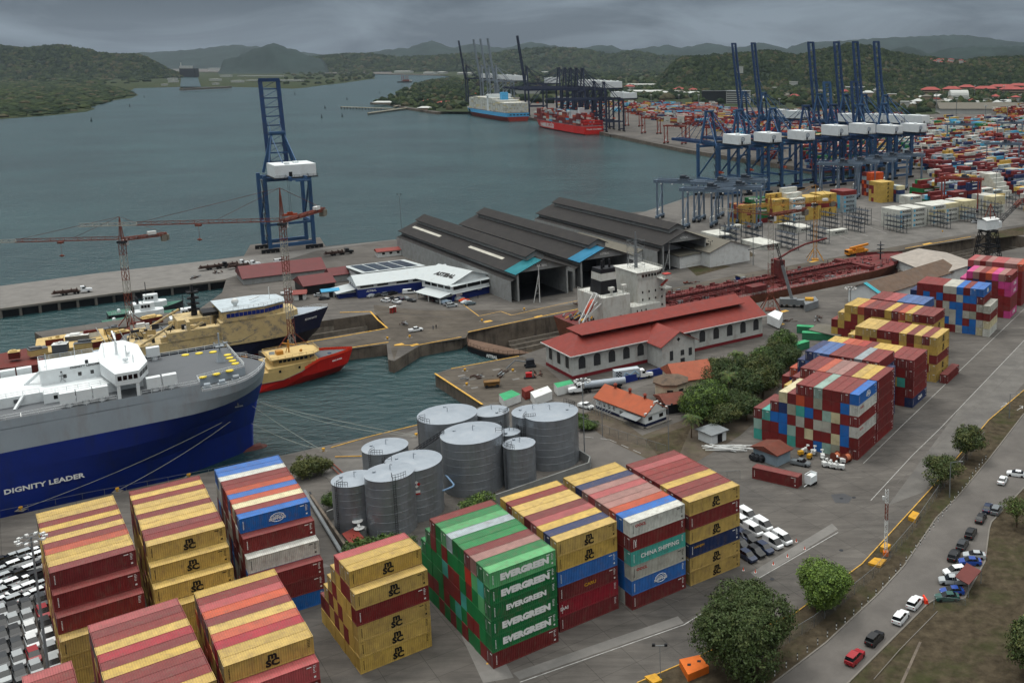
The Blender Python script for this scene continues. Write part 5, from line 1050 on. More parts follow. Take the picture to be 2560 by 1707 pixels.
hall('annex_hall','grey roofed annex with blank white wall at the right end of the sheds',G(*V6(205,462)),25,55,7.5,11.5,M_GROOF,M_WHITE)
hall('transit_shed','low white louvred shed in front of the largest black shed',G(*V6(0,470)),19,20,6,6.3,M_GROOF,M_WHITE,louv=True)
# blue and white office
Z5=lambda u,v:(780.9+u*.16016,514.5+v*.16016)
p=G(*Z5(265,1067));q=G(*Z5(1130,952));yw=math.atan2(q.y-p.y,q.x-p.x);T=thing('office_building','blue and white shipyard office with solar panels and lettered white roof','office building',(p.x,p.y,0),yw)
Lx=(q-p).length+14;m=MB();m.mt(1).box(0,Lx,0,16,0,3.7).mt(2).box(-.03,Lx+.03,-.03,16.03,3.7,5.6).mt(0);hip(m,0,Lx,0,16,5.6,8.6,.8,False,False);m.ob('long_wing',[M_WROOF,M_BLUEW,M_SWHITE],T)
m=MB();m.mt(1).box(5,Lx-9,16.1,43,0,4.8).mt(0).face([(4,8.3,8.9),(Lx-8,8.3,8.9),(Lx-8,45,5.4),(4,45,5.4)]).face([(4,8.3,8.8),(4,45,5.3),(Lx-8,45,5.3),(Lx-8,8.3,8.8)]);m.ob('rear_wing',[M_WROOF,M_SWHITE],T)
for i in range(4): m=MB();w1=(Lx-13)/4;x=6+i*(w1-.7);m.face([(x,12,8.68),(x+w1-1.5,12,8.68),(x+w1-1.5,42,5.82),(x,42,5.82)]);m.ob('solar_panel',[M_SOL],T)
for x0,x1 in ((1,6.5),(8,12.5),(16,21),(23,32)):
    m=MB();m.box(x0,x1,-.12,-.04,4.3,5.2);m.ob('window',[M_GLASS],T)
for k in range(4): m=MB();m.box(-.12,-.04,2+k*3.4,4.2+k*3.4,4,5.3);m.ob('window',[M_GLASS],T)
mk('lettering',text_mesh('ASTIBAL',1.1,M_LETW,.02,.02),T,(5.5,-.08,2.6))
m=MB();m.mt(1).box(-7,-.1,4,15,0,2.2).mt(0).face([(-8,3,2.4),(-.1,3,3.4),(-.1,16,3.4),(-8,16,2.4)]);m.box(-8,-.2,3,16,2.2,2.35);m.ob('lean_to',[M_WROOF,M_BLUEW],T)
gB=G(*Z5(1612,1112));gR=G(*Z5(2240,965));yB=math.atan2(gR.y-gB.y,gR.x-gB.x);lB=(gR-gB).length
rel=T.matrix_world if 0 else (Matrix.Translation((p.x,p.y,0))@Matrix.Rotation(yw,4,'Z')).inverted()@(Matrix.Translation((gB.x,gB.y,0))@Matrix.Rotation(yB,4,'Z'))
def sub(name,m,mats): o=m.ob(name,mats,T);o.matrix_local=rel;return o
W2=lB;m=MB();m.mt(1).box(0,W2,0,21,0,3.5).mt(2).box(-.04,W2+.04,-.04,21,3.5,6.8).mt(0);gable(m,0,W2,1.5,24,6.8,10.8,.9,0,2,walls=False)
m.mt(0).face([(-.9,-1,6.5),(W2+.9,-1,6.5),(W2+.9,1.6,7.3),(-.9,1.6,7.3)]).face([(-1,-1.4,3.3),(W2+1.2,-1.4,3.3),(W2+1.2,0,3.8),(-1,0,3.8)])
m.face([(-6.5,-1,2.9),(0,-1,4),(0,17,4),(-6.5,17,2.9)]).box(-6.5,-.1,-1,17,2.72,2.8);sub('gabled_wing',m,[M_WROOF,M_BLUEW,M_SWHITE])
for x in (-6,): 
    for y in (0,8,16): m=MB();m.beam((x,y,0),(x,y,2.8),.3);sub('canopy_post',m,[M_WHITE])
for i in range(3): w1=(W2-1.5)/3;m=MB();m.box(.8+i*w1,.3+(i+1)*w1,-.14,-.06,4.7,6.3);sub('window',m,[M_GLASS])
for i in range(4): m=MB();m.box(-.14,-.06,1+i*4.6,4.8+i*4.6,4.9,6.2);sub('window',m,[M_GLASS])
k=4/(W2/2);t=mk('lettering',text_mesh('ASTIBAL',3.5,M_LETK,.02,.06),T);sl_=math.atan(k)
t.matrix_local=rel@Matrix.Translation((W2*.22,11.5,6.8+k*W2*.22+.35))@Matrix.Rotation(-sl_,4,'Y')@Matrix.Rotation(-math.pi/2,4,'Z')@Matrix.Rotation(-math.pi/2,4,'X')
m=MB();m.box(2,5,-.1,-.05,1.8,2.9).box(13,15,-.1,-.05,2.4,2.8);sub('wall_sign',m,[M_LETW])
# low red roofed workshops left of the office
def simple(name,label,pts,ze,zr,roof,wall,cat='workshop',depth=12,ov=.6,door=False,win=0,hipped=False,group=None):
    a=G(*pts[0]);b=G(*pts[1]);yw=math.atan2(b.y-a.y,b.x-a.x);L_=(b-a).length;T=thing(name,label,cat,(a.x,a.y,0),yw,group);m=MB();m.mt(1).box(0,L_,0,depth,0,ze);m.mt(0)
    hip(m,0,L_,0,depth,ze,zr,ov,hipped,hipped)
    if not hipped: m.mt(1).face([(0,0,ze),(0,depth/2,zr),(0,depth,ze)]).face([(L_,0,ze),(L_,depth,ze),(L_,depth/2,zr)])
    m.ob('building_shell',[roof,wall],T)
    if door: m=MB();m.box(L_*.4,L_*.4+1.6,-.08,-.02,0,min(2.3,ze-.3));m.ob('door',[M_BLACK],T)
    for k in range(win): m=MB();x=L_*(k+.6)/(win+.4);m.box(x,x+min(1.4,L_/win*.5),-.08,-.02,ze*.42,ze*.8);m.ob('window',[M_GLASS],T)
    return T
M_DRR=mat('dark_red_roof','#561a1c',.6,var=.15,stain=.3,ssc=.4,stcol=(.05,.02,.02))
simple('workshop','long dark red roofed workshop on the pier root',[(560,655),(748,632)],3,7,M_DRR,M_CORR,depth=20)
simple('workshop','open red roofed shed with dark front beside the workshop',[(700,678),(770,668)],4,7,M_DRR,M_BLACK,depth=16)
simple('workshop','small red roofed shed left of the blue office',[(762,650),(800,645)],3.4,6,M_DRR,M_CORR,depth=10)
simple('kiosk','white and blue hut with red roof by the parked cars',[(676,690),(702,688)],2.6,4,M_REDR,M_WHITE,'kiosk',4,door=True)
simple('kiosk','white hut with grey blue roof between parked cars',[(742,685),(778,681)],2.8,3.4,M_BLUER,M_WHITE,'kiosk',5,door=True)
simple('kiosk','red roofed hut on the pier behind the solar panels',[(868,592),(925,586)],3,4.2,M_REDR,M_WHITE,'kiosk',6,win=3)
simple('kiosk','small white blue gatehouse in front of the shed doorway',[(1172,683),(1188,681)],2.8,4,M_WROOF,M_WHITE,'kiosk',4,door=True)
simple('kiosk','blue white hut on the strip beyond the dock',[(1702,648),(1712,646)],2.6,2.8,M_GROOF,M_BLUEW,'kiosk',4,door=True)
# big red roofed hall with arched windows
a=G(*V5(1592,1226));c5q=G(*V5(1400,1131));e=G(1747,736)
yw=YA-.02;u=Vector((math.cos(yw),math.sin(yw),0));n_=Vector((-u.y,u.x,0));Wd=abs((c5q-a).dot(n_));ze=AT(*V5(1588,1062),a.y).z
fr=G(*V6(555,780),ze);Lh=(fr-a).dot(u)-.6;Wd=max(14,min(20,Wd))
T=thing('red_roofed_hall','white plaster hall with red metal roof, raised ridge roof and arched windows','hall',(a.x,a.y,0),yw)
m=MB();m.box(0,Lh,0,Wd,0,ze).mt(1).box(-.08,Lh+.08,-.08,Wd+.08,0,1.1);m.ob('wall',[M_PLAS,M_PLINTH],T)
m=MB();hip(m,0,Lh,0,Wd,ze,ze+5.2,1.2,True,False);m.mt(0);m.ob('roof',[M_REDR],T)
m=MB();z2=ze+4.2;x0,x1=6.5,Lh-6;m.mt(1).box(x0+1,x1-1,Wd*.32,Wd*.68,ze+2,z2+.4).mt(0);hip(m,x0,x1,Wd*.25,Wd*.75,z2+.5,z2+2.9,.8,True,False);mo=m.ob('raised_roof',[M_REDR,M_BLACK],T)
m=MB();m.face([(Lh,0,ze),(Lh,Wd,ze),(Lh,Wd/2,ze+5)]);m.ob('end_gable',[M_PLAS],T)
wx0=(G(*V5(2150,1131))-a).dot(u);wx0=max(18,min(Lh*.55,wx0));ww=13;wl=9
m=MB();m.box(wx0,wx0+ww,-wl,0,0,ze);m.face([(wx0,-wl,ze),(wx0+ww,-wl,ze),(wx0+ww/2,-wl,ze+3.6)]);m.ob('cross_wing',[M_PLAS],T)
m=MB();k=3.6/(ww/2);zo=ze-k*1.1;ya=Wd*.36
for s in (0,1):
    x=wx0-1.1 if s==0 else wx0+ww+1.1;V=[(x,-wl-1,zo+.25),(x,-1.2,zo+.25),(wx0+ww/2,ya,ze+3.85),(wx0+ww/2,-wl-1,ze+3.85)];m.quads(V+[(q[0],q[1],q[2]-.2) for q in V],[(0,1,2,3),(7,6,5,4),(0,3,7,4)])
m.ob('cross_roof',[M_REDR],T)
M_ARW=mat('arched_glazing',(.03,.032,.035),.35,var=.4,sc=3)
nw=5
for i in range(nw): m=MB();arch(m,wx0*(i+.62)/(nw+.1),0,2.9,2.5,4.1);m.ob('arched_window',[M_ARW],T)
rx=wx0+ww;nr=max(3,int((Lh-rx)/6))
for i in range(nr): m=MB();arch(m,rx+(Lh-rx)*(i+.6)/(nr+.1),0,2.9,2.5,4.1);m.ob('arched_window',[M_ARW],T)
for i in range(3): m=MB();arch(m,Wd*(i+.6)/3.2,0,2.9,2.2,4.1,'y');m.ob('arched_window',[M_ARW],T)
for x,z,w1,h1 in ((3,2.2,1.3,3.2),(7.3,3.2,1.4,1.8),(10.5,2.6,1.3,2.6),(7.2,.6,1.7,1.6)): m=MB();m.box(wx0+x,wx0+x+w1,-wl-.08,-wl-.02,z,z+h1);m.ob('window',[M_ARW],T)
m=MB();cx1=wx0+ww/2;m.face([(cx1-.7,-wl-.06,ze+1),(cx1,-wl-.06,ze+.3),(cx1+.7,-wl-.06,ze+1),(cx1,-wl-.06,ze+1.7)]);m.ob('diamond_vent',[M_BLACK],T)
m=MB();m.box(-1.25,Lh+1.25,-1.3,-1.15,ze-.25,ze+.05).box(-1.3,-1.15,-1.2,Wd+1.2,ze-.25,ze+.05);m.ob('gutter',[M_WHITE],T)
# orange roofed cottage
ZO=lambda u,v:(1323+u*.20504,808.5+v*.20504)
a=G(*ZO(775,848));l_=G(*ZO(300,610));r_=G(*ZO(1010,762));yw=math.atan2(r_.y-a.y,r_.x-a.x);W_=(r_-a).length;ul=Vector((-math.sin(yw),math.cos(yw),0));Ld=(l_-a).dot(ul)
T=thing('cottage','orange roofed white cottage with dark blue base and stepped gable','house',(a.x,a.y,0),yw)
m=MB();gable(m,0,W_,0,Ld,3.6,6.3,.5,0,1);m.mt(2).box(-.06,W_+.06,-.06,Ld+.06,0,1.0);m.ob('walls',[M_ORR,M_SWHITE,mat('navy_base','#141c3a',.7)],T)
m=MB();m.box(-.3,W_+.3,-.35,.05,3.4,4.2).box(W_*.25,W_*.75,-.35,.05,4.2,5.6).box(W_*.4,W_*.6,-.35,.05,5.6,6.7);m.ob('stepped_gable',[M_WHITE],T)
for i,y in enumerate((Ld*.2,Ld*.5,Ld*.8)): m=MB();m.tube((W_/2,y,6.2),(W_/2,y,7.4),.4,8).tube((W_/2,y,7.4),(W_/2,y,7.8),.65,8,.3);m.ob('roof_vent',[mat('vent_red','#7a3324',.7)],T)
for x in (1.2,W_-2.6): m=MB();m.box(x,x+1.4,-.08,-.02,1.7,2.7);m.ob('window',[M_GLASS],T)
for y in (Ld*.9,Ld*.8,Ld*.7,Ld*.6): m=MB();m.box(-.08,-.02,y,y+.8,1.7,2.6);m.ob('window',[M_GLASS],T)
m=MB();m.box(-.08,-.02,Ld*.42,Ld*.5,0,2.3);m.ob('door',[M_GREY],T)
m=MB();m.face([(-2.4,1,2.3),(0,1,2.9),(0,Ld*.38,2.9),(-2.4,Ld*.38,2.3)][::-1])
for y in [Ld*.55+k*1.2 for k in range(int(Ld*.45/1.2)+1)]: m.beam((-3,y,1.9),(0,y,3.1),.1);m.beam((-3,y,0),(-3,y,1.9),.08)
for x in (-3,-2,-1): m.beam((x,Ld*.55,2.3+.4*(x+2)),(x,Ld,2.3+.4*(x+2)),.1)
m.ob('awning_frame',[M_GREY],T)
m=MB();m.box(-1,W_+1,-1.2,-.1,-.05,.25).box(-1.2,-.1,-1,Ld,-.05,.25);m.ob('plinth_walk',[M_CONC],T)
# octagonal house
c_=G(1541,914);T=thing('octagonal_house','cream octagonal house with dark stained flat roof','house',c_,yw)
pg=lambda r:[(r*math.cos(math.pi/8+math.pi/4*i),r*math.sin(math.pi/8+math.pi/4*i)) for i in range(8)]
M_CREAM=mat('cream_wall','#b8b09a',.85,stain=.3,ssc=.6,stcol=(.2,.17,.12))
m=MB();m.prism(pg(4.9),0,5.4);m.ob('wall',[M_CREAM],T);m=MB();m.prism(pg(5.6),5.4,5.8).mt(0).quads([(x,y,5.8) for x,y in pg(5.6)]+[(x,y,6.8) for x,y in pg(2.4)],[(i,(i+1)%8,8+(i+1)%8,8+i) for i in range(8)]+[tuple(range(8,16))]);m.ob('roof',[mat('stained_roof','#5a4c40',.9,stain=.8,ssc=.5,stcol=(.03,.028,.026))],T)
for k in (4,5,6): 
    t=math.pi/4*k+math.pi/8*2;M=Matrix.Rotation(t,4,'Z');m=MB();m.box(4.5,4.62,-.9,.9,2.9,4,M);m.ob('window',[M_BLACK],T)
simple('house','terracotta roofed house behind the octagonal house',[(1555,905),(1640,893)],4,7.5,mat('terracotta_roof','#8c4a34',.75,stain=.3,ssc=.4,stcol=(.1,.06,.04)),M_CREAM,'house',14)
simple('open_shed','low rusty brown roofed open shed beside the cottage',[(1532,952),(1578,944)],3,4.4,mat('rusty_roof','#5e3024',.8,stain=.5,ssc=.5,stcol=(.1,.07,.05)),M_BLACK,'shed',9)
simple('kiosk','flat roofed white and navy guard hut by the palm',[(1635,1022),(1668,1010)],2.9,3.0,M_GREY,M_SWHITE,'kiosk',5.5,door=True)
simple('tin_shed','corrugated shed with rusty red roof beside the cable drums',[(1785,1072),(1815,1058)],3.2,4.4,mat('rusty_roof','#5e3024'),mat('blue_grey_tin','#8496a2',.6,rib_shade=1.2),'shed',8)
# brown roofed building in front of the dock, white gabled front
Z4=lambda u,v:(1940/KK+u*.15306/KK,640/KK+v*.15306/KK)
a=G(*Z4(1180,745));b=a+Vector((16,0,0));T=hall('workshop_hall','long brown roofed workshop with white gable and teal roof edge',a,16,62,5.5,9,mat('brown_felt_roof','#5a4a3e',.9,var=.2,stain=.4,ssc=.3,stcol=(.12,.11,.1)),M_SWHITE,yaw=YA-math.pi/2+.16)
m=MB();m.face([(8,-.9,9.32),(17,-.9,5.35),(17,1.6,5.35),(8,1.6,9.32)]);m.ob('teal_edge',[M_TEALR],T)
a=G(2150,655);hall('warehouse','broad pale roofed warehouse behind the blue and white containers',a,30,42,4.5,7.5,mat('pale_roof','#8f8880',.7,stain=.3,ssc=.3,stcol=(.2,.19,.18)),M_WHITE,yaw=YA-.35)
# green container workshop by the tanker
simple('green_shed','grey tin roofed workshop among green containers',[(1862,775),(1925,790)],3,4,M_GROOF,mat('dull_green','#2c6b4c',.7),'shed',9)
for i,(x,y,r,l) in enumerate(((1818,812,.75,9),(1842,780,-.2,11),(1830,765,-.2,6))):
    p=G(x,y);T=thing('site_container',['long green site container pointing at the yard','green site container along the workshop front','short green site container behind'][i],'site cabin',p,r);m=MB();m.box(0,l,0,2.4,0,2.5);m.box(.3,l-.3,-.05,0,.4,2.1);m.ob('body',[mat('dull_green','#2c6b4c')],T);m=MB();m.box(-.1,l+.1,-.1,2.5,2.5,2.62);m.ob('roof',[mat('bright_green_roof','#2f8a5c',.6)],T)
# storage tanks
M_TANK=mat('tank_aluminium','#878d93',.36,metal=.5,var=.12,sc=.4,stain=.65,ssc=.3,streak=.15,stcol=(.15,.15,.15));M_TTOP=mat('tank_roof','#8f98a1',.42,metal=.15,var=.12,sc=.4,stain=.3,ssc=.4,stcol=(.3,.3,.3))
TK=[((1027.3,950.2),7.2,12.6,'wide silver tank at the rear left of the tank farm'),((1129.8,943.5),4.3,10.5,'mid sized silver tank in the rear row'),((1222,944),5.0,12.6,'silver tank mostly hidden behind the rightmost big tank'),((1264.8,945.2),6.75,12.9,'tallest looking silver tank at the right end with a bright sheen'),((1084,993.2),7.2,13.,'biggest silver tank in the middle with outside stair'),((1191.9,1017.7),3.75,10.4,'narrow silver tank before the right end tank'),((1169.4,991.5),2.6,10,'slim silver tank with pipe fittings, third from right'),((884.2,1024.1),5.2,9.5,'low silver tank nearest the quay edge'),((948,1057.7),6.2,11.9,'silver tank with hazard diamonds on its side'),((894,1082.9),5.1,12.9,'front silver tank in the middle of the front row'),((811.6,1098.4),4.45,10.8,'front silver tank at the left end')]
for (x,y),r,h,lb in TK:
    p=G(x,y,h);T=thing('storage_tank',lb,'storage tank',(p.x,p.y,0),RND.uniform(0,6),'silver storage tanks');n=48;m=MB()
    P=[];nl=7
    for k in range(nl+1): P+=[(r*math.cos(2*math.pi*i/n),r*math.sin(2*math.pi*i/n),h*k/nl) for i in range(n)]
    m.quads(P,[(k*n+i,k*n+(i+1)%n,(k+1)*n+(i+1)%n,(k+1)*n+i) for k in range(nl) for i in range(n)]);m.ob('tank_wall',[M_TANK],T,smooth=True)
    m=MB()
    for k in range(1,nl+1): 
        z=h*k/nl-.04;m.path([((r+.03)*math.cos(2*math.pi*i/n),(r+.03)*math.sin(2*math.pi*i/n),z) for i in range(n+1)],.02,4)
    m.ob('weld_rings',[M_TANK],T)
    m=MB();P=[((r+.08)*math.cos(2*math.pi*i/n),(r+.08)*math.sin(2*math.pi*i/n),h) for i in range(n)]+[(0,0,h+r*.09)];m.quads(P,[(i,(i+1)%n,n) for i in range(n)]);m.tube((.2,0,h),(.2,0,h+r*.09+1.2),.09,6).tube((.2,0,h+r*.09+1.2),(.7,0,h+r*.09+1),.09,6).tube((-r*.6,.3,h+.2),(-r*.6,.3,h+.5),.35,10);m.ob('tank_roof',[M_TTOP],T,smooth=False)
    m=MB()
    a0=RND.uniform(2.5,5.5);a0=a0 if abs(r-7.2)>.01 or h<12.9 else 0
    ar=[((r-.1)*math.cos(a0+t*.12),(r-.1)*math.sin(a0+t*.12),h+.05) for t in range(6)];rail(m,ar,1.1,1,.035);ar2=[((r-1.6)*math.cos(a0+t*.15),(r-1.6)*math.sin(a0+t*.15),h+.1) for t in (0,5)];rail(m,[ar[0],ar2[0]],1.1,1,.035)
    for k in range(int(h/.5)): m.beam(((r+.35)*math.cos(a0),(r+.35)*math.sin(a0),k*.5),((r+.35)*math.cos(a0+.09),(r+.35)*math.sin(a0+.09),k*.5),.05)
    for q in (0,.09): m.beam(((r+.35)*math.cos(a0+q),(r+.35)*math.sin(a0+q),0),((r+.35)*math.cos(a0+q),(r+.35)*math.sin(a0+q),h+1),.07)
    m.ob('ladder',[M_DARK],T)
    if 'biggest' in lb:
        T.rotation_euler=(0,0,0);m=MB();s=Vector((-r*.9,-.6,h));e_=Vector((-r-5.2,-4.5,h-3.2));m.beam(s,e_,.7,.2);rail(m,[s+Vector((0,.35,0)),e_+Vector((0,.35,0))],1,.8,.04);rail(m,[s-Vector((0,.35,0)),e_-Vector((0,.35,0))],1,.8,.04);m.ob('stair_bridge',[M_DARK],T)
    if 'hazard' in lb:
        T.rotation_euler=(0,0,0);t=-1.15;c,s=math.cos(t),math.sin(t);tv=Vector((-s,c,0));o=Vector((c*(r+.1),s*(r+.1),h-3))
        m=MB()
        for k,(dx,dz) in enumerate(((0,.9),(-.9,0),(.9,0),(0,-.9))): cc_=o+tv*dx*.5+Vector((0,0,dz*.5));m.mt(k%3);m.face([cc_+tv*.42,cc_+Vector((0,0,.42)),cc_-tv*.42,cc_-Vector((0,0,.42))][::-1])
        o2=o+Vector((0,0,-2.4));m.mt(0).face([o2+tv*-.7,o2+tv*.7,o2+tv*.7+Vector((0,0,1)),o2+tv*-.7+Vector((0,0,1))]).mt(2).face([o2*1.0005+tv*-.7,o2*1.0005+tv*.7,o2*1.0005+tv*.7+Vector((0,0,.4)),o2*1.0005+tv*-.7+Vector((0,0,.4))]);m.ob('hazard_sign',[M_LETW,M_NAVY,M_RED],T)
# bund wall, pipes and pump shed round the tank farm
def wall(name,label,pts,h,w,m_,cat='wall'):
    m=MB()
    for a,b in zip(pts,pts[1:]):
        a=Vector(a);b=Vector(b);d=(b-a).normalized();n_=Vector((-d.y,d.x,0))*w/2;m.prism([(a-n_)[:2],(b-n_)[:2],(b+n_)[:2],(a+n_)[:2]],-.1,h)
    o=m.ob(name,[m_]);return tag(o,label,cat)
M_CW=mat('concrete_wall','#7a7c7a',.9,var=.12,stain=.4,ssc=.4,stcol=(.1,.1,.095))
wall('bund_wall','pale concrete wall round the right side of the tank farm',[G(1060,1185),G(1352,1082),G(1356,1068),G(1325,1048)],2.3,.35,M_CW)
wall('bund_wall','grey concrete wall at the left of the tanks',[G(752,1195),G(790,1180)],2.2,.35,M_CW)
wall('bund_wall','dark retaining wall beside the pipe run',[G(715,1150),G(800,1275)],1.6,.5,M_WALL)
def pipe(label,pts,r,m_,name='pipeline'):
    o=MB().path([Vector(p) for p in pts],r,8).ob(name,[m_]);return tag(o,label,'pipe')
up_=lambda x,y,z:G(x,y)+Vector((0,0,z))
pipe('thick grey pipe beside the tall container stack',[up_(700,1135,.8),up_(790,1285,.8)],.4,M_GREY);pipe('thin dark pipe beside the thick grey one',[up_(712,1135,.6),up_(800,1280,.6)],.18,M_DARK)
pipe('pale blue pipe bridge before the hazard marked tank',[up_(960,1195,4.5),up_(1042,1160,4.5),up_(1045,1155,4.5),up_(1015,1118,4.5)],.22,mat('pipe_blue','#6d8aa8',.5))
pipe('red pipe pair beside the bushy tree, left one',[up_(752,1068,.5),up_(800,1112,.5)],.15,M_CRD);pipe('red pipe pair beside the bushy tree, right one',[up_(762,1066,.5),up_(808,1108,.5)],.15,M_CRD)
pipe('yellow pipe run behind the low tank',[up_(770,1052,.4),up_(845,1050,.4)],.15,M_YEL)
M_BLKH=M_DARK
p=G(825,1230);T=thing('pump_tower','grey round concrete dosing tank with two white discs','tank',p);m=MB();m.tube((0,0,0),(0,0,1.6),1.6,20);m.ob('base_drum',[M_CW],T);m=MB();m.tube((-.3,.4,3.1),(-.3,.4,3.2),1.1,20).tube((.5,-.9,2.2),(.5,-.9,2.3),1.1,20).beam((-.3,.4,3.2),(.5,-.9,2.3),.5).tube((0,0,1.6),(0,0,3.1),.15,8);m.ob('disc',[M_WHITE],T)
slab('roof_slab','small dark red flat roof beside the pump tank','roof',[(785,1225),(815,1210),(840,1238),(812,1256)][::-1],1.5,2.0,[M_REDR,M_WALL])
# caisson gate of the big dock
a=DK(-1,6);b=DK(3,DW+2);T=thing('dock_gate','black dock gate with brown walkway and white lettering','dock gate',(0,0,0));m=MB()
pa_,pb_=DK(-4,4),DK(6,DW-1)
d_=(pb_-pa_).normalized();n_=Vector((d_.y,-d_.x,0));P=[pa_-n_*3,pa_+d_*6-n_*0+n_*2.5,(pa_+pb_)/2+n_*4,pb_-d_*6+n_*2.5,pb_-n_*3]
m.prism([(q.x,q.y) for q in P],-9,-2.2);m.ob('gate_body',[M_BLACK],T);m=MB();m.prism([(q.x,q.y) for q in P],-2.19,-1.7);rail(m,[q+Vector((0,0,-1.7)) for q in P],1.1,2,.05);m.ob('walkway',[mat('walkway_brown','#5a4638',.8)],T)
q=(pa_+pb_)/2+d_*4;t=mk('lettering',text_mesh('ASTIBAL',1.5,M_LETW,.02,.04),T,(q.x+n_.x*4.2,q.y+n_.y*4.2,-3.3));t.rotation_euler=(0,0,math.atan2(d_.y,d_.x))
# ---------------------------------------------------------------- road, kerbs, grass, markings
def strip_(name,poly,z,m):
    P=[G(x,y) for x,y in poly];P=[Vector((p.x,p.y,z)) for p in P];mb=MB();tr=tessellate_polygon([P]);mb.quads(P,[t if (P[t[1]]-P[t[0]]).cross(P[t[2]]-P[t[0]]).z>0 else t[::-1] for t in tr]);return mb.ob(name,[m],struct=True)
CB=lambda u,v:(1561.9+u*.33595,1044.6+v*.33595)
M_ROAD=mat('road_asphalt',(.1,.093,.086),.9,var=.22,sc=.12,bump=.3,bsc=3,stain=.5,ssc=.05,stcol=(.085,.08,.075),spec=.2)
M_SLAB=mat('pale_concrete',(.145,.14,.132),.85,var=.2,sc=.2,stain=.6,ssc=.12,stcol=(.1,.098,.095),spec=.2)
M_SLAB2=mat('worn_concrete',(.11,.105,.098),.85,var=.25,sc=.15,stain=.6,ssc=.1,stcol=(.07,.068,.066),spec=.2)
M_WET=mat('damp_asphalt',(.05,.052,.056),.4,var=.2,sc=.3)
edge=[(1300,1640),(1463,1568),(1571,1522),(1700,1464),(1825,1409),(1980,1295),(2143,1117),(2271,965),(2352,896),(2560,700)]
rdl=[(1690,1640),(1777,1568),(1898,1475),(2014,1367),(2076,1300),(2150,1190),(2200,1140),(2274,1051),(2352,950),(2600,690)]
rdr=[(1850,1640),(1948,1568),(2130,1387),(2155,1372),(2215,1375),(2262,1290),(2272,1215),(2277,1199),(2352,1120),(2600,900)]
strip_('grass',edge+rdl[::-1],.02,M_GRASS);strip_('road',rdl+rdr[::-1],.012,M_ROAD);strip_('grass',rdr+[(2700,1100),(2700,1700),(1900,1700)],.024,M_GRASS)
strip_('path',[CB(1325,1535),CB(1332,1535),CB(1757,1062),CB(1752,1058)],.09,M_GRASS);strip_('path',[CB(1505,1559),CB(1528,1559),CB(1652,1280),CB(1635,1275)],.05,M_WALL)
strip_('forecourt',[(1320,955),(1385,935),(1475,1000),(1580,960),(1640,940),(1760,945),(1700,1000),(1560,1085),(1500,1060),(1400,1012)],.016,M_DRY)
strip_('forecourt',[(1480,1010),(1590,975),(1560,1045),(1520,1055)],.03,M_GRASS)
strip_('forecourt',[(1560,985),(1700,880),(1810,800),(1840,830),(1745,940),(1690,965)],.02,M_DRY)
strip_('lawn',[(1500,600),(1640,575),(1715,570),(1735,588),(1590,612)],.02,M_GRASS);strip_('lawn',[(1565,602),(1600,597),(1680,612),(1600,634)],.03,M_GRASS)
strip_('lawn',[(2270,535),(2352,520),(2352,540),(2280,548)],.03,M_GRASS)
strip_('access_road',[(1330,1070),(1280,960),(1370,890),(1500,850),(1560,840),(1580,850),(1440,900),(1370,940),(1420,1010),(1580,1075),(1540,1110)],.008,M_ROAD)
strip_('quay_apron',[(700,1075),(960,985),(1130,938),(1195,818),(1036,848),(1000,858),(1112,932),(1128,1000),(940,1030),(760,1100)],.006,M_SLAB2)
for i,(p,q,w) in enumerate((((1740,1328),(1925,1215),22),((1194,1560),(1571,1430),26),((560,1330),(760,1300),10),((690,1200),(560,1240),0))):
    if not w: continue
    strip_('concrete_slab',[p,q,(q[0]-14,q[1]-w*.6),(p[0]-16,p[1]-w*.6)][::-1],.01,M_SLAB)
strip_('concrete_slab',[(1060,1460),(1110,1430),(1180,1555),(1110,1568)],.011,M_SLAB)
strip_('concrete_slab',[(2040,1160),(2120,1130),(2352,880),(2352,780),(2210,930)],.009,M_SLAB2)
strip_('puddle',[CB(1030,270),CB(1120,262),CB(1180,290),CB(1150,330),CB(1060,325)],.017,M_WET)
strip_('pier_apron',[(0,707),(260,672),(520,640),(730,575),(930,548),(440,603),(220,628),(0,657)],.006,M_SLAB)
strip_('terminal_apron',[(1440,500),(1760,620),(2230,535),(2352,515),(2352,400),(2000,425),(1560,460)],.006,M_SLAB2)
M_LINE=mat('line_white',(.3,.3,.29),.8,var=.35,sc=1.2,stain=.6,ssc=.7,stcol=(.13,.13,.125));M_LINY=mat('line_yellow',(.5,.29,.05),.8,var=.3,sc=1,stain=.55,ssc=.6,stcol=(.12,.1,.07))
def line(pts,w=.18,z=.022,m=M_LINE,dash=None,name='marking'):
    mb=MB();P=[Vector((*G(x,y)[:2],z)) for x,y in pts]
    for a,b in zip(P,P[1:]):
        d=(b-a);l=d.length;d.normalize();n_=Vector((-d.y,d.x,0))*w/2
        segs=[(0,l)] if not dash else [(k*(dash[0]+dash[1]),min(l,k*(dash[0]+dash[1])+dash[0])) for k in range(int(l/(dash[0]+dash[1]))+1)]
        for s,e in segs:
            if e>s: mb.face([a+d*s-n_,a+d*e-n_,a+d*e+n_,a+d*s+n_])
    return mb.ob(name,[m],struct=True)
line([(1983,1064),(2066,983),(2352,710),(2420,650)]);line([(2000,1149),(2096,1045),(2160,983),(2352,782),(2430,700)]);line([(1194,1566),(1571,1434),(1745,1326),(1925,1222)],.22)
line([(2060,1110),(2352,830)],.12,m=M_ROAD);line([(1300,1300),(1560,1380)],.1,m=M_ROAD)
def kerb(pts,w,h,m,name='kerb'):
    mb=MB();P=[G(x,y) for x,y in pts]
    for a,b in zip(P,P[1:]): mb.beam(a+Vector((0,0,h/2)),b+Vector((0,0,h/2)),w,h)
    return mb.ob(name,[m],struct=True)
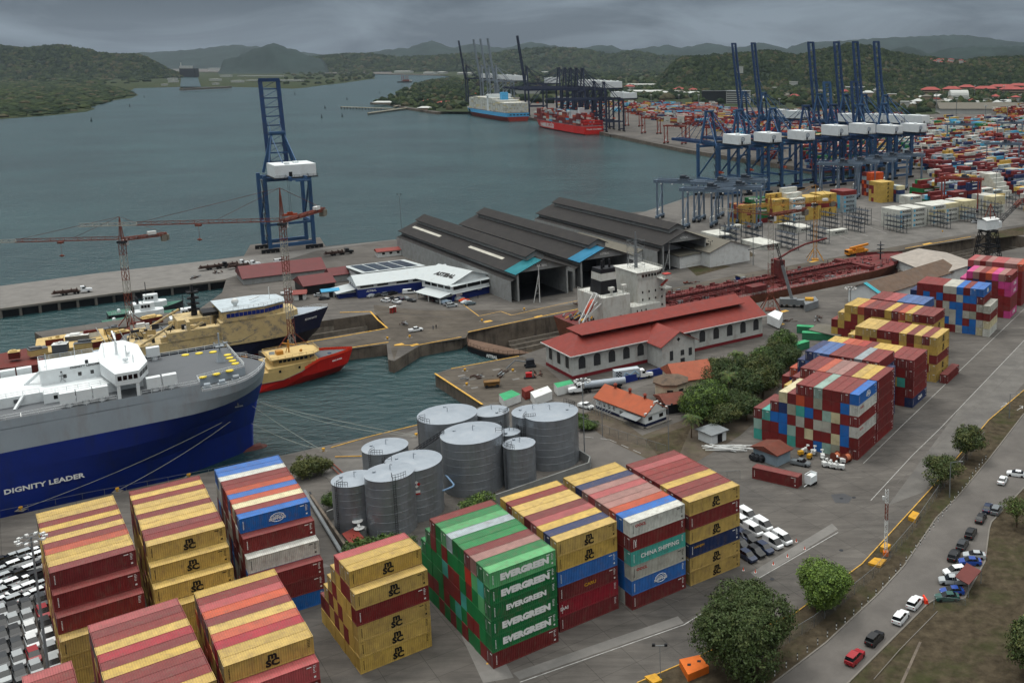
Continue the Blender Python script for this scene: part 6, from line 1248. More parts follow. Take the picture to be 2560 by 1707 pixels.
kerb(edge[1:9],.2,.14,M_LINY);kerb(rdl[:9],.3,.15,M_CONC);kerb(rdr[:9],.3,.15,M_CONC);kerb([CB(1325,1535),CB(1500,1335),CB(1760,1070)],.12,.15,M_CONC)
def yk(pts,w=.5): kerb(pts,w,.14,M_LINY,'quay_edge')
yk([(760,1028),(855,1001),(955,977),(1010,964)],.3);yk([(999,858),(1108,929)],.6);yk([(1036,847),(1192,818)],.4);yk([(798,800),(892,786)],.5);yk([(1075,763),(1268,722),(1500,677)],.5);yk([(2079,571),(2230,544)],.5);yk([(704,786),(790,772),(890,754),(868,735),(851,716),(781,718)],.6);yk([(905,794),(965,792),(1060,774)],.4)
for x,y in ((1131,1520),(1223,1453),(1392,1377),(1330,1410)): line([(x-14,y+4),(x+12,y-5)],.5,m=M_LINY)
line([(1065,700),(1100,726),(1150,715),(1175,724),(1280,700),(1330,690)],.3,m=M_LINY);line([(830,712),(960,724),(1160,738),(1330,722)],.25,m=M_DARK);line([(900,800),(1080,752),(1400,690),(1700,640)],.2,m=M_DARK)
for i in range(16):
    t=i/15;x=1500+640*t;line([(x-70,600-95*t-22),(x+24,616-100*t)],.25)
for x,y in ((1120,738),(1238,727),(952,792),(917,791),(1800,715),(1790,745),(1870,600),(2130,560)): line([(x-9,y+2),(x+9,y-2)],2.2,m=M_LINY)
for x,y in ((1105,865),(1120,880),(1085,870),(1140,848),(1090,890),(1060,862),(1185,870)): line([(x-8,y+2),(x+8,y-1)],1.3,m=M_SLAB)
# arrows on the yard lane
for x,y in ((2308,928),(2345,935)):
    line([(x-9,y+7),(x+3,y-1)],.25);line([(x-4,y-3),(x+4,y-3),(x+3,y+3)],.3)
M_BRN=mat('stained_dock_paving',(.085,.074,.061),.9,var=.3,sc=.1,joint=9,stain=.7,ssc=.07,stcol=(.05,.044,.038),spec=.15)
strip_('dock_apron',[(800,802),(895,789),(905,828),(915,800),(1070,776),(1076,764),(1268,723),(1500,679),(2079,573),(2240,547),(2240,538),(2060,560),(1700,630),(1400,692),(1180,712),(960,712),(858,700),(860,716),(893,756),(790,775),(705,789),(640,832)][::-1],.005,M_BRN)
strip_('dock_apron',[(1002,858),(1112,930),(1300,885),(1255,845),(1200,818),(1036,848)][::-1],.009,M_BRN)
# manholes and patches
for u,v in ((1103,297),(1189,291),(1102,651),(630,848)):
    p=G(*CB(u,v));m=MB();m.tube((0,0,.0),(0,0,.03),.45,14);o=m.ob('manhole_cover',[M_DARK],None,p);tag(o,{1103:'round manhole cover in the damp patch',1189:'round manhole cover beside the damp patch',1102:'round manhole cover near the parked vans',630:'round manhole cover near the big tree'}[u],'manhole cover')
# ---------------------------------------------------------------- vehicles
M_CAR=mat('car_paint',(1,1,1),.3,var=.03,obc=True,spec=.6);M_TYRE=mat('tyre','#111112',.8);M_LAMP=mat('head_lamp','#c8ccd0',.2)
def loft(mb,secs):
    """secs: (x, halfwidth low, halfwidth high, z low, z high)"""
    V=[]
    for x,a,b,z0,z1 in secs: V+=[(x,-a,z0),(x,-(a+b)/2-.03,(z0+z1)/2),(x,-b,z1),(x,b,z1),(x,(a+b)/2+.03,(z0+z1)/2),(x,a,z0)]
    F=[]
    for i in range(len(secs)-1):
        for k in range(6): F.append((i*6+k,(i+1)*6+k,(i+1)*6+(k+1)%6,i*6+(k+1)%6)[::-1])
    F.append(tuple(range(6))[::-1]);F.append(tuple(range((len(secs)-1)*6,len(secs)*6)));mb.quads(V,[f[::-1] for f in F])
KIND={
'sedan':([(-2.3,.7,.72,.4,.85),(-2.15,.85,.8,.25,.98),(-1.3,.9,.82,.22,1.0),(1.0,.9,.82,.22,.98),(2.0,.86,.78,.25,.8),(2.25,.7,.65,.4,.7)],[(-1.75,.78,.7,.97,1.0),(-1.1,.78,.62,.97,1.4),(.15,.78,.62,.97,1.42),(1.05,.78,.72,.96,.99)],(-1.4,1.4),.31),
'suv':([(-2.2,.8,.82,.45,1.0),(-2.1,.9,.86,.3,1.12),(-1.2,.93,.86,.28,1.12),(1.1,.93,.86,.28,1.1),(2.05,.88,.8,.3,.95),(2.25,.75,.7,.45,.85)],[(-2.1,.84,.74,1.08,1.14),(-1.85,.84,.7,1.08,1.66),(.2,.84,.7,1.08,1.68),(1.15,.84,.78,1.07,1.1)],(-1.35,1.4),.36),
'van':([(-2.55,.85,.86,.4,1.05),(-2.5,.93,.9,.3,1.1),(2.0,.93,.9,.3,1.1),(2.5,.85,.8,.35,.95),(2.6,.75,.7,.45,.85)],[(-2.5,.9,.82,1.05,1.95),(-2.3,.9,.8,1.05,2.0),(1.1,.9,.8,1.05,2.0),(2.2,.85,.78,1.0,1.06)],(-1.6,1.65),.34),
'pickup':([(-2.6,.85,.86,.5,1.05),(-2.5,.92,.88,.4,1.1),(-.8,.93,.88,.38,1.1),(1.2,.93,.88,.38,1.12),(2.3,.88,.8,.4,1.0),(2.55,.78,.72,.5,.85)],[(-.85,.84,.76,1.08,1.12),(-.6,.84,.72,1.08,1.7),(.6,.84,.72,1.08,1.72),(1.35,.84,.78,1.07,1.12)],(-1.65,1.65),.4)}
CARP={}
def car(kind,p,rz,rgb,label,group=None,roofrack=False,cover=False):
    key=(kind,cover)
    if key in CARP: return dup(CARP[key],p,rz,label,group,rgb)
    body,cab,ax,wr=KIND[kind];T=thing('parked_car' if kind!='van' else 'parked_van',label,{'sedan':'car','suv':'car','van':'van','pickup':'pickup truck'}[kind],p,rz,group)
    m=MB();loft(m,body);
    x0,x1=cab[1][0],cab[2][0];hw=cab[1][2]
    if cover: loft(m,cab)
    m.box(x0-.02,x1+.02,-hw,hw,cab[1][4]-.03,cab[1][4]+.03)
    if kind=='pickup': m.box(-2.5,-.95,-.86,-.78,1.05,1.22).box(-2.5,-.95,.78,.86,1.05,1.22).box(-2.55,-2.45,-.86,.86,1.05,1.22)
    if kind=='van': m.box(-2.45,-.4,-.91,.91,1.1,1.96)
    o=m.ob('car_body',[M_CAR],T);o.color=rgb
    if not cover:
        m=MB();loft(m,cab);m.ob('glazing',[M_GLASS],T)
        for k,xx in enumerate(((x0+x1)/2-.04,)): m=MB();m.box(xx,xx+.1,-hw-.1,hw+.1,cab[1][3],cab[1][4]);o=m.ob('pillar',[M_CAR],T);o.color=rgb
        m=MB();fx=body[-1][0]-.1
        for y in (-.62,.42): m.box(fx-.15,fx+.06,y,y+.2,.6,.74)
        m.ob('headlights',[M_LAMP],T);m=MB();bx=body[0][0]
        for y in (-.72,.54): m.box(bx-.02,bx+.15,y,y+.18,.72,.92)
        m.ob('tail_lights',[M_RED],T)
    for x in ax:
        for y in (-.82,.82): m=MB();m.tube((x,y-.1,wr),(x,y+.1,wr),wr,12);w=m.ob('wheel',[M_TYRE],T)
    CARP[key]=T;T.color=rgb;return T
def rgb(h): return (*lin(h),1)
WHT,SIL,BLK,GRY,DRK,NVY,REDC,BLU,GRN=[rgb(h) for h in ('#d2d6d8','#9aa0a3','#16181b','#666c70','#2c3034','#1f2b44','#8e1620','#1c3f8a','#1f4a44')]
def pyaw(a,b): p=G(*a);q=G(*b);return math.atan2(q.y-p.y,q.x-p.x)
rd=pyaw((1898,1475),(2014,1367));rd2=pyaw((2076,1300),(2150,1190))
for k,u,v,r,c,l in (('suv',1195,1405,rd,REDC,'red hatchback parked nearest the picture bottom on the road'),('suv',1330,1275,rd,BLK,'black crossover parked behind the red hatchback'),('suv',1508,1130,rd+.06,WHT,'white crossover with dark sunroof beside the grass'),('suv',1605,1030,rd+.05,WHT,'white car with a red barrier at its nose'),
 ('sedan',1825,988,rd2+2.1,GRN,'dark green sedan under the edge of the carport row'),('sedan',1858,948,rd2+2.1,BLU,'blue sedan beside the dark green sedan'),('pickup',1858,878,rd2+2.0,SIL,'silver pickup truck parked by the maroon carport'),('suv',1875,815,rd2+2.3,WHT,'white car half under the maroon carport'),('sedan',1980,745,rd2+2.0,BLU,'bright blue car behind the carport roof'),('sedan',2010,702,rd2+1.95,SIL,'silver sedan above the bright blue car'),
 ('suv',1872,706,rd2,BLK,'black car beside the silver and blue cars'),('suv',1930,632,rd2,DRK,'dark suv with spare wheel, next up the road'),('suv',1987,553,rd2,BLK,'black car in the middle of the kerb row'),('sedan',2056,446,rd2,BLK,'black sedan fifth up the kerb row'),('sedan',2103,376,rd2+.05,NVY,'dark blue black sedan highest of the kerb row'),('suv',2162,392,rd2,GRY,'grey car under the sparse tree'),('sedan',2205,186,rd2,WHT,'white car farther up the road'),('sedan',2298,142,rd2+1.7,WHT,'white car turned across the road edge')):
    car(k,G(*CB(u,v)),r,c,l,'cars parked along the road')
for i,(u,v) in enumerate(((458,428),(418,478),(567,497),(500,532),(698,590),(636,618))):
    car('van',G(*CB(u,v)),-.92,WHT,['white van in the rear row nearest the containers','white van half hidden by the container stack','white van, second in the outer line','white van, second in the inner line','white van at the front end of the outer line','white van at the front end of the inner line'][i],'white vans parked by the containers')
for i,(u,v) in enumerate(((430,570),(470,585),(580,658),(522,682),(465,712),(420,630))):
    car('suv',G(*CB(u,v)),-.92,BLK if i%2 else NVY,['black car nearest the white vans, rear','dark car beside the rear white van','black car at the front next to the white vans','black car second from the white vans','black car third from the white vans, front row','dark car half behind the container stack'][i],'dark cars parked by the white vans')
def at5(u,v): return G(*Z5(u,v))
off=[('sedan',465,1045,1,SIL,'grey car with cover beside the blue wall, leftmost'),('sedan',560,1033,1,DRK,'dark covered car second along the blue wall'),('suv',668,1025,1,GRY,'grey car third along the blue wall'),('suv',755,1012,1,BLK,'black car fourth along the blue wall'),('van',985,998,.3,WHT,'white van parked outside the blue office'),('suv',655,1115,2.6,WHT,'white car with green box on its roof'),('pickup',742,1098,2.5,BLK,'black pickup beside the white car outside the office'),('pickup',812,1135,2.5,WHT,'white pickup standing out in the office yard'),('sedan',850,1085,2.5,NVY,'navy car in the office yard'),('sedan',935,1080,2.5,GRY,'grey covered car in the office yard'),('sedan',1028,1110,2.6,DRK,'dark grey covered car in the office yard'),
 ('sedan',1180,985,.8,GRY,'grey car under the white canopy, first'),('sedan',1225,1003,.8,SIL,'silver car under the white canopy'),('sedan',1268,1025,.8,SIL,'pale covered car under the canopy edge'),('sedan',1320,1050,.8,REDC,'dark red car under the canopy edge'),('sedan',1395,1108,.8,BLK,'black car in front of the gabled wing'),('sedan',1455,1112,.8,SIL,'silver covered car in front of the gabled wing'),('suv',1522,1135,.8,rgb('#9db2c4'),'light blue covered car before the gabled wing'),('sedan',1565,1162,.8,GRY,'grey car before the gabled wing corner'),('suv',1608,1188,.5,SIL,'silver car nearest the yard before the gabled wing'),('suv',1712,1092,1.,SIL,'silver covered car right of the wing corner'),('sedan',1785,1112,.8,rgb('#c8481e'),'car under a bright orange cover'),('sedan',1812,1138,.8,rgb('#b9c2c6'),'car under a white cover beside the orange one'),('sedan',1868,1160,.6,rgb('#4d5a60'),'car under a dark grey green cover')]
for k,u,v,r,c,l in off: car(k,at5(u,v),r,c,l,'cars by the blue office',cover='cover' in l and 'sunroof' not in l)
for k,x,y,r,c,l in (('sedan',734,680,.5,SIL,'silver covered car left of the blue office, first'),('sedan',745,688,.5,DRK,'dark covered car left of the blue office'),('sedan',778,680,.5,SIL,'pale covered car nearest the blue office corner'),('pickup',955,761,YA-.1,WHT,'white pickup with canopy standing by the dock mouth'),('pickup',1346,937,-.6,WHT,'white pickup beside the big silver tank'),('van',642,603,.7,WHT,'white van on the concrete pier'),('van',2240,512,.2,WHT,'white van near the white cabined crane')): car(k,G(x,y),r,c,l)
for k,(x,y) in enumerate(((700,662),(660,676))): car('pickup',G(x,y),.6,WHT,['white pickup by the red roofed shed','white truck cab by the small hut'][k])
# the export car park at the lower left
R2=random.Random(21);CC=lambda u,v:(u*.33595,1044.6+v*.33595)
low=[[(10,1100),(12,1180),(14,1262),(18,1350),(22,1440),(30,1535)],[(90,1080),(95,1160),(105,1240),(118,1330),(130,1425),(140,1525)],[(182,1055),(192,1135),(210,1215),(222,1305),(235,1395),(250,1485)],[(283,1020),(298,1100),(315,1185),(335,1268),(352,1358),(372,1450)],[(-80,1190),(-78,1280),(-74,1370),(-60,1470)]]
cn={0:'white',1:'silver',2:'black',3:'dark grey',4:'red'}
cr=[WHT,SIL,BLK,DRK,REDC]
for ci,colm in enumerate(low):
    for ri,(u,v) in enumerate(colm):
        k=4 if (ci,ri) in ((3,1),(2,4)) else R2.choice((0,1,1,2,3,3));car('suv',G(*CC(u,v)),yA-math.pi/2+.08,cr[k],f"{cn[k]} new car, {ORD[ri+1]} down the {ORD[ci+1] if ci<4 else 'leftmost'} file facing the viewer",'new cars in the export car park')
upp=[[(20,745),(110,708),(200,688),(262,672)],[(35,800),(128,765),(215,735),(285,705)],[(60,850),(150,825),(235,792),(290,765)],[(20,905),(115,890),(205,862),(280,835)],[(40,955),(140,945),(235,915),(300,898)],[(30,1010),(130,1003),(215,985),(290,955)]]
for ri,row in enumerate(upp):
    for ci,(u,v) in enumerate(row): k=R2.choice((0,0,0,1,0,2,1));car('sedan' if (ri+ci)%2 else 'suv',G(*CC(u,v)),yA+.25,cr[k],f"{cn[k]} new car, {ORD[ci+1]} from the left in angled row {ORD[ri+1]} from the wall",'new cars in the export car park')
# trucks
def truck(p,rz,label,kind,cabc):
    T=thing('truck',label,'truck',p,rz);m=MB();loft(m,[(0,1.1,1.1,.8,2.0),(1.8,1.1,1.05,.8,1.9),(2.6,1.0,.9,.8,1.7)]);loft(m,[(-1.6,1.15,1.05,.8,3.1),(-.2,1.15,1.05,.8,3.1),(.4,1.1,1.,.8,2.0)]);o=m.ob('cab',[M_CAR],T);o.color=cabc
    m=MB();m.box(.0,.34,-.95,.95,2.1,2.8).box(-1,0,-1.16,1.16,2.0,2.7);m.ob('glazing',[M_GLASS],T)
    if kind=='box': m=MB();m.box(-10,-1.9,-1.25,1.25,1.1,3.9);b=m.ob('cargo_box',[mat('box_grey','#a4adb3',.5)],T);m=MB();m.mt(0)
    if kind=='box':
        for i in range(4):
            for j in range(4):
                if (i+j)%2: m.box(-9.6+i*.45,-9.15+i*.45,-1.28,-1.26,1.9+j*.45,2.35+j*.45)
        m.ob('check_pattern',[M_LETK],b);m=MB();m.path([(-7.5,-1.29,1.4),(-6.5,-1.29,3),(-5,-1.29,2.2),(-3.5,-1.29,3.3),(-2.2,-1.29,2)],.18,4);m.ob('swirl_pattern',[mat('swirl_blue','#7f9db4',.5)],b)
    if kind=='tank': m=MB();m.tube((-15,0,2.3),(-2.3,0,2.3),1.1,16);m.ob('cargo_tank',[M_TTOP],T)
    if kind=='flat': m=MB();m.box(-12,-2,-1.25,1.25,1.1,1.4);[m.beam((-11.5,y,1.9),(-2.6,y,1.9),.3) for y in (-1,-.5,0,.5,1)];[m.box(x,x+.3,-1.2,1.2,1.4,2.6) for x in (-11,-8,-5,-3)];m.ob('flatbed',[mat('scrap_brown','#3c2c26',.9,var=.4,sc=1)],T)
    m=MB()
    L0=-14 if kind=='tank' else -9
    m.box(L0,1.8,-.4,.4,.7,1.05)
    for x in (1.2,-2.6,-3.8,L0+1,L0+2.2):
        for y in (-1,1): m.tube((x,y-.15,.5),(x,y+.15,.5),.5,12)
    m.ob('chassis_and_wheels',[M_TYRE],T);return T
truck(G(1325,903),3.5,'white tractor unit with long silver tank trailer','tank',WHT);truck(G(1480,868),YA-.25,'grey box truck with check pattern and pale swirls','box',WHT)
truck(G(196,672),pa,'flatbed lorry loaded with brown scrap frames on the pier','flat',WHT);truck(G(585,612),pa,'white cab lorry with low trailer at the gantry crane foot','flat',WHT)
for x,y,l in ((520,615,'dark empty flatbed on the pier left of the gantry crane'),(800,583,'dark empty flatbed on the pier right of the gantry crane'),(560,610,'white cabbed flatbed near the gantry crane')): truck(G(x,y),pa,l,'flat',WHT if 'white' in l else BLK)
for i,(x,y) in enumerate(((1350,1568),(2340,1062))):
    pass
# static machinery near the pier tip
def junk(name,label,cat,p,rz,boxes,mats):
    T=thing(name,label,cat,p,rz);
    for nm,(mk2,bs) in boxes.items():
        m=MB()
        for b in bs: (m.box(*b[1:]) if b[0]=='b' else m.tube(*b[1:]) if b[0]=='t' else m.beam(*b[1:]))
        m.ob(nm,[mats[mk2]],T)
    return T
mt_=[M_YEL,M_DARK,M_RED,mat('machine_brown','#6b4e26',.7),M_GREY,M_WHITE]
junk('scissor_lift','rusty yellow wheeled platform lift on the pier tip','platform lift',G(1130,888),.3,{'platform':(3,[('b',-2.5,2.5,-1.2,1.2,1.7,1.9),('w',(-2.4,-1.1,1.9),(-2.4,-1.1,2.9),.1),('w',(2.4,-1.1,1.9),(2.4,-1.1,2.9),.1),('w',(-2.4,-1.1,2.9),(2.4,-1.1,2.9),.1)]),'chassis':(3,[('b',-2.3,2.3,-1,1,.6,1.5)]),'wheels':(1,[('t',(-1.6,-1.2,.5),(-1.6,1.2,.5),.5,10),('t',(1.6,-1.2,.5),(1.6,1.2,.5),.5,10)])},mt_)
junk('excavator_arm','dark folded excavator beside the red roofed hall','excavator',G(1195,845),.4,{'cabin':(1,[('b',2,4.5,-1,1,.8,2.6)]),'arm':(4,[('w',(2,0,1.8),(-1.5,0,2.8),.35),('w',(-1.5,0,2.8),(-4.5,0,.4),.3)]),'tracks':(1,[('b',1.5,5,-1.3,-.8,0,.8),('b',1.5,5,.8,1.3,0,.8)])},mt_)
junk('compressor','red compressor skid beside the dark excavator','machine',G(1215,868),.2,{'engine':(2,[('b',-1,1,-.7,.7,.5,1.8)]),'frame':(1,[('b',-1.6,1.6,-.9,.9,.2,.5)])},mt_)
slab('container_shed','green roofed shed container at the pier edge','container shed',[(1146,905),(1175,895),(1196,905),(1158,920)][::-1],.1,2.4,[mat('bright_green_roof','#2f8a5c'),M_WHITE])
slab('container_shed','red roofed cabin at the pier edge','container shed',[(1198,892),(1218,885),(1226,893),(1206,900)][::-1],.1,2.6,[M_REDR,M_REDR])
slab('container_shed','white box cabin at the pier edge','container shed',[(1218,900),(1258,886),(1268,898),(1228,914)][::-1],.1,2.7,[M_WHITE,M_WHITE])
slab('container_shed','white box with green roof behind the tank truck','container shed',[(1272,880),(1310,872),(1318,880),(1280,890)][::-1],.1,2.7,[mat('bright_green_roof','#2f8a5c'),M_WHITE])
slab('site_fence','bright blue hoarding below the red roofed hall','hoarding',[(1400,872),(1542,838),(1543,839),(1401,873)],0,2.2,[M_BLUEW,M_BLUEW])
slab('switch_cabin','white plant cabin on legs near the red tower crane','cabin',[(1762,722),(1780,712),(1798,718),(1790,735)][::-1],.5,3.9,[M_SWHITE,M_SWHITE])
slab('switch_cabin','grey equipment container beside the mobile crane','cabin',[(1845,688),(1872,680),(1880,690),(1850,700)][::-1],.1,3.,[M_GREY,M_GREY])
slab('switch_cabin','blue cabin under the trees','cabin',[(1720,815),(1780,800),(1785,818),(1735,828)][::-1],.1,2.8,[mat('rusty_roof','#5e3024'),mat('cabin_blue','#1d4a9a',.6)])
slab('switch_cabin','white cabin on the tanker side of the strip','cabin',[(1727,660),(1745,656),(1754,662),(1736,667)][::-1],.1,3.2,[M_SWHITE,M_SWHITE])
for i,(u,v) in enumerate(((738,1275),(785,1262))): p=at5(u,v);T=thing('portable_toilet',['red portable toilet, left of the pair','red portable toilet, right of the pair'][i],'portable toilet',p,.3,'portable toilets by the dock');m=MB();m.box(-.6,.6,-.6,.6,0,2.2);m.ob('cabin',[M_RED],T);m=MB();m.box(-.65,.65,-.65,.65,2.2,2.45);m.ob('roof',[M_WHITE],T);m=MB();m.box(-.4,.4,-.64,-.6,.1,2);m.ob('door',[M_CRD],T)
# trailer generator, drums and small machines near the red container
ALL.append(dict(p=G(1727.5,1098),yaw=pyaw((1727,1098),(1832,1122)),k='R',lg=None,L=12.19,seed=.5,d='the yard beside the trailer, lying alone',r=0,t=0,h=1,top=True,front=True,hid=False,N=2,far=False,group='single containers'))
T=thing('generator_trailer','white two wheeled generator trailer at the end of the red container','trailer',G(1862,1112),.9);m=MB();m.box(-1.4,1.4,-.9,.9,.6,2.3);m.ob('body',[M_SWHITE],T);m=MB();m.box(-1.4,-1.3,-.9,.9,2.3,2.8).box(1.3,1.4,-.9,.9,2.3,2.8).box(-1.4,1.4,-.9,-.8,2.7,2.8).box(-1.4,1.4,.8,.9,2.7,2.8).beam((-1.4,0,.5),(-2.8,0,.4),.12);m.ob('frame',[M_SWHITE],T)
for y in (-.95,.95): m=MB();m.tube((.2,y-.1,.35),(.2,y+.1,.35),.35,10).tube((.9,y-.1,.35),(.9,y+.1,.35),.35,10);m.ob('wheels',[M_TYRE],T)
def zc1(u,v): return (1708.9+u*.16796,817.7+v*.16796)
for i,(u,v) in enumerate(((1255,1430),(1400,1450))):
    T=thing('cable_drum',['big orange cable drum, left of the pair','big orange cable drum, right of the pair'][i],'cable drum',G(*zc1(u,v)),.75,'cable drums by the checkered stack');m=MB();m.tube((-.8,0,1.2),(.8,0,1.2),.85,18);m.ob('winding',[mat('duct_salmon','#b26a4a',.6)],T)
    for x in (-.85,.85): m=MB();m.tube((x-.05,0,1.2),(x+.05,0,1.2),1.2,18);m.ob('flange',[M_CRD],T)
for i,(u,v) in enumerate(((110,1420),(165,1440),(230,1450))): T=thing('cable_drum',['dark cable drum, first of three by the tin shed','dark cable drum, middle of three by the tin shed','small dark cable drum, last of three by the tin shed'][i],'cable drum',G(*zc1(u,v)),.75,'dark drums by the tin shed');m=MB();m.tube((-.5,0,.9),(.5,0,.9),.7,14);m.ob('winding',[M_NVY if 0 else M_DARK],T);m=MB();m.tube((.5,0,.9),(.6,0,.9),.95,14);m.ob('flange',[M_DARK],T)
for i,(u,v,c) in enumerate(((775,1360,0),(820,1330,5),(895,1405,0),(955,1350,5),(1075,1405,5),(1100,1510,5),(1180,1525,5),(1250,1540,5),(1335,1550,5),(1350,1465,5))):
    T=thing('light_tower',f"{'yellow' if c==0 else 'white'} mobile light unit, {ORD[i+1]} of the group before the checkered stack",'light tower',G(*zc1(u,v)),.4+i*.3,'mobile light units before the checkered stack');m=MB();m.box(-.7,.7,-.5,.5,.4,1.3);m.ob('engine_box',[mt_[c]],T);m=MB();m.beam((.6,0,1.3),(1.4,0,1.9),.12).box(1.2,1.6,-.4,.4,1.7,2.0);m.ob('lamp_arm',[mt_[5]],T)
    m=MB();m.tube((0,-.6,.3),(0,-.45,.3),.3,8).tube((0,.45,.3),(0,.6,.3),.3,8);m.ob('wheels',[M_TYRE],T)
car('pickup',G(*zc1(775,1490)),-.45,GRY,'grey pickup truck in front of the mobile light units')
R3=random.Random(8);T=thing('pipe_stack','pile of white profiles stacked behind the guard hut','pipe stack',G(1670,1030),0)
for i in range(14): m=MB();x=R3.uniform(-3,3);m.beam((x-4,R3.uniform(-2,2),.2+i*.05),(x+4,R3.uniform(-3,1),.2+i*.05),.2);m.ob('profile',[M_WHITE],T)
# orange and yellow concrete boxes, bases
def blk(label,pts,h,m_,z0=0,cat='concrete block'):
    return slab('concrete_block',label,cat,pts,z0,h,[m_,m_])
blk('big orange painted box with two square openings near the dark tree',[CB(-5,1395),CB(55,1500),CB(198,1440),CB(130,1365)],1.3,mat('orange_block','#c8641e',.6),cat='equipment box')
for u,v in ((62,1432),(130,1408)):
    p=G(*CB(u,v),1.3);m=MB();m.box(-.3,.3,-.3,.3,0,.02);o=m.ob('opening_cover',[M_BLACK],None,p+Vector((0,0,.01)));tag(o,'square dark opening in the orange box top, '+('left' if u<100 else 'right')+' one','cover')
blk('yellow block at the foot of the lattice mast',[CB(1368,625),CB(1412,640),CB(1442,612),CB(1400,590)],1.2,M_YEL);blk('yellow block with round hole up the grass strip',[CB(1560,420),CB(1608,440),CB(1638,395),CB(1592,380)],.9,M_YEL)
blk('wide yellow slab cover below the lattice mast',[CB(1285,735),CB(1370,757),CB(1412,712),CB(1330,698)],.5,M_YEL);blk('yellow slab cover beside the flood light pole',[(1480,1552),(1500,1568),(1521,1560),(1505,1545)],.4,M_YEL)
# bollard posts along the road
pp=None
for i,(u,v) in enumerate(((577,1540),(647,1495),(726,1437),(802,1383),(870,1334),(941,1281),(1008,1228),(1069,1177),(1128,1130),(1187,1077),(1242,1031),(1285,989),(1340,940),(1386,890),(1431,850),(1475,803),(1507,762),(1546,712),(1580,673),(1612,630),(1641,597),(1673,556),(1707,512),(1735,477),(1765,440),(1795,403),(1822,367),(1850,327),(1877,297),(1903,262),(1930,230),(1955,205),(1978,165),(2000,130),(2022,98),(2045,72),(2067,42),(2090,15))):
    p=G(*CB(u,v+14));lb='black and white kerb post along the road, one of a long even row'
    if pp is None:
        pp=thing('kerb_post',lb,'post',p,0,'black and white posts along the road');m=MB();m.tube((0,0,0),(0,0,.35),.09,8).tube((0,0,.7),(0,0,1.05),.09,8);m.ob('white_band',[M_LETW],pp);m=MB();m.tube((0,0,.35),(0,0,.7),.09,8);m.ob('black_band',[M_BLACK],pp);m=MB();m.tube((0,0,1.05),(0,0,1.25),.09,8);m.ob('black_cap',[M_BLACK],pp)
    else: dup(pp,p,0,lb)
pp=None
for i,(u,v) in enumerate(((795,585),(853,636),(735,688),(638,740),(515,795),(433,780))):
    p=G(*CB(u,v+8));lb=['orange cone nearest the white vans','orange cone farthest out toward the road','orange cone before the front white van','orange cone before the black cars','orange cone nearest the big tree','orange cone by the container stack corner'][i]
    if pp is None: pp=thing('traffic_cone',lb,'cone',p,0,'orange cones round the parked vans');m=MB();m.tube((0,0,.04),(0,0,.7),.17,10,.03);m.ob('cone',[mat('cone_orange','#c8441e',.6)],pp);m=MB();m.box(-.22,.22,-.22,.22,0,.04);m.ob('base',[M_LETW],pp)
    else: dup(pp,p,0,lb)
# lamps and masts
def pole(name,label,x,y,xt,yt,kind,mat_=M_GREY,r=.14,group=None):
    p=G(x,y);h=AT(xt,yt,p.y).z;T=thing(name,label,'light pole',p,0,group);m=MB();m.tube((0,0,0),(0,0,h),r,8,r*.6);m.ob('pole',[mat_],T)
    if kind=='ring':
        m=MB();m.path([(1.7*math.cos(t),1.7*math.sin(t),h-.2) for t in [2*math.pi*i/12 for i in range(13)]],.06,4);m.beam((-1.7,0,h-.2),(1.7,0,h-.2),.08).beam((0,-1.7,h-.2),(0,1.7,h-.2),.08);m.ob('ring',[M_GREY],T)
        for i in range(10): t=2*math.pi*i/10;m=MB();m.cb((1.8*math.cos(t),1.8*math.sin(t),h-.5),.7,.45,.3,t);m.ob('floodlight',[M_WHITE],T)
    if kind=='arm': m=MB();m.beam((0,0,h),(2.2,0,h+.3),.09).box(2,2.8,-.15,.15,h+.22,h+.34);m.ob('lamp_arm',[mat_],T)
    if kind=='T':
        m=MB();m.beam((-1,0,h),(1,0,h),.1)
        m.ob('crossarm',[mat_],T)
        for x_ in (-1,1): m=MB();m.box(x_-.25,x_+.25,-.3,0,h,h+.45);m.ob('floodlight',[M_BLACK],T)
    return T,h
pole('light_mast','tall mast with a ring of floodlights above the new cars',118,1590,58,1232,'ring',r=.22)
pole('light_mast','tall mast with ring of floodlights beside the truck row',1343,1052,1337,872,'ring',r=.16)
pole('lamp_post','slim pole left of the orange roofed cottage',1384,1003,1383,920,'none',r=.11);pole('lamp_post','lamp pole in front of the orange roofed cottage',1536,1047,1535,930,'T',r=.12)
pole('lamp_post','thin mast standing on the water side of the sheds',925,575,925,447,'T',r=.18);pole('lamp_post','curved arm street lamp behind the small dark trees',2181,1142,2184,1062,'arm')
pole('lamp_post','street lamp by the yard lane at the upper right',2318,960,2325,905,'arm');pole('flood_pole','pole with twin black floodlights by the orange box',1517,1562,1517,1482,'T',r=.06)
pole('light_mast','tall mast with floodlight ring in the yellow container area',1730,610,1727,455,'ring',r=.2);pole('light_mast','tall mast with floodlight ring over the white stacks',2284,520,2290,392,'ring',r=.2);pole('light_mast','tall mast with floodlight ring behind the striped stack',1952,780,1954,660,'ring',r=.2)
for i,(x,y,yt) in enumerate(((1240,695,610),(1538,618,560),(1632,606,555))):
    T,h=pole('trestle_mast',['latticed lamp trestle in front of the teal patched shed','latticed lamp trestle right of the largest shed','dark latticed trestle by the grey annex'][i],x,y,x,yt,'T',M_WHITE if i<2 else M_DARK,r=.2);m=MB();m.beam((-2.5,0,0),(0,0,h*.8),.25).beam((-1.7,0,h*.25),(0,0,h*.25),.12).beam((-1,0,h*.5),(0,0,h*.5),.12).beam((-1.7,0,h*.25),(0,0,h*.5),.1);m.ob('brace',[M_WHITE if i<2 else M_DARK],T)
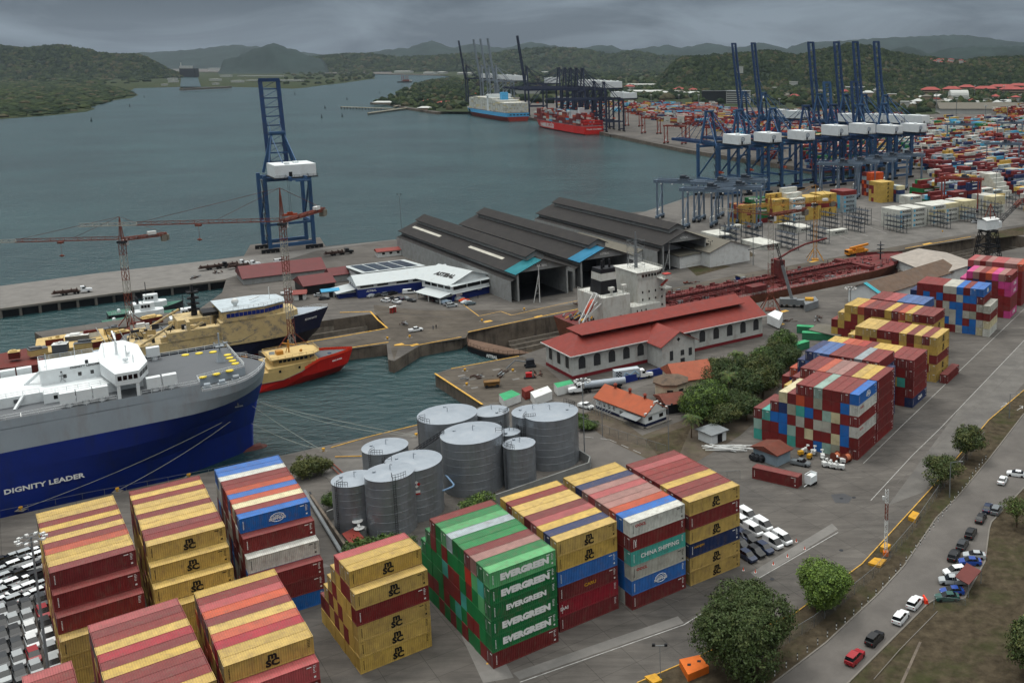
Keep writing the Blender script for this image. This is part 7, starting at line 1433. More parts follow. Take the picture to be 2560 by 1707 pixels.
b=G(2034,1275);h=AT(2044,1124,b.y).z;T=thing('lattice_mast','slim white and red lattice mast on the yellow blocks','lattice mast',b);m=MB();lattice(m,(0,0,0),(0,0,h*.55),.55,9,.06);m.ob('lower_section',[M_WHITE],T);m=MB();lattice(m,(0,0,h*.55),(0,0,h*.8),.55,4,.06);m.ob('middle_section',[M_CRD],T);m=MB();lattice(m,(0,0,h*.8),(0,0,h),.55,4,.06);m.box(-.9,-.5,-.2,.2,h*.85,h*.9);m.ob('upper_section',[M_WHITE],T);m=MB();m.box(-.5,.5,-.5,.5,0,.9);m.ob('footing',[mat('orange_block','#c8641e')],T)
p=G(*CB(1975,900));T=thing('carport','maroon roofed open carport over the parked cars','carport',p,rd2-.05)
P=[G(*CB(*q),2.7)-p for q in ((1960,735),(2060,790),(1975,885),(1880,830))];Mi=Matrix.Rotation(-(rd2-.05),4,'Z');P=[Mi@q for q in P];m=MB();m.quads(P+[q-Vector((0,0,.15)) for q in P],[(0,1,2,3),(7,6,5,4),(0,1,5,4),(1,2,6,5),(2,3,7,6),(3,0,4,7)]);m.ob('roof',[mat('carport_maroon','#5c2e2a',.7)],T)
for q in P: m=MB();m.beam(q,(q.x,q.y,0),.12);m.ob('post',[M_GREY],T)
T=thing('road_barrier','bright red plastic barrier at the nose of the white car','barrier',G(*CB(1676,1003)),rd+.8);m=MB();m.quads([(-1,-.35,0),(1,-.35,0),(1,.35,0),(-1,.35,0),(-1,-.12,.9),(1,-.12,.9),(1,.12,.9),(-1,.12,.9)],[(0,1,5,4),(1,2,6,5),(2,3,7,6),(3,0,4,7),(4,5,6,7)]);m.ob('barrier_shell',[M_BRED],T)
# fences
M_MESH=D.materials.new('chain_link');M_MESH.use_nodes=True;t_=M_MESH.node_tree;b_=t_.nodes['Principled BSDF'];b_.inputs['Base Color'].default_value=(.2,.2,.19,1);b_.inputs['Alpha'].default_value=.22;MATS['chain_link']=M_MESH
def fence(label,pts,h=2.3,sp=3.,panel=True,mat_=M_GREY):
    T=thing('fence',label,'fence');P=[G(*q) for q in pts];m=MB()
    for a,b in zip(P,P[1:]):
        n=max(1,int((b-a).length/sp))
        for i in range(n+1): q=a+(b-a)*i/n;m.tube(q,q+Vector((0,0,h)),.04,5)
        m.beam(a+Vector((0,0,h)),b+Vector((0,0,h)),.05)
    m.ob('posts_and_rail',[mat_],T)
    if panel:
        m=MB()
        for a,b in zip(P,P[1:]): m.face([a,b,b+Vector((0,0,h)),a+Vector((0,0,h))])
        m.ob('mesh_panel',[M_MESH],T)
fence('chain link fence between the yard and the kerb posts',[(1690,1550),(1870,1440),(2005,1330),(2095,1225),(2160,1130),(2260,1010)])
fence('wire fence in front of the orange roofed cottage',[(1324,970),(1400,1000),(1530,1042)]);fence('mesh gate fence beside the trailer yard',[(1590,1080),(1640,1105),(1700,1100)])
fence('railing along the quay behind the left stacks',[(0,1186),(190,1146),(480,1090),(740,1032)],1.4,4,False);fence('low fence at the grass by the carport',[CB(1735,1060),CB(1735,1000),CB(1950,1030)],1.2)
line([(1340,1003),(1400,1010),(1480,1045)],.2,.1,M_LINE,(3,2))
# ---------------------------------------------------------------- trees
LM=[mat('leaf_a',(.06,.105,.02),.6,var=.45,sc=.5,spec=.25),mat('leaf_b',(.03,.058,.015),.6,var=.45,sc=.5,spec=.25),mat('leaf_c',(.1,.16,.025),.6,var=.4,sc=.5,spec=.25),
    mat('leaf_d',(.04,.062,.018),.6,var=.4,sc=.5,spec=.2),mat('leaf_e',(.055,.072,.022),.6,var=.4,sc=.5,spec=.2),mat('leaf_f',(.085,.095,.028),.6,var=.4,sc=.5,spec=.2)]
M_BARK=mat('bark','#4a3c2e',.9)
def crown(R_,rx,ry,rz,cz,n,ls,mix,lobes=7,per=14,gap=.32,name='crown'):
    mb=MB();lb=[(Vector((R_.uniform(-.55,.55)*rx,R_.uniform(-.55,.55)*ry,R_.uniform(-.35,.5)*rz)),R_.uniform(.45,.68)) for _ in range(lobes)]+[(Vector((0,0,0)),.72)]
    for _ in range(n):
        c,s=R_.choice(lb);
        while 1:
            d=Vector((R_.gauss(0,1),R_.gauss(0,1),R_.gauss(.15,1)));
            if d.length>.1: break
        d.normalize();k=R_.uniform(.72,1.04)
        p=c+Vector((d.x*rx*s*k,d.y*ry*s*k,d.z*rz*s*k))
        nn=noise.noise(Vector((p.x,p.y,p.z))*(.9/max(.6,ls*1.6)))
        if nn<-gap: continue
        mb.mt(mix[0] if nn<0 else (mix[1] if nn<.25 else mix[2]))
        if R_.random()<.2: mb.mt(R_.choice(mix))
        for _ in range(per):
            q=p+Vector((R_.gauss(0,.42),R_.gauss(0,.42),R_.gauss(0,.3)))*ls*2.2
            nr=(d+Vector((R_.gauss(0,.6),R_.gauss(0,.6),R_.gauss(.2,.6)))).normalized();x=nr.orthogonal().normalized();x=Matrix.Rotation(R_.uniform(0,6.28),3,nr)@x;y=nr.cross(x);a=ls*R_.uniform(.35,.75);b=a*.55
            q=Vector((q.x,q.y,q.z+cz));mb.face([q-x*a,q-y*b,q+x*a,q+y*b])
    return mb.mesh(name,LM)
TREE={}
def tree(label,p,R0,h,key,mix=(1,0,2),ls=.42,n=None,squash=.8,name='broadleaf_tree',cat='tree',group=None,bare=.32,trunk=True):
    R_=random.Random(hash(key)%1000 if not isinstance(key,str) else sum(map(ord,key)));
    T=thing(name,label,cat,p,R_.uniform(0,6),group)
    rz=h*.5*squash if trunk else h*.5
    if key not in TREE:
        n=n or int(150*R0*R0/ (ls*ls*12));TREE[key]=(crown(R_,R0,R0,rz,h-rz,n,ls,mix,gap=bare),R0,h);me=TREE[key][0]
    me=TREE[key][0];o=mk('crown',me,T)
    s=R0/TREE[key][1];o.scale=(s,s,h/TREE[key][2])
    if trunk:
        m=MB();m.tube((0,0,0),(0,0,h*.45),.05*h*.6,9,.03*h*.6)
        for i in range(6): t=i*1.05;m.tube((0,0,h*.35),(math.cos(t)*R0*.5,math.sin(t)*R0*.5,h*.7),.018*h,6,.006*h)
        m.ob('trunk',[M_BARK],T)
    return T
tree('large round dark green tree beside the orange box',G(1706,1519),7.7,14.2,'big',(3,3,4),.4,n=3600,name='large_tree',squash=.98)
tree('bright green round tree between the yard and the road',G(1899,1398),5.3,10,'bright',(0,2,2),.34,n=3000,name='round_tree',squash=1.)
tree('dark tree by the yard edge, upper one',G(2218,1053),4.6,8.5,'mid1',(3,4,5),.4,n=800);tree('small dark tree just below the upper one',G(2160,1115),4.2,7.,'mid2',(3,4,5),.4,n=700)
tree('sparse tree at the right edge above the parked cars',G(2335,1210),4.,6.5,'sparse',(5,4,0),.3,n=330,bare=.12);tree('dark tree at the lower right edge',G(2362,1545),5,9,'mid1',(3,4,5),.4)
tree('broad mango tree in front of the octagonal house',G(1622,968),6.6,11,'mango',(1,0,2),.42,n=1500);tree('dark tree behind the octagonal house',G(1668,905),6,11,'dk1',(3,1,4),.42,n=900)
tree('dark tree right of the terracotta roof',G(1720,925),6,10.5,'dk1');tree('dark tree against the checkered stack',G(1752,915),5,10,'mid1');tree('tall dark tree beside the navy stack',G(1795,865),5.5,11,'dk1');tree('green tree in front of the green workshop',G(1800,828),5,10.5,'gr2',(1,0,0),.42,n=900)
tree('dark tree among the yard shacks',G(1755,860),5,9,'gr2');tree('dark tree below the arched windows',G(1650,880),4.5,8,'mid2')
for i,(x,y,r_,h_,k_) in enumerate(((1705,880,5,10,'dk1'),(1735,895,5.5,11,'mid1'),(1770,890,5,10,'dk1'),(1640,940,4.5,8.5,'gr2'),(1660,985,4.2,7,'mid2'),(1590,955,4.5,8,'mango'),(1815,850,4.4,9,'dk1'),(1780,835,4.4,9,'mid1'),(1715,965,5,8,'dk1'))):
    tree(['dark tree in the middle of the grove','tall tree at the centre of the grove','dark tree against the navy stack','green tree beside the terracotta roof','low dark tree right of the palm','light green tree in front of the cottage gable','dark tree by the green containers','dark tree above the grove beside the hall','dark tree at the foot of the checkered stack'][i],G(x,y),r_,h_,k_)
tree('dark tree between the cottage and the stack',G(1690,955),4.6,8,'dk1')
bu='bushes around the storage tanks'
tree('round olive bush on the quay left of the tanks',G(708,1098),3.6,5,'bush1',(4,5,5),.36,n=600,name='bush',cat='bush',group=bu,trunk=False);tree('smaller bush joined to the olive bush',G(738,1090),2.4,3.8,'bush1',name='bush',cat='bush',group=bu,trunk=False)
tree('wide green bush below the front tanks',G(850,1290),4.8,4.6,'bush2',(1,0,0),.4,n=900,name='bush',cat='bush',group=bu,trunk=False);tree('green bush beside the wide one',G(905,1275),4.4,4.2,'bush2',name='bush',cat='bush',group=bu,trunk=False)
tree('green bush peeking over the green stack',G(1100,1188),4.6,4.6,'bush3',(1,0,2),.36,n=700,name='bush',cat='bush',group=bu,trunk=False);tree('low green bush left of the front tanks',G(775,1165),3,3.4,'bush2',name='bush',cat='bush',group=bu,trunk=False);tree('low shrub behind the rightmost big tank',G(1330,970),2.6,2.6,'bush2',name='bush',cat='bush',group=bu,trunk=False)
tree('low shrub by the cottage fence',G(1350,985),3,2.4,'bush2',name='bush',cat='bush',group=bu,trunk=False)
def palm(label,p,h,seed):
    R_=random.Random(seed);T=thing('palm_tree',label,'palm tree',p);m=MB();m.tube((0,0,0),(.2,0,h),.2,8,.12);m.ob('trunk',[M_BARK],T);m=MB()
    for i in range(22):
        a=i*2.4;e=R_.uniform(-.1,.9);l=R_.uniform(2.4,3.2);pts=[]
        for k in range(7): t=k/6;r=l*t;z=h+math.sin(e)*r-1.5*t*t*1.3;pts.append(Vector((.2+math.cos(a)*r*math.cos(e*.5),math.sin(a)*r*math.cos(e*.5),z)))
        s=Vector((-math.sin(a),math.cos(a),0))
        for k in range(6):
            for sg in (-1,1):
                m.mt(R_.choice((0,1,2)));w=.75*(1-(k/6)**2)+.15
                for q in (0,.5): b=pts[k].lerp(pts[k+1],q);b2=pts[k].lerp(pts[k+1],q+.28);m.face([b,b2,b2+s*sg*w+Vector((0,0,-.35)),b+s*sg*w+Vector((0,0,-.4))])
    m.ob('fronds',[LM[0],LM[1],LM[5]],T)
palm('palm tree in front of the guard hut',G(1588,1005),6,1);palm('palm tree behind the mango tree',G(1672,935),10,2);palm('tall palm between dark trees below the arched windows',G(1688,890),11,3)
M_NVYC=mat('workwear','#1b2740',.9)
# people far off, simple standing figures
def person(label,p,rz,shirt,trouser):
    T=thing('person',label,'person',p,rz)
    me=D.meshes.new('body');V=[(0,0,.95),(0,0,1.2),(0,0,1.42),(0,0,1.55),(0,0,1.7),(0,.18,1.4),(.08,.26,1.12),(.2,.24,.92),(0,-.18,1.4),(-.04,-.27,1.12),(.05,-.27,.86),(0,.1,.9),(.03,.11,.48),(0,.11,.06),(.12,.11,.03),(0,-.1,.9),(-.03,-.11,.48),(-.06,-.11,.06),(.06,-.11,.03)]
    E=[(0,1),(1,2),(2,3),(3,4),(2,5),(5,6),(6,7),(2,8),(8,9),(9,10),(0,11),(11,12),(12,13),(13,14),(0,15),(15,16),(16,17),(17,18)];me.from_pydata(V,E,[])
    o=mk('body',me,T);rr_=[.15,.15,.17,.06,.11,.07,.05,.04,.07,.05,.04,.09,.07,.05,.04,.09,.07,.05,.04];md=o.modifiers.new('s','SKIN')
    for v,r in zip(me.skin_vertices[0].data if me.skin_vertices else [],rr_): v.radius=(r,r)
    o.modifiers.new('d','SUBSURF').levels=1;me.materials.append(shirt);return T

for i,(x,y,l,r) in enumerate((( *Z5(1840,1062),'person in dark clothes standing by the orange covered car',.5),(*Z5(1980,1070),'person in dark trousers near the gabled blue wall',2.),(*Z5(1130,1030),'person in grey standing at the canopy edge',1.),(995,757,'worker in dark overalls beside the white canopy pickup',0.),(1002,755,'second worker bending over gear beside the pickup',2.5),(660,640,'person walking on the concrete pier',1.2))):
    person(l,G(x,y),r,M_DARK if i%2==0 else M_NVYC,M_DARK)
for x,y,l in ((941,775,'yellow bollard on the dock edge left of the pickup'),(890,779,'yellow bollard at the pier corner near the red ship'),(1107,738,'yellow bollard inside the orange triangle by the long dock'),(1204,712,'yellow bollard in the yellow triangle before the sheds'),(1068,852,'yellow bollard at the pier tip rear corner'),(1178,853,'yellow bollard on its yellow square near the excavator'),(1072,885,'yellow bollard at the pier front edge'),(1790,744,'orange bollard on its painted disc right of the red hall'),(2165,533,'yellow bollard beside the multi axle crane')): bollard(G(x,y),l)
R6=random.Random(44)
for i,(x,y,l) in enumerate(((1150,862,'heap of rusty beams on the pier tip middle'),(1235,862,'heap of red brown plates by the hall corner'),(1090,868,'small heap of timber at the pier front'),(445,640,'brown scrap heap along the outer pier edge'),(500,628,'dark scrap heap beside the flatbed on the pier'),(1880,735,'pile of grating beside the green containers'),(1800,738,'dark timber pile below the white plant cabin'),(1330,700,'rusty pipe rack in front of the big shed'),(1370,705,'stacked rusty props by the shed yard'),(1585,652,'orange mesh pile on the grass edge'),(600,690,'tangle of hoses at the small dock edge'),(930,745,'grey formwork stack left of the pickup'),(1990,700,'dark machinery heap behind the striped stack'))):
    T=thing('scrap_heap',l,'scrap heap',G(x,y),R6.uniform(0,3),'scrap and gear heaps');m=MB()
    for _ in range(14): a=Vector((R6.uniform(-3,3),R6.uniform(-1.6,1.6),R6.uniform(.1,.9)));m.mt(R6.choice((0,0,1)));m.beam(a,a+Vector((R6.uniform(-2.5,2.5),R6.uniform(-.8,.8),R6.uniform(-.1,.3))),R6.uniform(.12,.45))
    m.ob('heap',[mat('scrap_brown','#3c2c26'),M_CRD if 'red' in l or 'orange' in l else M_GREY],T)
# ---------------------------------------------------------------- terminal yards and distant places
YM=pyaw((2063.4,526.4),(2132.3,516.5))
X5=lambda u,v:(2021.2+u*.1406,367.5+v*.1406)
X4=lambda u,v:(1635.4+u*.1406,385.9+v*.1406)
def blk2(desc,pt,h,front,logos,tops,pal,seed,L_=12.19,yaw=None):
    p=G(*pt);block(desc,p.x,p.y,YM if yaw is None else yaw,h,None,front=front,logos=logos,tops=tops,pal=pal,seed=seed,L_=L_)
blk2('the white stack beside the steel racks',X5(300,1135),[4]*6,'WWeW','zzzz','WWWWWW','WWW',41);blk2('the second white stack by the racks',X5(520,1108),[4]*6,'WWWW','zzzz','WWWWWW','WWW',42)
blk2('the third white stack by the racks',X5(843,1055),[4]*6,'WWcW','zzzz','WWWWWW','WWW',43);blk2('the fourth white stack by the racks',X5(1066,1022),[4]*6,'WWWc','zzz.','cWWWWW','WWW',44);blk2('the fifth white stack by the racks',X5(1348,975),[4]*6,'eWcc','.z..','cccWWW','WWc',45)
blk2('the sixth white stack by the racks',X5(1830,892),[4]*7,'WWcc','zz..','cccWWWW','WWc',46);blk2('the stepped white stack',X5(2010,655),[1,2,3,4,5,6,6,6],'W','z','W'*8,'W',47);blk2('the low white stack',X5(1455,620),[2]*6+[3]*3,'WW','..','W'*9,'W',48);blk2('the small white stack',X5(480,735),[2]*4,'WW','.z','WWWW','W',49)
blk2('the yellow stack at the inner lane',X5(15,705),[5]*5,'YYYYY','mmmmm','YYYYY','YYR',50);blk2('the short grey stack',X5(300,695),[4]*4,'eeNc','....','ceec','eRN',51,6.06);blk2('the green and maroon stack',X5(685,670),[4,5,5,4,3],'GRGR','E.E.','RRGRG','GR',52);blk2('the low green row',X5(890,610),[2,3,3,2],'GR','..','RGRG','GRe',53)
blk2('the slate grey stack before the red gantry',X5(1165,415),[1,2,3,4,5,5,5],'N','.','eeeeRRR','eReN',54);blk2('the mixed stack beside the grey stack',X5(1395,410),[5,5,5,5],'KRKeR','.....','RRKR','RKe',55,6.06)
blk2('the yellow stack left of the crane tower',X4(490,925),[4]*6,'YYYY','mmmm','YYPOYR','YRY',56);blk2('the second yellow stack left of the crane tower',X4(620,905),[4]*5,'YYYY','mmmm','YYYYR','YR',57)
blk2('the green stack behind the yellow ones',X4(765,905),[2,3,4,5,5,5],'RR','..','GGGGGG','GGR',58);blk2('the yellow stack behind the red crane tower',X4(1030,905),[5,5,5,6],'YYYYY','mmmmm','YYYY','YYR',59);blk2('the white stack behind the red crane tower',X4(1300,885),[5,5,6,6,7],'WWWWW','zzzzz','WWWWW','W',60)
blk2('the yellow stack behind the yellow crane tower',X4(1535,860),[5]*5,'YYYRY','mmm.m','YYYYY','YR',61);blk2('the tall yellow stack with maroon band',X4(1795,800),[5]*5,'YYRYY','mm.mm','YYYYY','YR',62);blk2('the grey and maroon stack beside it',X4(2130,740),[5]*5,'eeeeR','zzzz.','RKRKR','eRL',63)
blk2('the orange topped stack',X5(-150,600),[6]*4,'eXeeXX','z.zz..','XXRR','eXR',64)
blk2('the low white row by the tower crane base',X4(835,1345),[1]*8,'W','z','W'*8,'W',65);blk2('the low white row between the racks',X4(1400,1065),[1]*8,'W','z','W'*8,'W',66);blk2('the single white container between racks',X4(1955,1112),[1]*2,'W','z','WW','W',67);blk2('the low white row behind the grey annex',X4(100,1190),[1]*7,'W','z','W'*7,'W',68)
blk2('the white container behind the racks',X4(230,1040),[1]*2,'W','z','WW','W',69)
def inpoly(x,y,P):
    c=False;j=len(P)-1
    for i in range(len(P)):
        if (P[i][1]>y)!=(P[j][1]>y) and x<(P[j][0]-P[i][0])*(y-P[i][1])/(P[j][1]-P[i][1])+P[i][0]: c=not c
        j=i
    return c
def proj(p):
    v=p-Vector((0,0,HC));fz=_f.dot(v);return (PX+FPX*RX.dot(v)/fz)/KK,(PY-FPX*RU.dot(v)/fz)/KK
def yard(poly,yaw,pal,seed,hr=(2,5),rows=6,lane=9,gapu=1.2,fill=.95,u0=0,logo=.35):
    R_=random.Random(seed);a=Vector((math.cos(yaw),math.sin(yaw),0));n_=Vector((-a.y,a.x,0));C=[G(x,y) for x,y in poly]
    us=[c.dot(a) for c in C];ns=[c.dot(n_) for c in C];n0=min(ns);bi=0
    while n0<max(ns):
        u=min(us)
        while u<max(us):
            p=a*u+n_*n0;x,y=proj(p)
            if inpoly(x,y,poly) and R_.random()<fill:
                h0=R_.randint(*hr);hs=[max(1,h0+R_.choice((0,0,0,-1,0,-1,1))) for _ in range(rows)];dom=R_.choice(pal)
                for r in range(rows):
                    for t in range(hs[r]):
                        if t<hs[r]-1 and r>0 and hs[r-1]>t: continue
                        k=dom if R_.random()<.5 else R_.choice(pal);lg=None
                        if t>=(hs[r-1] if r else 0) and p.y<1100:
                            lg={'W':'z','e':'z','Y':'m','G':'E','M':'n','N':None}.get(k) if R_.random()<logo*2 else None
                        q=p+n_*(r*2.55);ALL.append(dict(p=Vector((q.x,q.y,t*2.6)),yaw=yaw,k=k,lg=lg,L=12.19,seed=R_.random(),d='the far yard',r=r,t=t,h=hs[r],top=t==hs[r]-1,front=True,hid=False,N=rows,far=True,mk=R_.random()<.5,group='containers in the terminal yard',force=True))
            u+=12.19+(gapu if (bi%3) else .6);bi+=1
        n0+=rows*2.55+lane
yard([(2150,500),(2160,415),(2110,390),(2200,330),(2420,330),(2420,560),(2352,440),(2290,470)],YM,'RKKRYWeNeLWR',71,(3,5),7,6)
yard([(2060,345),(2080,306),(2130,296),(2240,288),(2420,284),(2420,330),(2200,330),(2110,390)],YM,'WWWRRKYNeLGWO',72,(3,6),7,6)
yard([(1860,400),(1960,400),(2080,345),(2060,290),(1900,290),(1840,330)],YM,'RKYNWeROG',73,(2,4),5,12)
yard([(1395,246),(1640,250),(1790,330),(1760,372),(1640,300),(1480,275)],-.55+math.pi/2 if 0 else -.45,'RRRRKWWOeNLYr',74,(2,5),6,10)
yard([(1250,232),(1395,240),(1420,262),(1330,262)],-.45,'RRRKWWOeNLY',75,(2,4),5,10)
yard([(1650,262),(2060,280),(2060,300),(1850,325),(1790,330),(1700,285)],-.45,'RRKWWOeNLYRr',76,(2,5),6,10)
yard([(2270,256),(2420,256),(2420,268),(2290,268)],YM,'RYYROWR',77,(3,5),5,10)
# steel racks for refrigerated containers
def rack(p,label,n=3,w=16,d=3,h=10):
    key='rack'
    if key in proto: return dup(proto[key],p,YM-math.pi/2,label,'steel access racks in the terminal')
    T=thing('access_rack',label,'steel rack',p,YM-math.pi/2,'steel access racks in the terminal');m=MB()
    for x in (0,w/3,2*w/3,w):
        for y in (0,d): m.beam((x,y,0),(x,y,h),.22)
    m.ob('columns',[M_RTD],T);m=MB()
    for z in (2.8,5.6,8.4):
        m.box(0,w,0,d,z,z+.12);rail(m,[(0,0,z+.1),(w,0,z+.1)],1,2,.04)
    m.ob('deck',[M_RTD],T);m=MB()
    for z in (0,2.8,5.6): m.beam((2*w/3,-.1,z),(w,-.1,z+2.8),.15)
    m.ob('brace',[M_RTD],T);proto[key]=T;return T
for i,(u,v) in enumerate(((130,1150),(480,1090),(1080,960),(1040,1240),(1540,1140),(1760,900),(2130,960),(2250,840))): rack(G(*X4(u,v+40)),f"steel access rack, {ORD[i+1]} from the annex corner in the open container lanes")
for i,(u,v) in enumerate(((60,1110),(770,1040),(1270,960),(1600,860),(2060,740))): rack(G(*X5(u,v+30)),f"steel access rack between white stacks, {ORD[i+1]} toward the dock crane")
strip_('terrain',[(1043,177),(1010,172),(900,169),(900,150),(1500,142),(2420,142),(2420,255),(2150,262),(2060,268),(1800,250),(1640,244),(1400,238),(1250,228),(1160,222),(1100,258),(1010,257),(942,247),(880,234),(928,209),(1000,185)],.4,M_WOOD2)
# distant buildings
M_DGL=mat('dark_facade','#24282c',.4);M_FW=mat('far_white','#a9aca9',.7,var=.1);M_FR=mat('far_red_roof','#8a3a34',.7,var=.2,sc=.1);M_FCR=mat('far_cream','#a08c78',.8)
def far(name,label,x0,x1,y,h,roofh,depth,wall,roof,cat='building',floors=0,group=None,hipped=True):
    a=G(x0,y);b=G(x1,y);L_=(b-a).length;T=thing(name,label,cat,a,math.atan2(b.y-a.y,b.x-a.x),group);m=MB();m.box(0,L_,0,depth,0,h);m.ob('wall',[wall],T)
    m=MB()
    if roofh>0: hip(m,0,L_,0,depth,h,h+roofh,2,hipped,hipped)
    else: m.box(-1,L_+1,-1,depth+1,h,h+1)
    m.ob('roof',[roof],T)
    for k in range(floors): m=MB();z=h*(k+.35)/floors;m.box(1,L_-1,-.3,-.1,z,z+h/floors*.4);m.ob('window_row',[M_BLACK],T)
    return T
far('office_block','dark glass fronted office block behind the container yard',1612,1668,238,26,0,40,M_DGL,M_DGL,floors=0);far('office_block','white banded office block joined to the dark one',1668,1722,239,27,0,40,M_FW,M_GREY,floors=6)
for i,(x0,x1,y,h) in enumerate(((2118,2160,221,16),(2168,2208,219,16),(2205,2240,212,14),(2240,2290,216,14),(2275,2330,212,15),(2300,2352,221,17),(2320,2400,208,14),(2352,2420,216,15))): far('campus_block',f"red roofed cream campus block at the hill foot, {ORD[i+1]} from the left",x0,x1,y,h,7,30,M_FCR,M_FR,floors=3,group='red roofed campus blocks')
far('white_block','white long block at the upper right hill foot',2305,2370,203,16,0,30,M_FW,M_FW,floors=2);far('white_block','white block seen between the raised booms',1943,1987,212,14,0,30,M_FW,M_FW,floors=2)
a=G(2184,232);b=G(2226,232);T=thing('arched_hall','white barrel roofed hall before the red roofed campus','hall',a,0);L_=(b-a).length;m=MB();n=10;pr=[(0,y,z) for y,z in [(35*(1-math.cos(math.pi*i/n))/2,8+16*math.sin(math.pi*i/n)) for i in range(n+1)]]
m.quads([(0,y,z) for _,y,z in pr]+[(L_,y,z) for _,y,z in pr],[(i,n+1+i,n+2+i,i+1) for i in range(n)]);m.face([(0,y,z) for _,y,z in pr]+[(0,35,0),(0,0,0)]).face([(L_,y,z) for _,y,z in pr]+[(L_,35,0),(L_,0,0)]).face([(0,0,0),(L_,0,0),(L_,0,8),(0,0,8)]);m.ob('shell',[M_FW],T)
far('warehouse','very long grey roofed warehouse behind the mixed stacks',2160,2340,262,9,10,60,M_FW,M_GROOF,hipped=False);far('warehouse','white low warehouse right of the office block',1430,1530,218,9,3,60,M_FW,M_FW,hipped=False)
for i,(x0,x1,y) in enumerate(((1168,1240,216),(1440,1500,203),(1540,1600,197),(1240,1260,170),(972,995,171),(1004,1020,170),(1050,1080,172),(905,940,168))): far('warehouse',f"far pale warehouse along the canal side, {ORD[i+1]} of those beyond the quay",x0,x1,y,12,2,60,M_FW,M_FW,hipped=False,group='far pale warehouses')
far('warehouse','red roofed far warehouse behind the crane row',1545,1570,212,9,6,40,M_FW,M_FR);far('warehouse','second red roofed far warehouse beside it',1573,1600,209,9,6,40,M_FW,M_FR)
R9=random.Random(91)
zn=[('beside the dark office block',(1420,1600,205,226)),('between the raised booms',(1730,2050,214,236)),('left of the barrel roofed hall',(2060,2180,228,252)),('right of the barrel roofed hall',(2230,2350,228,250)),('before the red roofed campus',(2120,2350,232,254)),('at the wooded hill foot',(1560,1800,196,214))]
for zi,(zl,(xa,xb,ya,yb)) in enumerate(zn):
    for i in range(9):
        x=R9.uniform(xa,xb);y=R9.uniform(ya,yb);w_=R9.uniform(8,26);k=R9.random()
        far('town_building',f"low {'red roofed' if k<.3 else 'pale roofed'} town building {zl}, {ORD[i+1]} of them",x,x+w_,y,R9.uniform(6,13),R9.choice((0,4,5)),R9.uniform(14,30),M_FCR if R9.random()<.4 else M_FW,M_FR if k<.3 else (M_GROOF if k<.5 else M_FW),group='town buildings '+zl)
# houses and radar dome on the hills
p=AT(1951,123,3680);T=thing('radar_dome','white radar dome on the hill top behind the cranes','radar dome',p);m=MB();m.ball((0,0,4),8,16,10);m.ob('dome',[M_FW],T);m=MB();m.tube((0,0,-22),(0,0,-2),4,10).box(-8,8,-6,6,-24,-16);m.ob('tower',[M_FW],T)
R5=random.Random(77)
for i in range(26):
    x=R5.uniform(2140,2225);y=R5.uniform(138,147);p=AT(x,y,3550+R5.uniform(-60,60));T=thing('hill_house',f"small red roofed house in the hillside village, {ORD[i%16+1]} of {'the upper' if i<16 else 'the lower'} row",'house',p,R5.uniform(0,1),'houses of the hillside village');m=MB();m.box(-7,7,-5,5,-14,3);m.ob('wall',[M_FW],T);m=MB();hip(m,-7,7,-5,5,3,6,1);m.ob('roof',[M_FR],T)
for i,(x,y,w,Y) in enumerate(((1823,193,14,2000),(1849,203,16,1900),(1700,158,10,2500),(2000,215,9,1900),(1960,225,12,1700))):
    p=AT(x,y,Y);p=AT(x,y,3000);w*=.8;T=thing('white_house',['white house on the hillside left of the radar dome','white and blue building among the trees','small white house beside the leftmost tall boom','white house behind the raised booms','white flat building behind the crane row'][i],'house',p,.2);m=MB();m.box(-w,w,-8,8,-14,6);m.ob('wall',[M_FW],T);m=MB();m.box(-w-1,w+1,-9,9,6,7);m.ob('roof',[M_FW],T)
# canal locks
far('lock_wall','long pale lock wall nearest the water','wall' if 0 else 620,760,183,5,0,30,M_FW,M_FW) if 0 else None
for i,(x0,x1,y,h,d) in enumerate(((478,528,163,22,60),(535,550,164,20,40),(505,526,177,9,30),(480,500,186,8,30),(530,552,190,8,30),(487,497,195,6,20),(386,402,177,8,30),(384,398,184,8,30),(386,400,190,8,30),(370,378,197,5,20),(340,362,167,10,30),(378,386,170,10,20))):
    far('lock_building',f"pale building at the canal locks, {ORD[i%16+1]} of the group",x0,x1,y,h,0,d,M_FW,M_FW,group='buildings at the canal locks')
for i,(x0,x1,y) in enumerate(((530,612,167),(545,645,176),(565,690,187))): far('lock_gate_bank',['pale straight bank farthest up the lock basins','middle pale bank of the lock basins','nearest pale bank of the lock basins'][i],x0,x1,y,4,0,30,M_FW,M_FW,'embankment')
strip_('lock_basin',[(414,200),(462,200),(452,172),(416,172)],.5,mw)
T=thing('moored_ship','dark ship rising in the lock chamber with white bridge','ship',G(430,178),0);m=MB();m.box(-40,45,0,40,0,48);m.ob('hull',[M_DARK],T);m=MB();m.box(-38,20,0,30,48,62).box(-32,-28,0,4,62,80);m.ob('bridge_house',[M_FW],T)
far('lock_wall','long dark approach wall pointing into the water',412,420,209,6,0,260,M_CONC,M_CONC,'wall')
T=thing('cruise_ship','distant white cruise ship beyond the lock basins','ship',G(735,163),0);m=MB();m.box(-60,60,0,20,0,30).box(-50,50,0,20,30,60).box(-30,-10,5,15,60,85).box(10,30,5,15,60,85);m.ob('hull',[M_FW],T);m=MB();m.box(-65,65,-1,20,-2,10);m.ob('waterline',[M_NAVY],T)
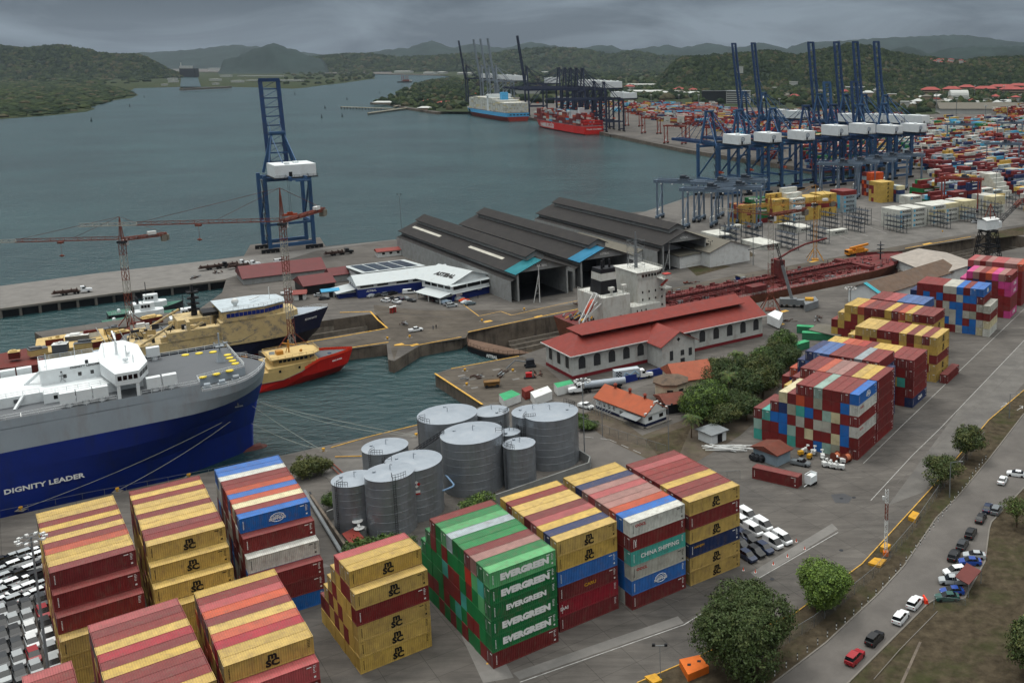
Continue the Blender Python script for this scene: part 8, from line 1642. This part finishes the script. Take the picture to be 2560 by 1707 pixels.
# jetty, dredger, buoys
wood_=mat('jetty_timber','#5c564a',.9)
for i,(p,q,w) in enumerate((((784,246),(905,250),7),((846,260),(975,243),6),((905,245),(975,232),5))):
    a=G(*p,-1);b=G(*q,-1);T=thing('jetty',['pale jetty running left from the wooded point','lower piled jetty in front of the pale one','jetty bridge joining the wooded point'][i],'jetty',(0,0,0));m=MB();m.beam(a,b,w,1.2);m.ob('deck',[mat('jetty_deck','#8a8574',.9)],T);m=MB();n=int((b-a).length/9)
    for k in range(n+1): q_=a+(b-a)*k/n;m.tube(q_-Vector((0,0,4)),q_,1.3,6)
    m.ob('piles',[wood_],T)
for i,(x0,x1,y) in enumerate(((857,898,240),(972,1004,236),(1005,1040,240),(960,985,253))): far('jetty_house',['cream jetty building with wide roof','red roofed boathouse group at the point','second red roofed boathouse at the point','low boathouse by the waterline'][i],x0,x1,y,4,3,15,M_FCR,M_FR if i in (1,2) else M_FW,'boathouse')
T=thing('dredger','dark dredger with tall legs out on the channel','boat',G(930,190,WZ),.1);m=MB();m.box(-30,30,-8,8,0,5);m.ob('hull',[M_DARK],T);m=MB();[m.tube((x,0,4),(x,0,30),1.5,6) for x in (-12,-4,6,14)];m.box(-8,20,-5,5,5,12);m.ob('legs_and_cabin',[M_CRD],T);m=MB();m.box(20,30,-5,5,5,11);m.ob('wheelhouse',[M_FW],T)
for i,(x,y) in enumerate(((210,279),(298,245),(331,224),(677,217),(746.5,249),(739,271),(797,229),(872,214),(923,199),(851,262),(786,268))):
    p=G(x,y,WZ);lb=['nearest the mangrove shore','off the mangrove shore, second out','off the mangrove point','above the lone blue crane','upper one of the near pair','lower one of the near pair','left of the wooded point','beside the channel bend','near the dredger','by the lower jetty end','left of the pale jetty'][i];s=p.y/900
    T=thing('buoy','dark channel buoy '+lb,'buoy',p,0,'channel buoys');m=MB();m.tube((0,0,-.5),(0,0,1.2),1.6,10);m.ob('float',[M_DARK],T);m=MB();m.tube((0,0,1.2),(0,0,5.5),.8,6,.3).box(-.6,.6,-.6,.6,4.6,5.8);m.ob('tower',[M_DARK],T)
# tall far lamp masts
for i,(x,y,h) in enumerate(((1496,262,30),(1512,300,30),(1640,290,30),(1790,275,30),(2010,240,30),(2150,262,32),(2196,276,32),(2262,300,32),(2312,300,32),(2341,262,32),(2238,230,30),(2305,232,30),(1560,262,30),(1730,262,30),(1412,240,30),(1605,262,34))):
    p=G(x,y);lb=f"tall thin yard lamp mast, {ORD[i+1]} of those over the far yards"
    if 'ym' not in proto: T=thing('yard_mast',lb,'light mast',p,0,'far yard lamp masts');m=MB();m.tube((0,0,0),(0,0,34),.5,5);m.ob('pole',[M_GREY],T);m=MB();m.box(-2,2,-1,1,33,34.5);m.ob('lamp_head',[M_FW],T);proto['ym']=T
    else: dup(proto['ym'],p,0,lb,'far yard lamp masts')
# piles under the quay fronts
def piles(name,a,b,n,z0,z1,r,label,off):
    T=thing(name,label,'quay piles',(0,0,0));m=MB()
    for i in range(n+1): p=a+(b-a)*i/n;m.tube((p.x,p.y,z0),(p.x,p.y,z1),r,8)
    o=m.ob('piles',[M_CONC],T);o['kind']='stuff';m=MB();d=(b-a).normalized();nn=Vector((-d.y,d.x,0))*off;m.face([Vector((a.x,a.y,z0))+nn,Vector((b.x,b.y,z0))+nn,Vector((b.x,b.y,z1))+nn,Vector((a.x,a.y,z1))+nn]);m.ob('painted_shade',[M_BLACK],T);m=MB();m.beam(Vector((a.x,a.y,-.45)),Vector((b.x,b.y,-.45)),1.6,.9);m.ob('fascia_beam',[M_CONC],T);return T  # black sheet behind the piles stands in for shade under the deck
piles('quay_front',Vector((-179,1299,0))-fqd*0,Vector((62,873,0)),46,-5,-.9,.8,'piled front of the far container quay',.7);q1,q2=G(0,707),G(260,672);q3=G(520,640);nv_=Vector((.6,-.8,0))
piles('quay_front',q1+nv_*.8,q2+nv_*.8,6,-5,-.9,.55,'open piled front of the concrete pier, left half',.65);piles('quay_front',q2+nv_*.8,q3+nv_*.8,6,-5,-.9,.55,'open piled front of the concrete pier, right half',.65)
# haze: pale even air round the whole scene, sky outside
hz=MB();hz.box(-17000,16500,-1200,17500,-20,760);mh=D.materials.new('haze');mh.use_nodes=True;t=mh.node_tree;t.nodes.remove(t.nodes['Principled BSDF']);pv=t.nodes.new('ShaderNodeVolumePrincipled');pv.inputs['Color'].default_value=(.6,.72,.86,1);pv.inputs['Density'].default_value=1.8e-5;pv.inputs['Anisotropy'].default_value=.2
t.links.new(pv.outputs[0],t.nodes['Material Output'].inputs['Volume']);o=hz.ob('haze',[mh]);o['kind']='stuff'
# ---------------------------------------------------------------- place the containers
def exposed(c):
    return not c['hid'] or True
def id_mesh(m_,s):
    R_=random.Random(s);m=MB();y=-.008
    for k in range(5): z=2.5-k*.26;m.face([(11.3,y,z),(11.3+R_.uniform(.25,.55),y,z),(11.55,y,z-.1),(11.3,y,z-.1)])
    for k in range(7): z=2.2-k*.24;m.face([(.55,y,z),(.7,y,z),(.7,y,z-.14),(.55,y,z-.14)])
    if s: m.face([(10.4,y,2.45),(11.1,y,2.45),(11.1,y,2.3),(10.4,y,2.3)]);m.face([(11.35,y,.5),(11.65,y,.5),(11.65,y,.8),(11.35,y,.8)])
    return m.mesh('id_marks',m_)
IDM=[[id_mesh(mt__,s) for s in range(3)] for mt__ in (M_LETW,M_LETK)]
def build_containers():
    CAMP=Vector((0,0,HC));cand=[]
    for c in ALL:
        d=(c['p']-CAMP).length;a=Vector((math.cos(c['yaw']),math.sin(c['yaw']),0));n_=Vector((-a.y,a.x,0))
        ctr=c['p']+a*(c['L']/2)+n_*1.2;v=(ctr-CAMP)
        fx=RX.dot(v);fz=_f.dot(v);fy=RU.dot(v);X=PX+FPX*fx/fz;Yp=PY-FPX*fy/fz;c['vis']=-60<X<2620 and -60<Yp<1790
        s=0
        if c['top']: s+=c['L']*2.4*abs(v.normalized().z)
        if c['front']: s+=c['L']*2.8*max(0,n_.dot(v.normalized()))
        s+=2.44*2.8*max(0,a.dot(v.normalized()))*(1 if c.get('endv') else 0)
        if c.get('force'): s=max(s,.5)
        c['s']=s/(d*d) if c['vis'] else s/(d*d)*.02;cand.append(c)
    cand.sort(key=lambda c:-c['s'])
    ind=[c for c in cand if c['vis'] and c['s']>0][:300];rest=[c for c in cand[:] if not any(c is q for q in ())]
    ids=set(id(c) for c in ind)
    for c in ind:
        R_=random.Random(c['seed']);body,door,end=CM[40 if c['L']>8 else 20];col=col_of(c['k'],R_)
        o=mk('shipping_container',body,None,c['p'],c['yaw']);o.color=col
        cn=PAL[c['k']][1]
        lt=''
        if c['lg']:
            lt={'m':' with black logo','o':' with red letters','s':' with long white lettering','c':' with round white logo','E':' with big white lettering','e':' with smaller white lettering','a':' with yellow emblem','h':' with small gold letters','n':' with white letters','v':' with white letters','z':' with black lettering'}.get(c['lg'],' with white letters')
        tier='top' if c['top'] else ('bottom' if c['t']==0 else ORD[c['t']+1]+' up')
        row='front' if c['r']==0 else ('rearmost' if c['r']==c['N']-1 else ORD[c['r']+1])
        lab=f"{cn} container{lt}, {tier} tier, {row} row, {c['d'].replace('the ','',1)}"
        if len(lab.split())>16: lab=f"{cn} container, {tier} tier, {row} row, {c['d'].replace('the ','',1)}"
        tag(o,lab,'shipping container',c['group'])
        q=mk('door' if R_.random()<.62 else 'end_panel',door if R_.random()<.62 else end,o);q.color=col;q.data=door if q.name.startswith('door') else end
        if c['front'] and c['L']>8 and c['vis']:
            q=mk('marking',IDM[1 if c['k'] in 'YWwcde' else 0][int(c['seed']*3)],o)
        if c['lg'] and c['front']:
            fx_={'o':.16,'u':.06,'d':.06,'h':.16}.get(c['lg'],.5);fz_={'o':1.9,'h':1.9}.get(c['lg'],1.42)
            t=mk('lettering',text_for(c['lg']),o,(c['L']*fx_+.3,-.012,fz_))
            if c['lg']=='c':
                rg=MB();pts=[(1.2*math.cos(a_),0,.8*math.sin(a_)) for a_ in [2*math.pi*i/24 for i in range(25)]];rg.path(pts,.05,4);mk('emblem',rg.mesh('ring',M_LETW),o,(c['L']*.5+.3,-.02,1.42))
    # everything smaller in the picture: one mass of containers
    mb=MB();seen=[c for c in cand if id(c) not in ids and c['s']>0]
    for c in seen:
        M=Matrix.Translation(c['p'])@Matrix.Rotation(c['yaw'],4,'Z');mb.mt(KI[c['k']]);L_=c['L']
        mb.box(0,L_,0,CW,0,2.8,M)
        if c['lg'] and c['front'] and c['lg'] in 'zmEnv':
            me=text_for(c['lg']);mb.mt(IW if LOGO[c['lg']][2]=='w' else IK);add_mesh(mb,me,M@Matrix.Translation((L_*.56,-.03,1.4)))
            if c['lg']=='z': mb.mt(KI['L']);mb.face([M@Vector(q) for q in ((1.3,-.03,.7),(2.8,-.03,.7),(2.8,-.03,2.1),(1.3,-.03,2.1))])
        elif L_>8 and c.get('mk'):
            mb.mt(IW if c['k'] not in 'WwceY' else IK);mb.face([M@Vector(q) for q in ((4,-.03,1.0),(8.5,-.03,1.0),(8.5,-.03,1.7),(4,-.03,1.7))])
    o=mb.ob('stacked_containers',M_CONST);tag(o,'mass of stacked containers filling the terminal yards behind','containers',kind='stuff')
build_containers()
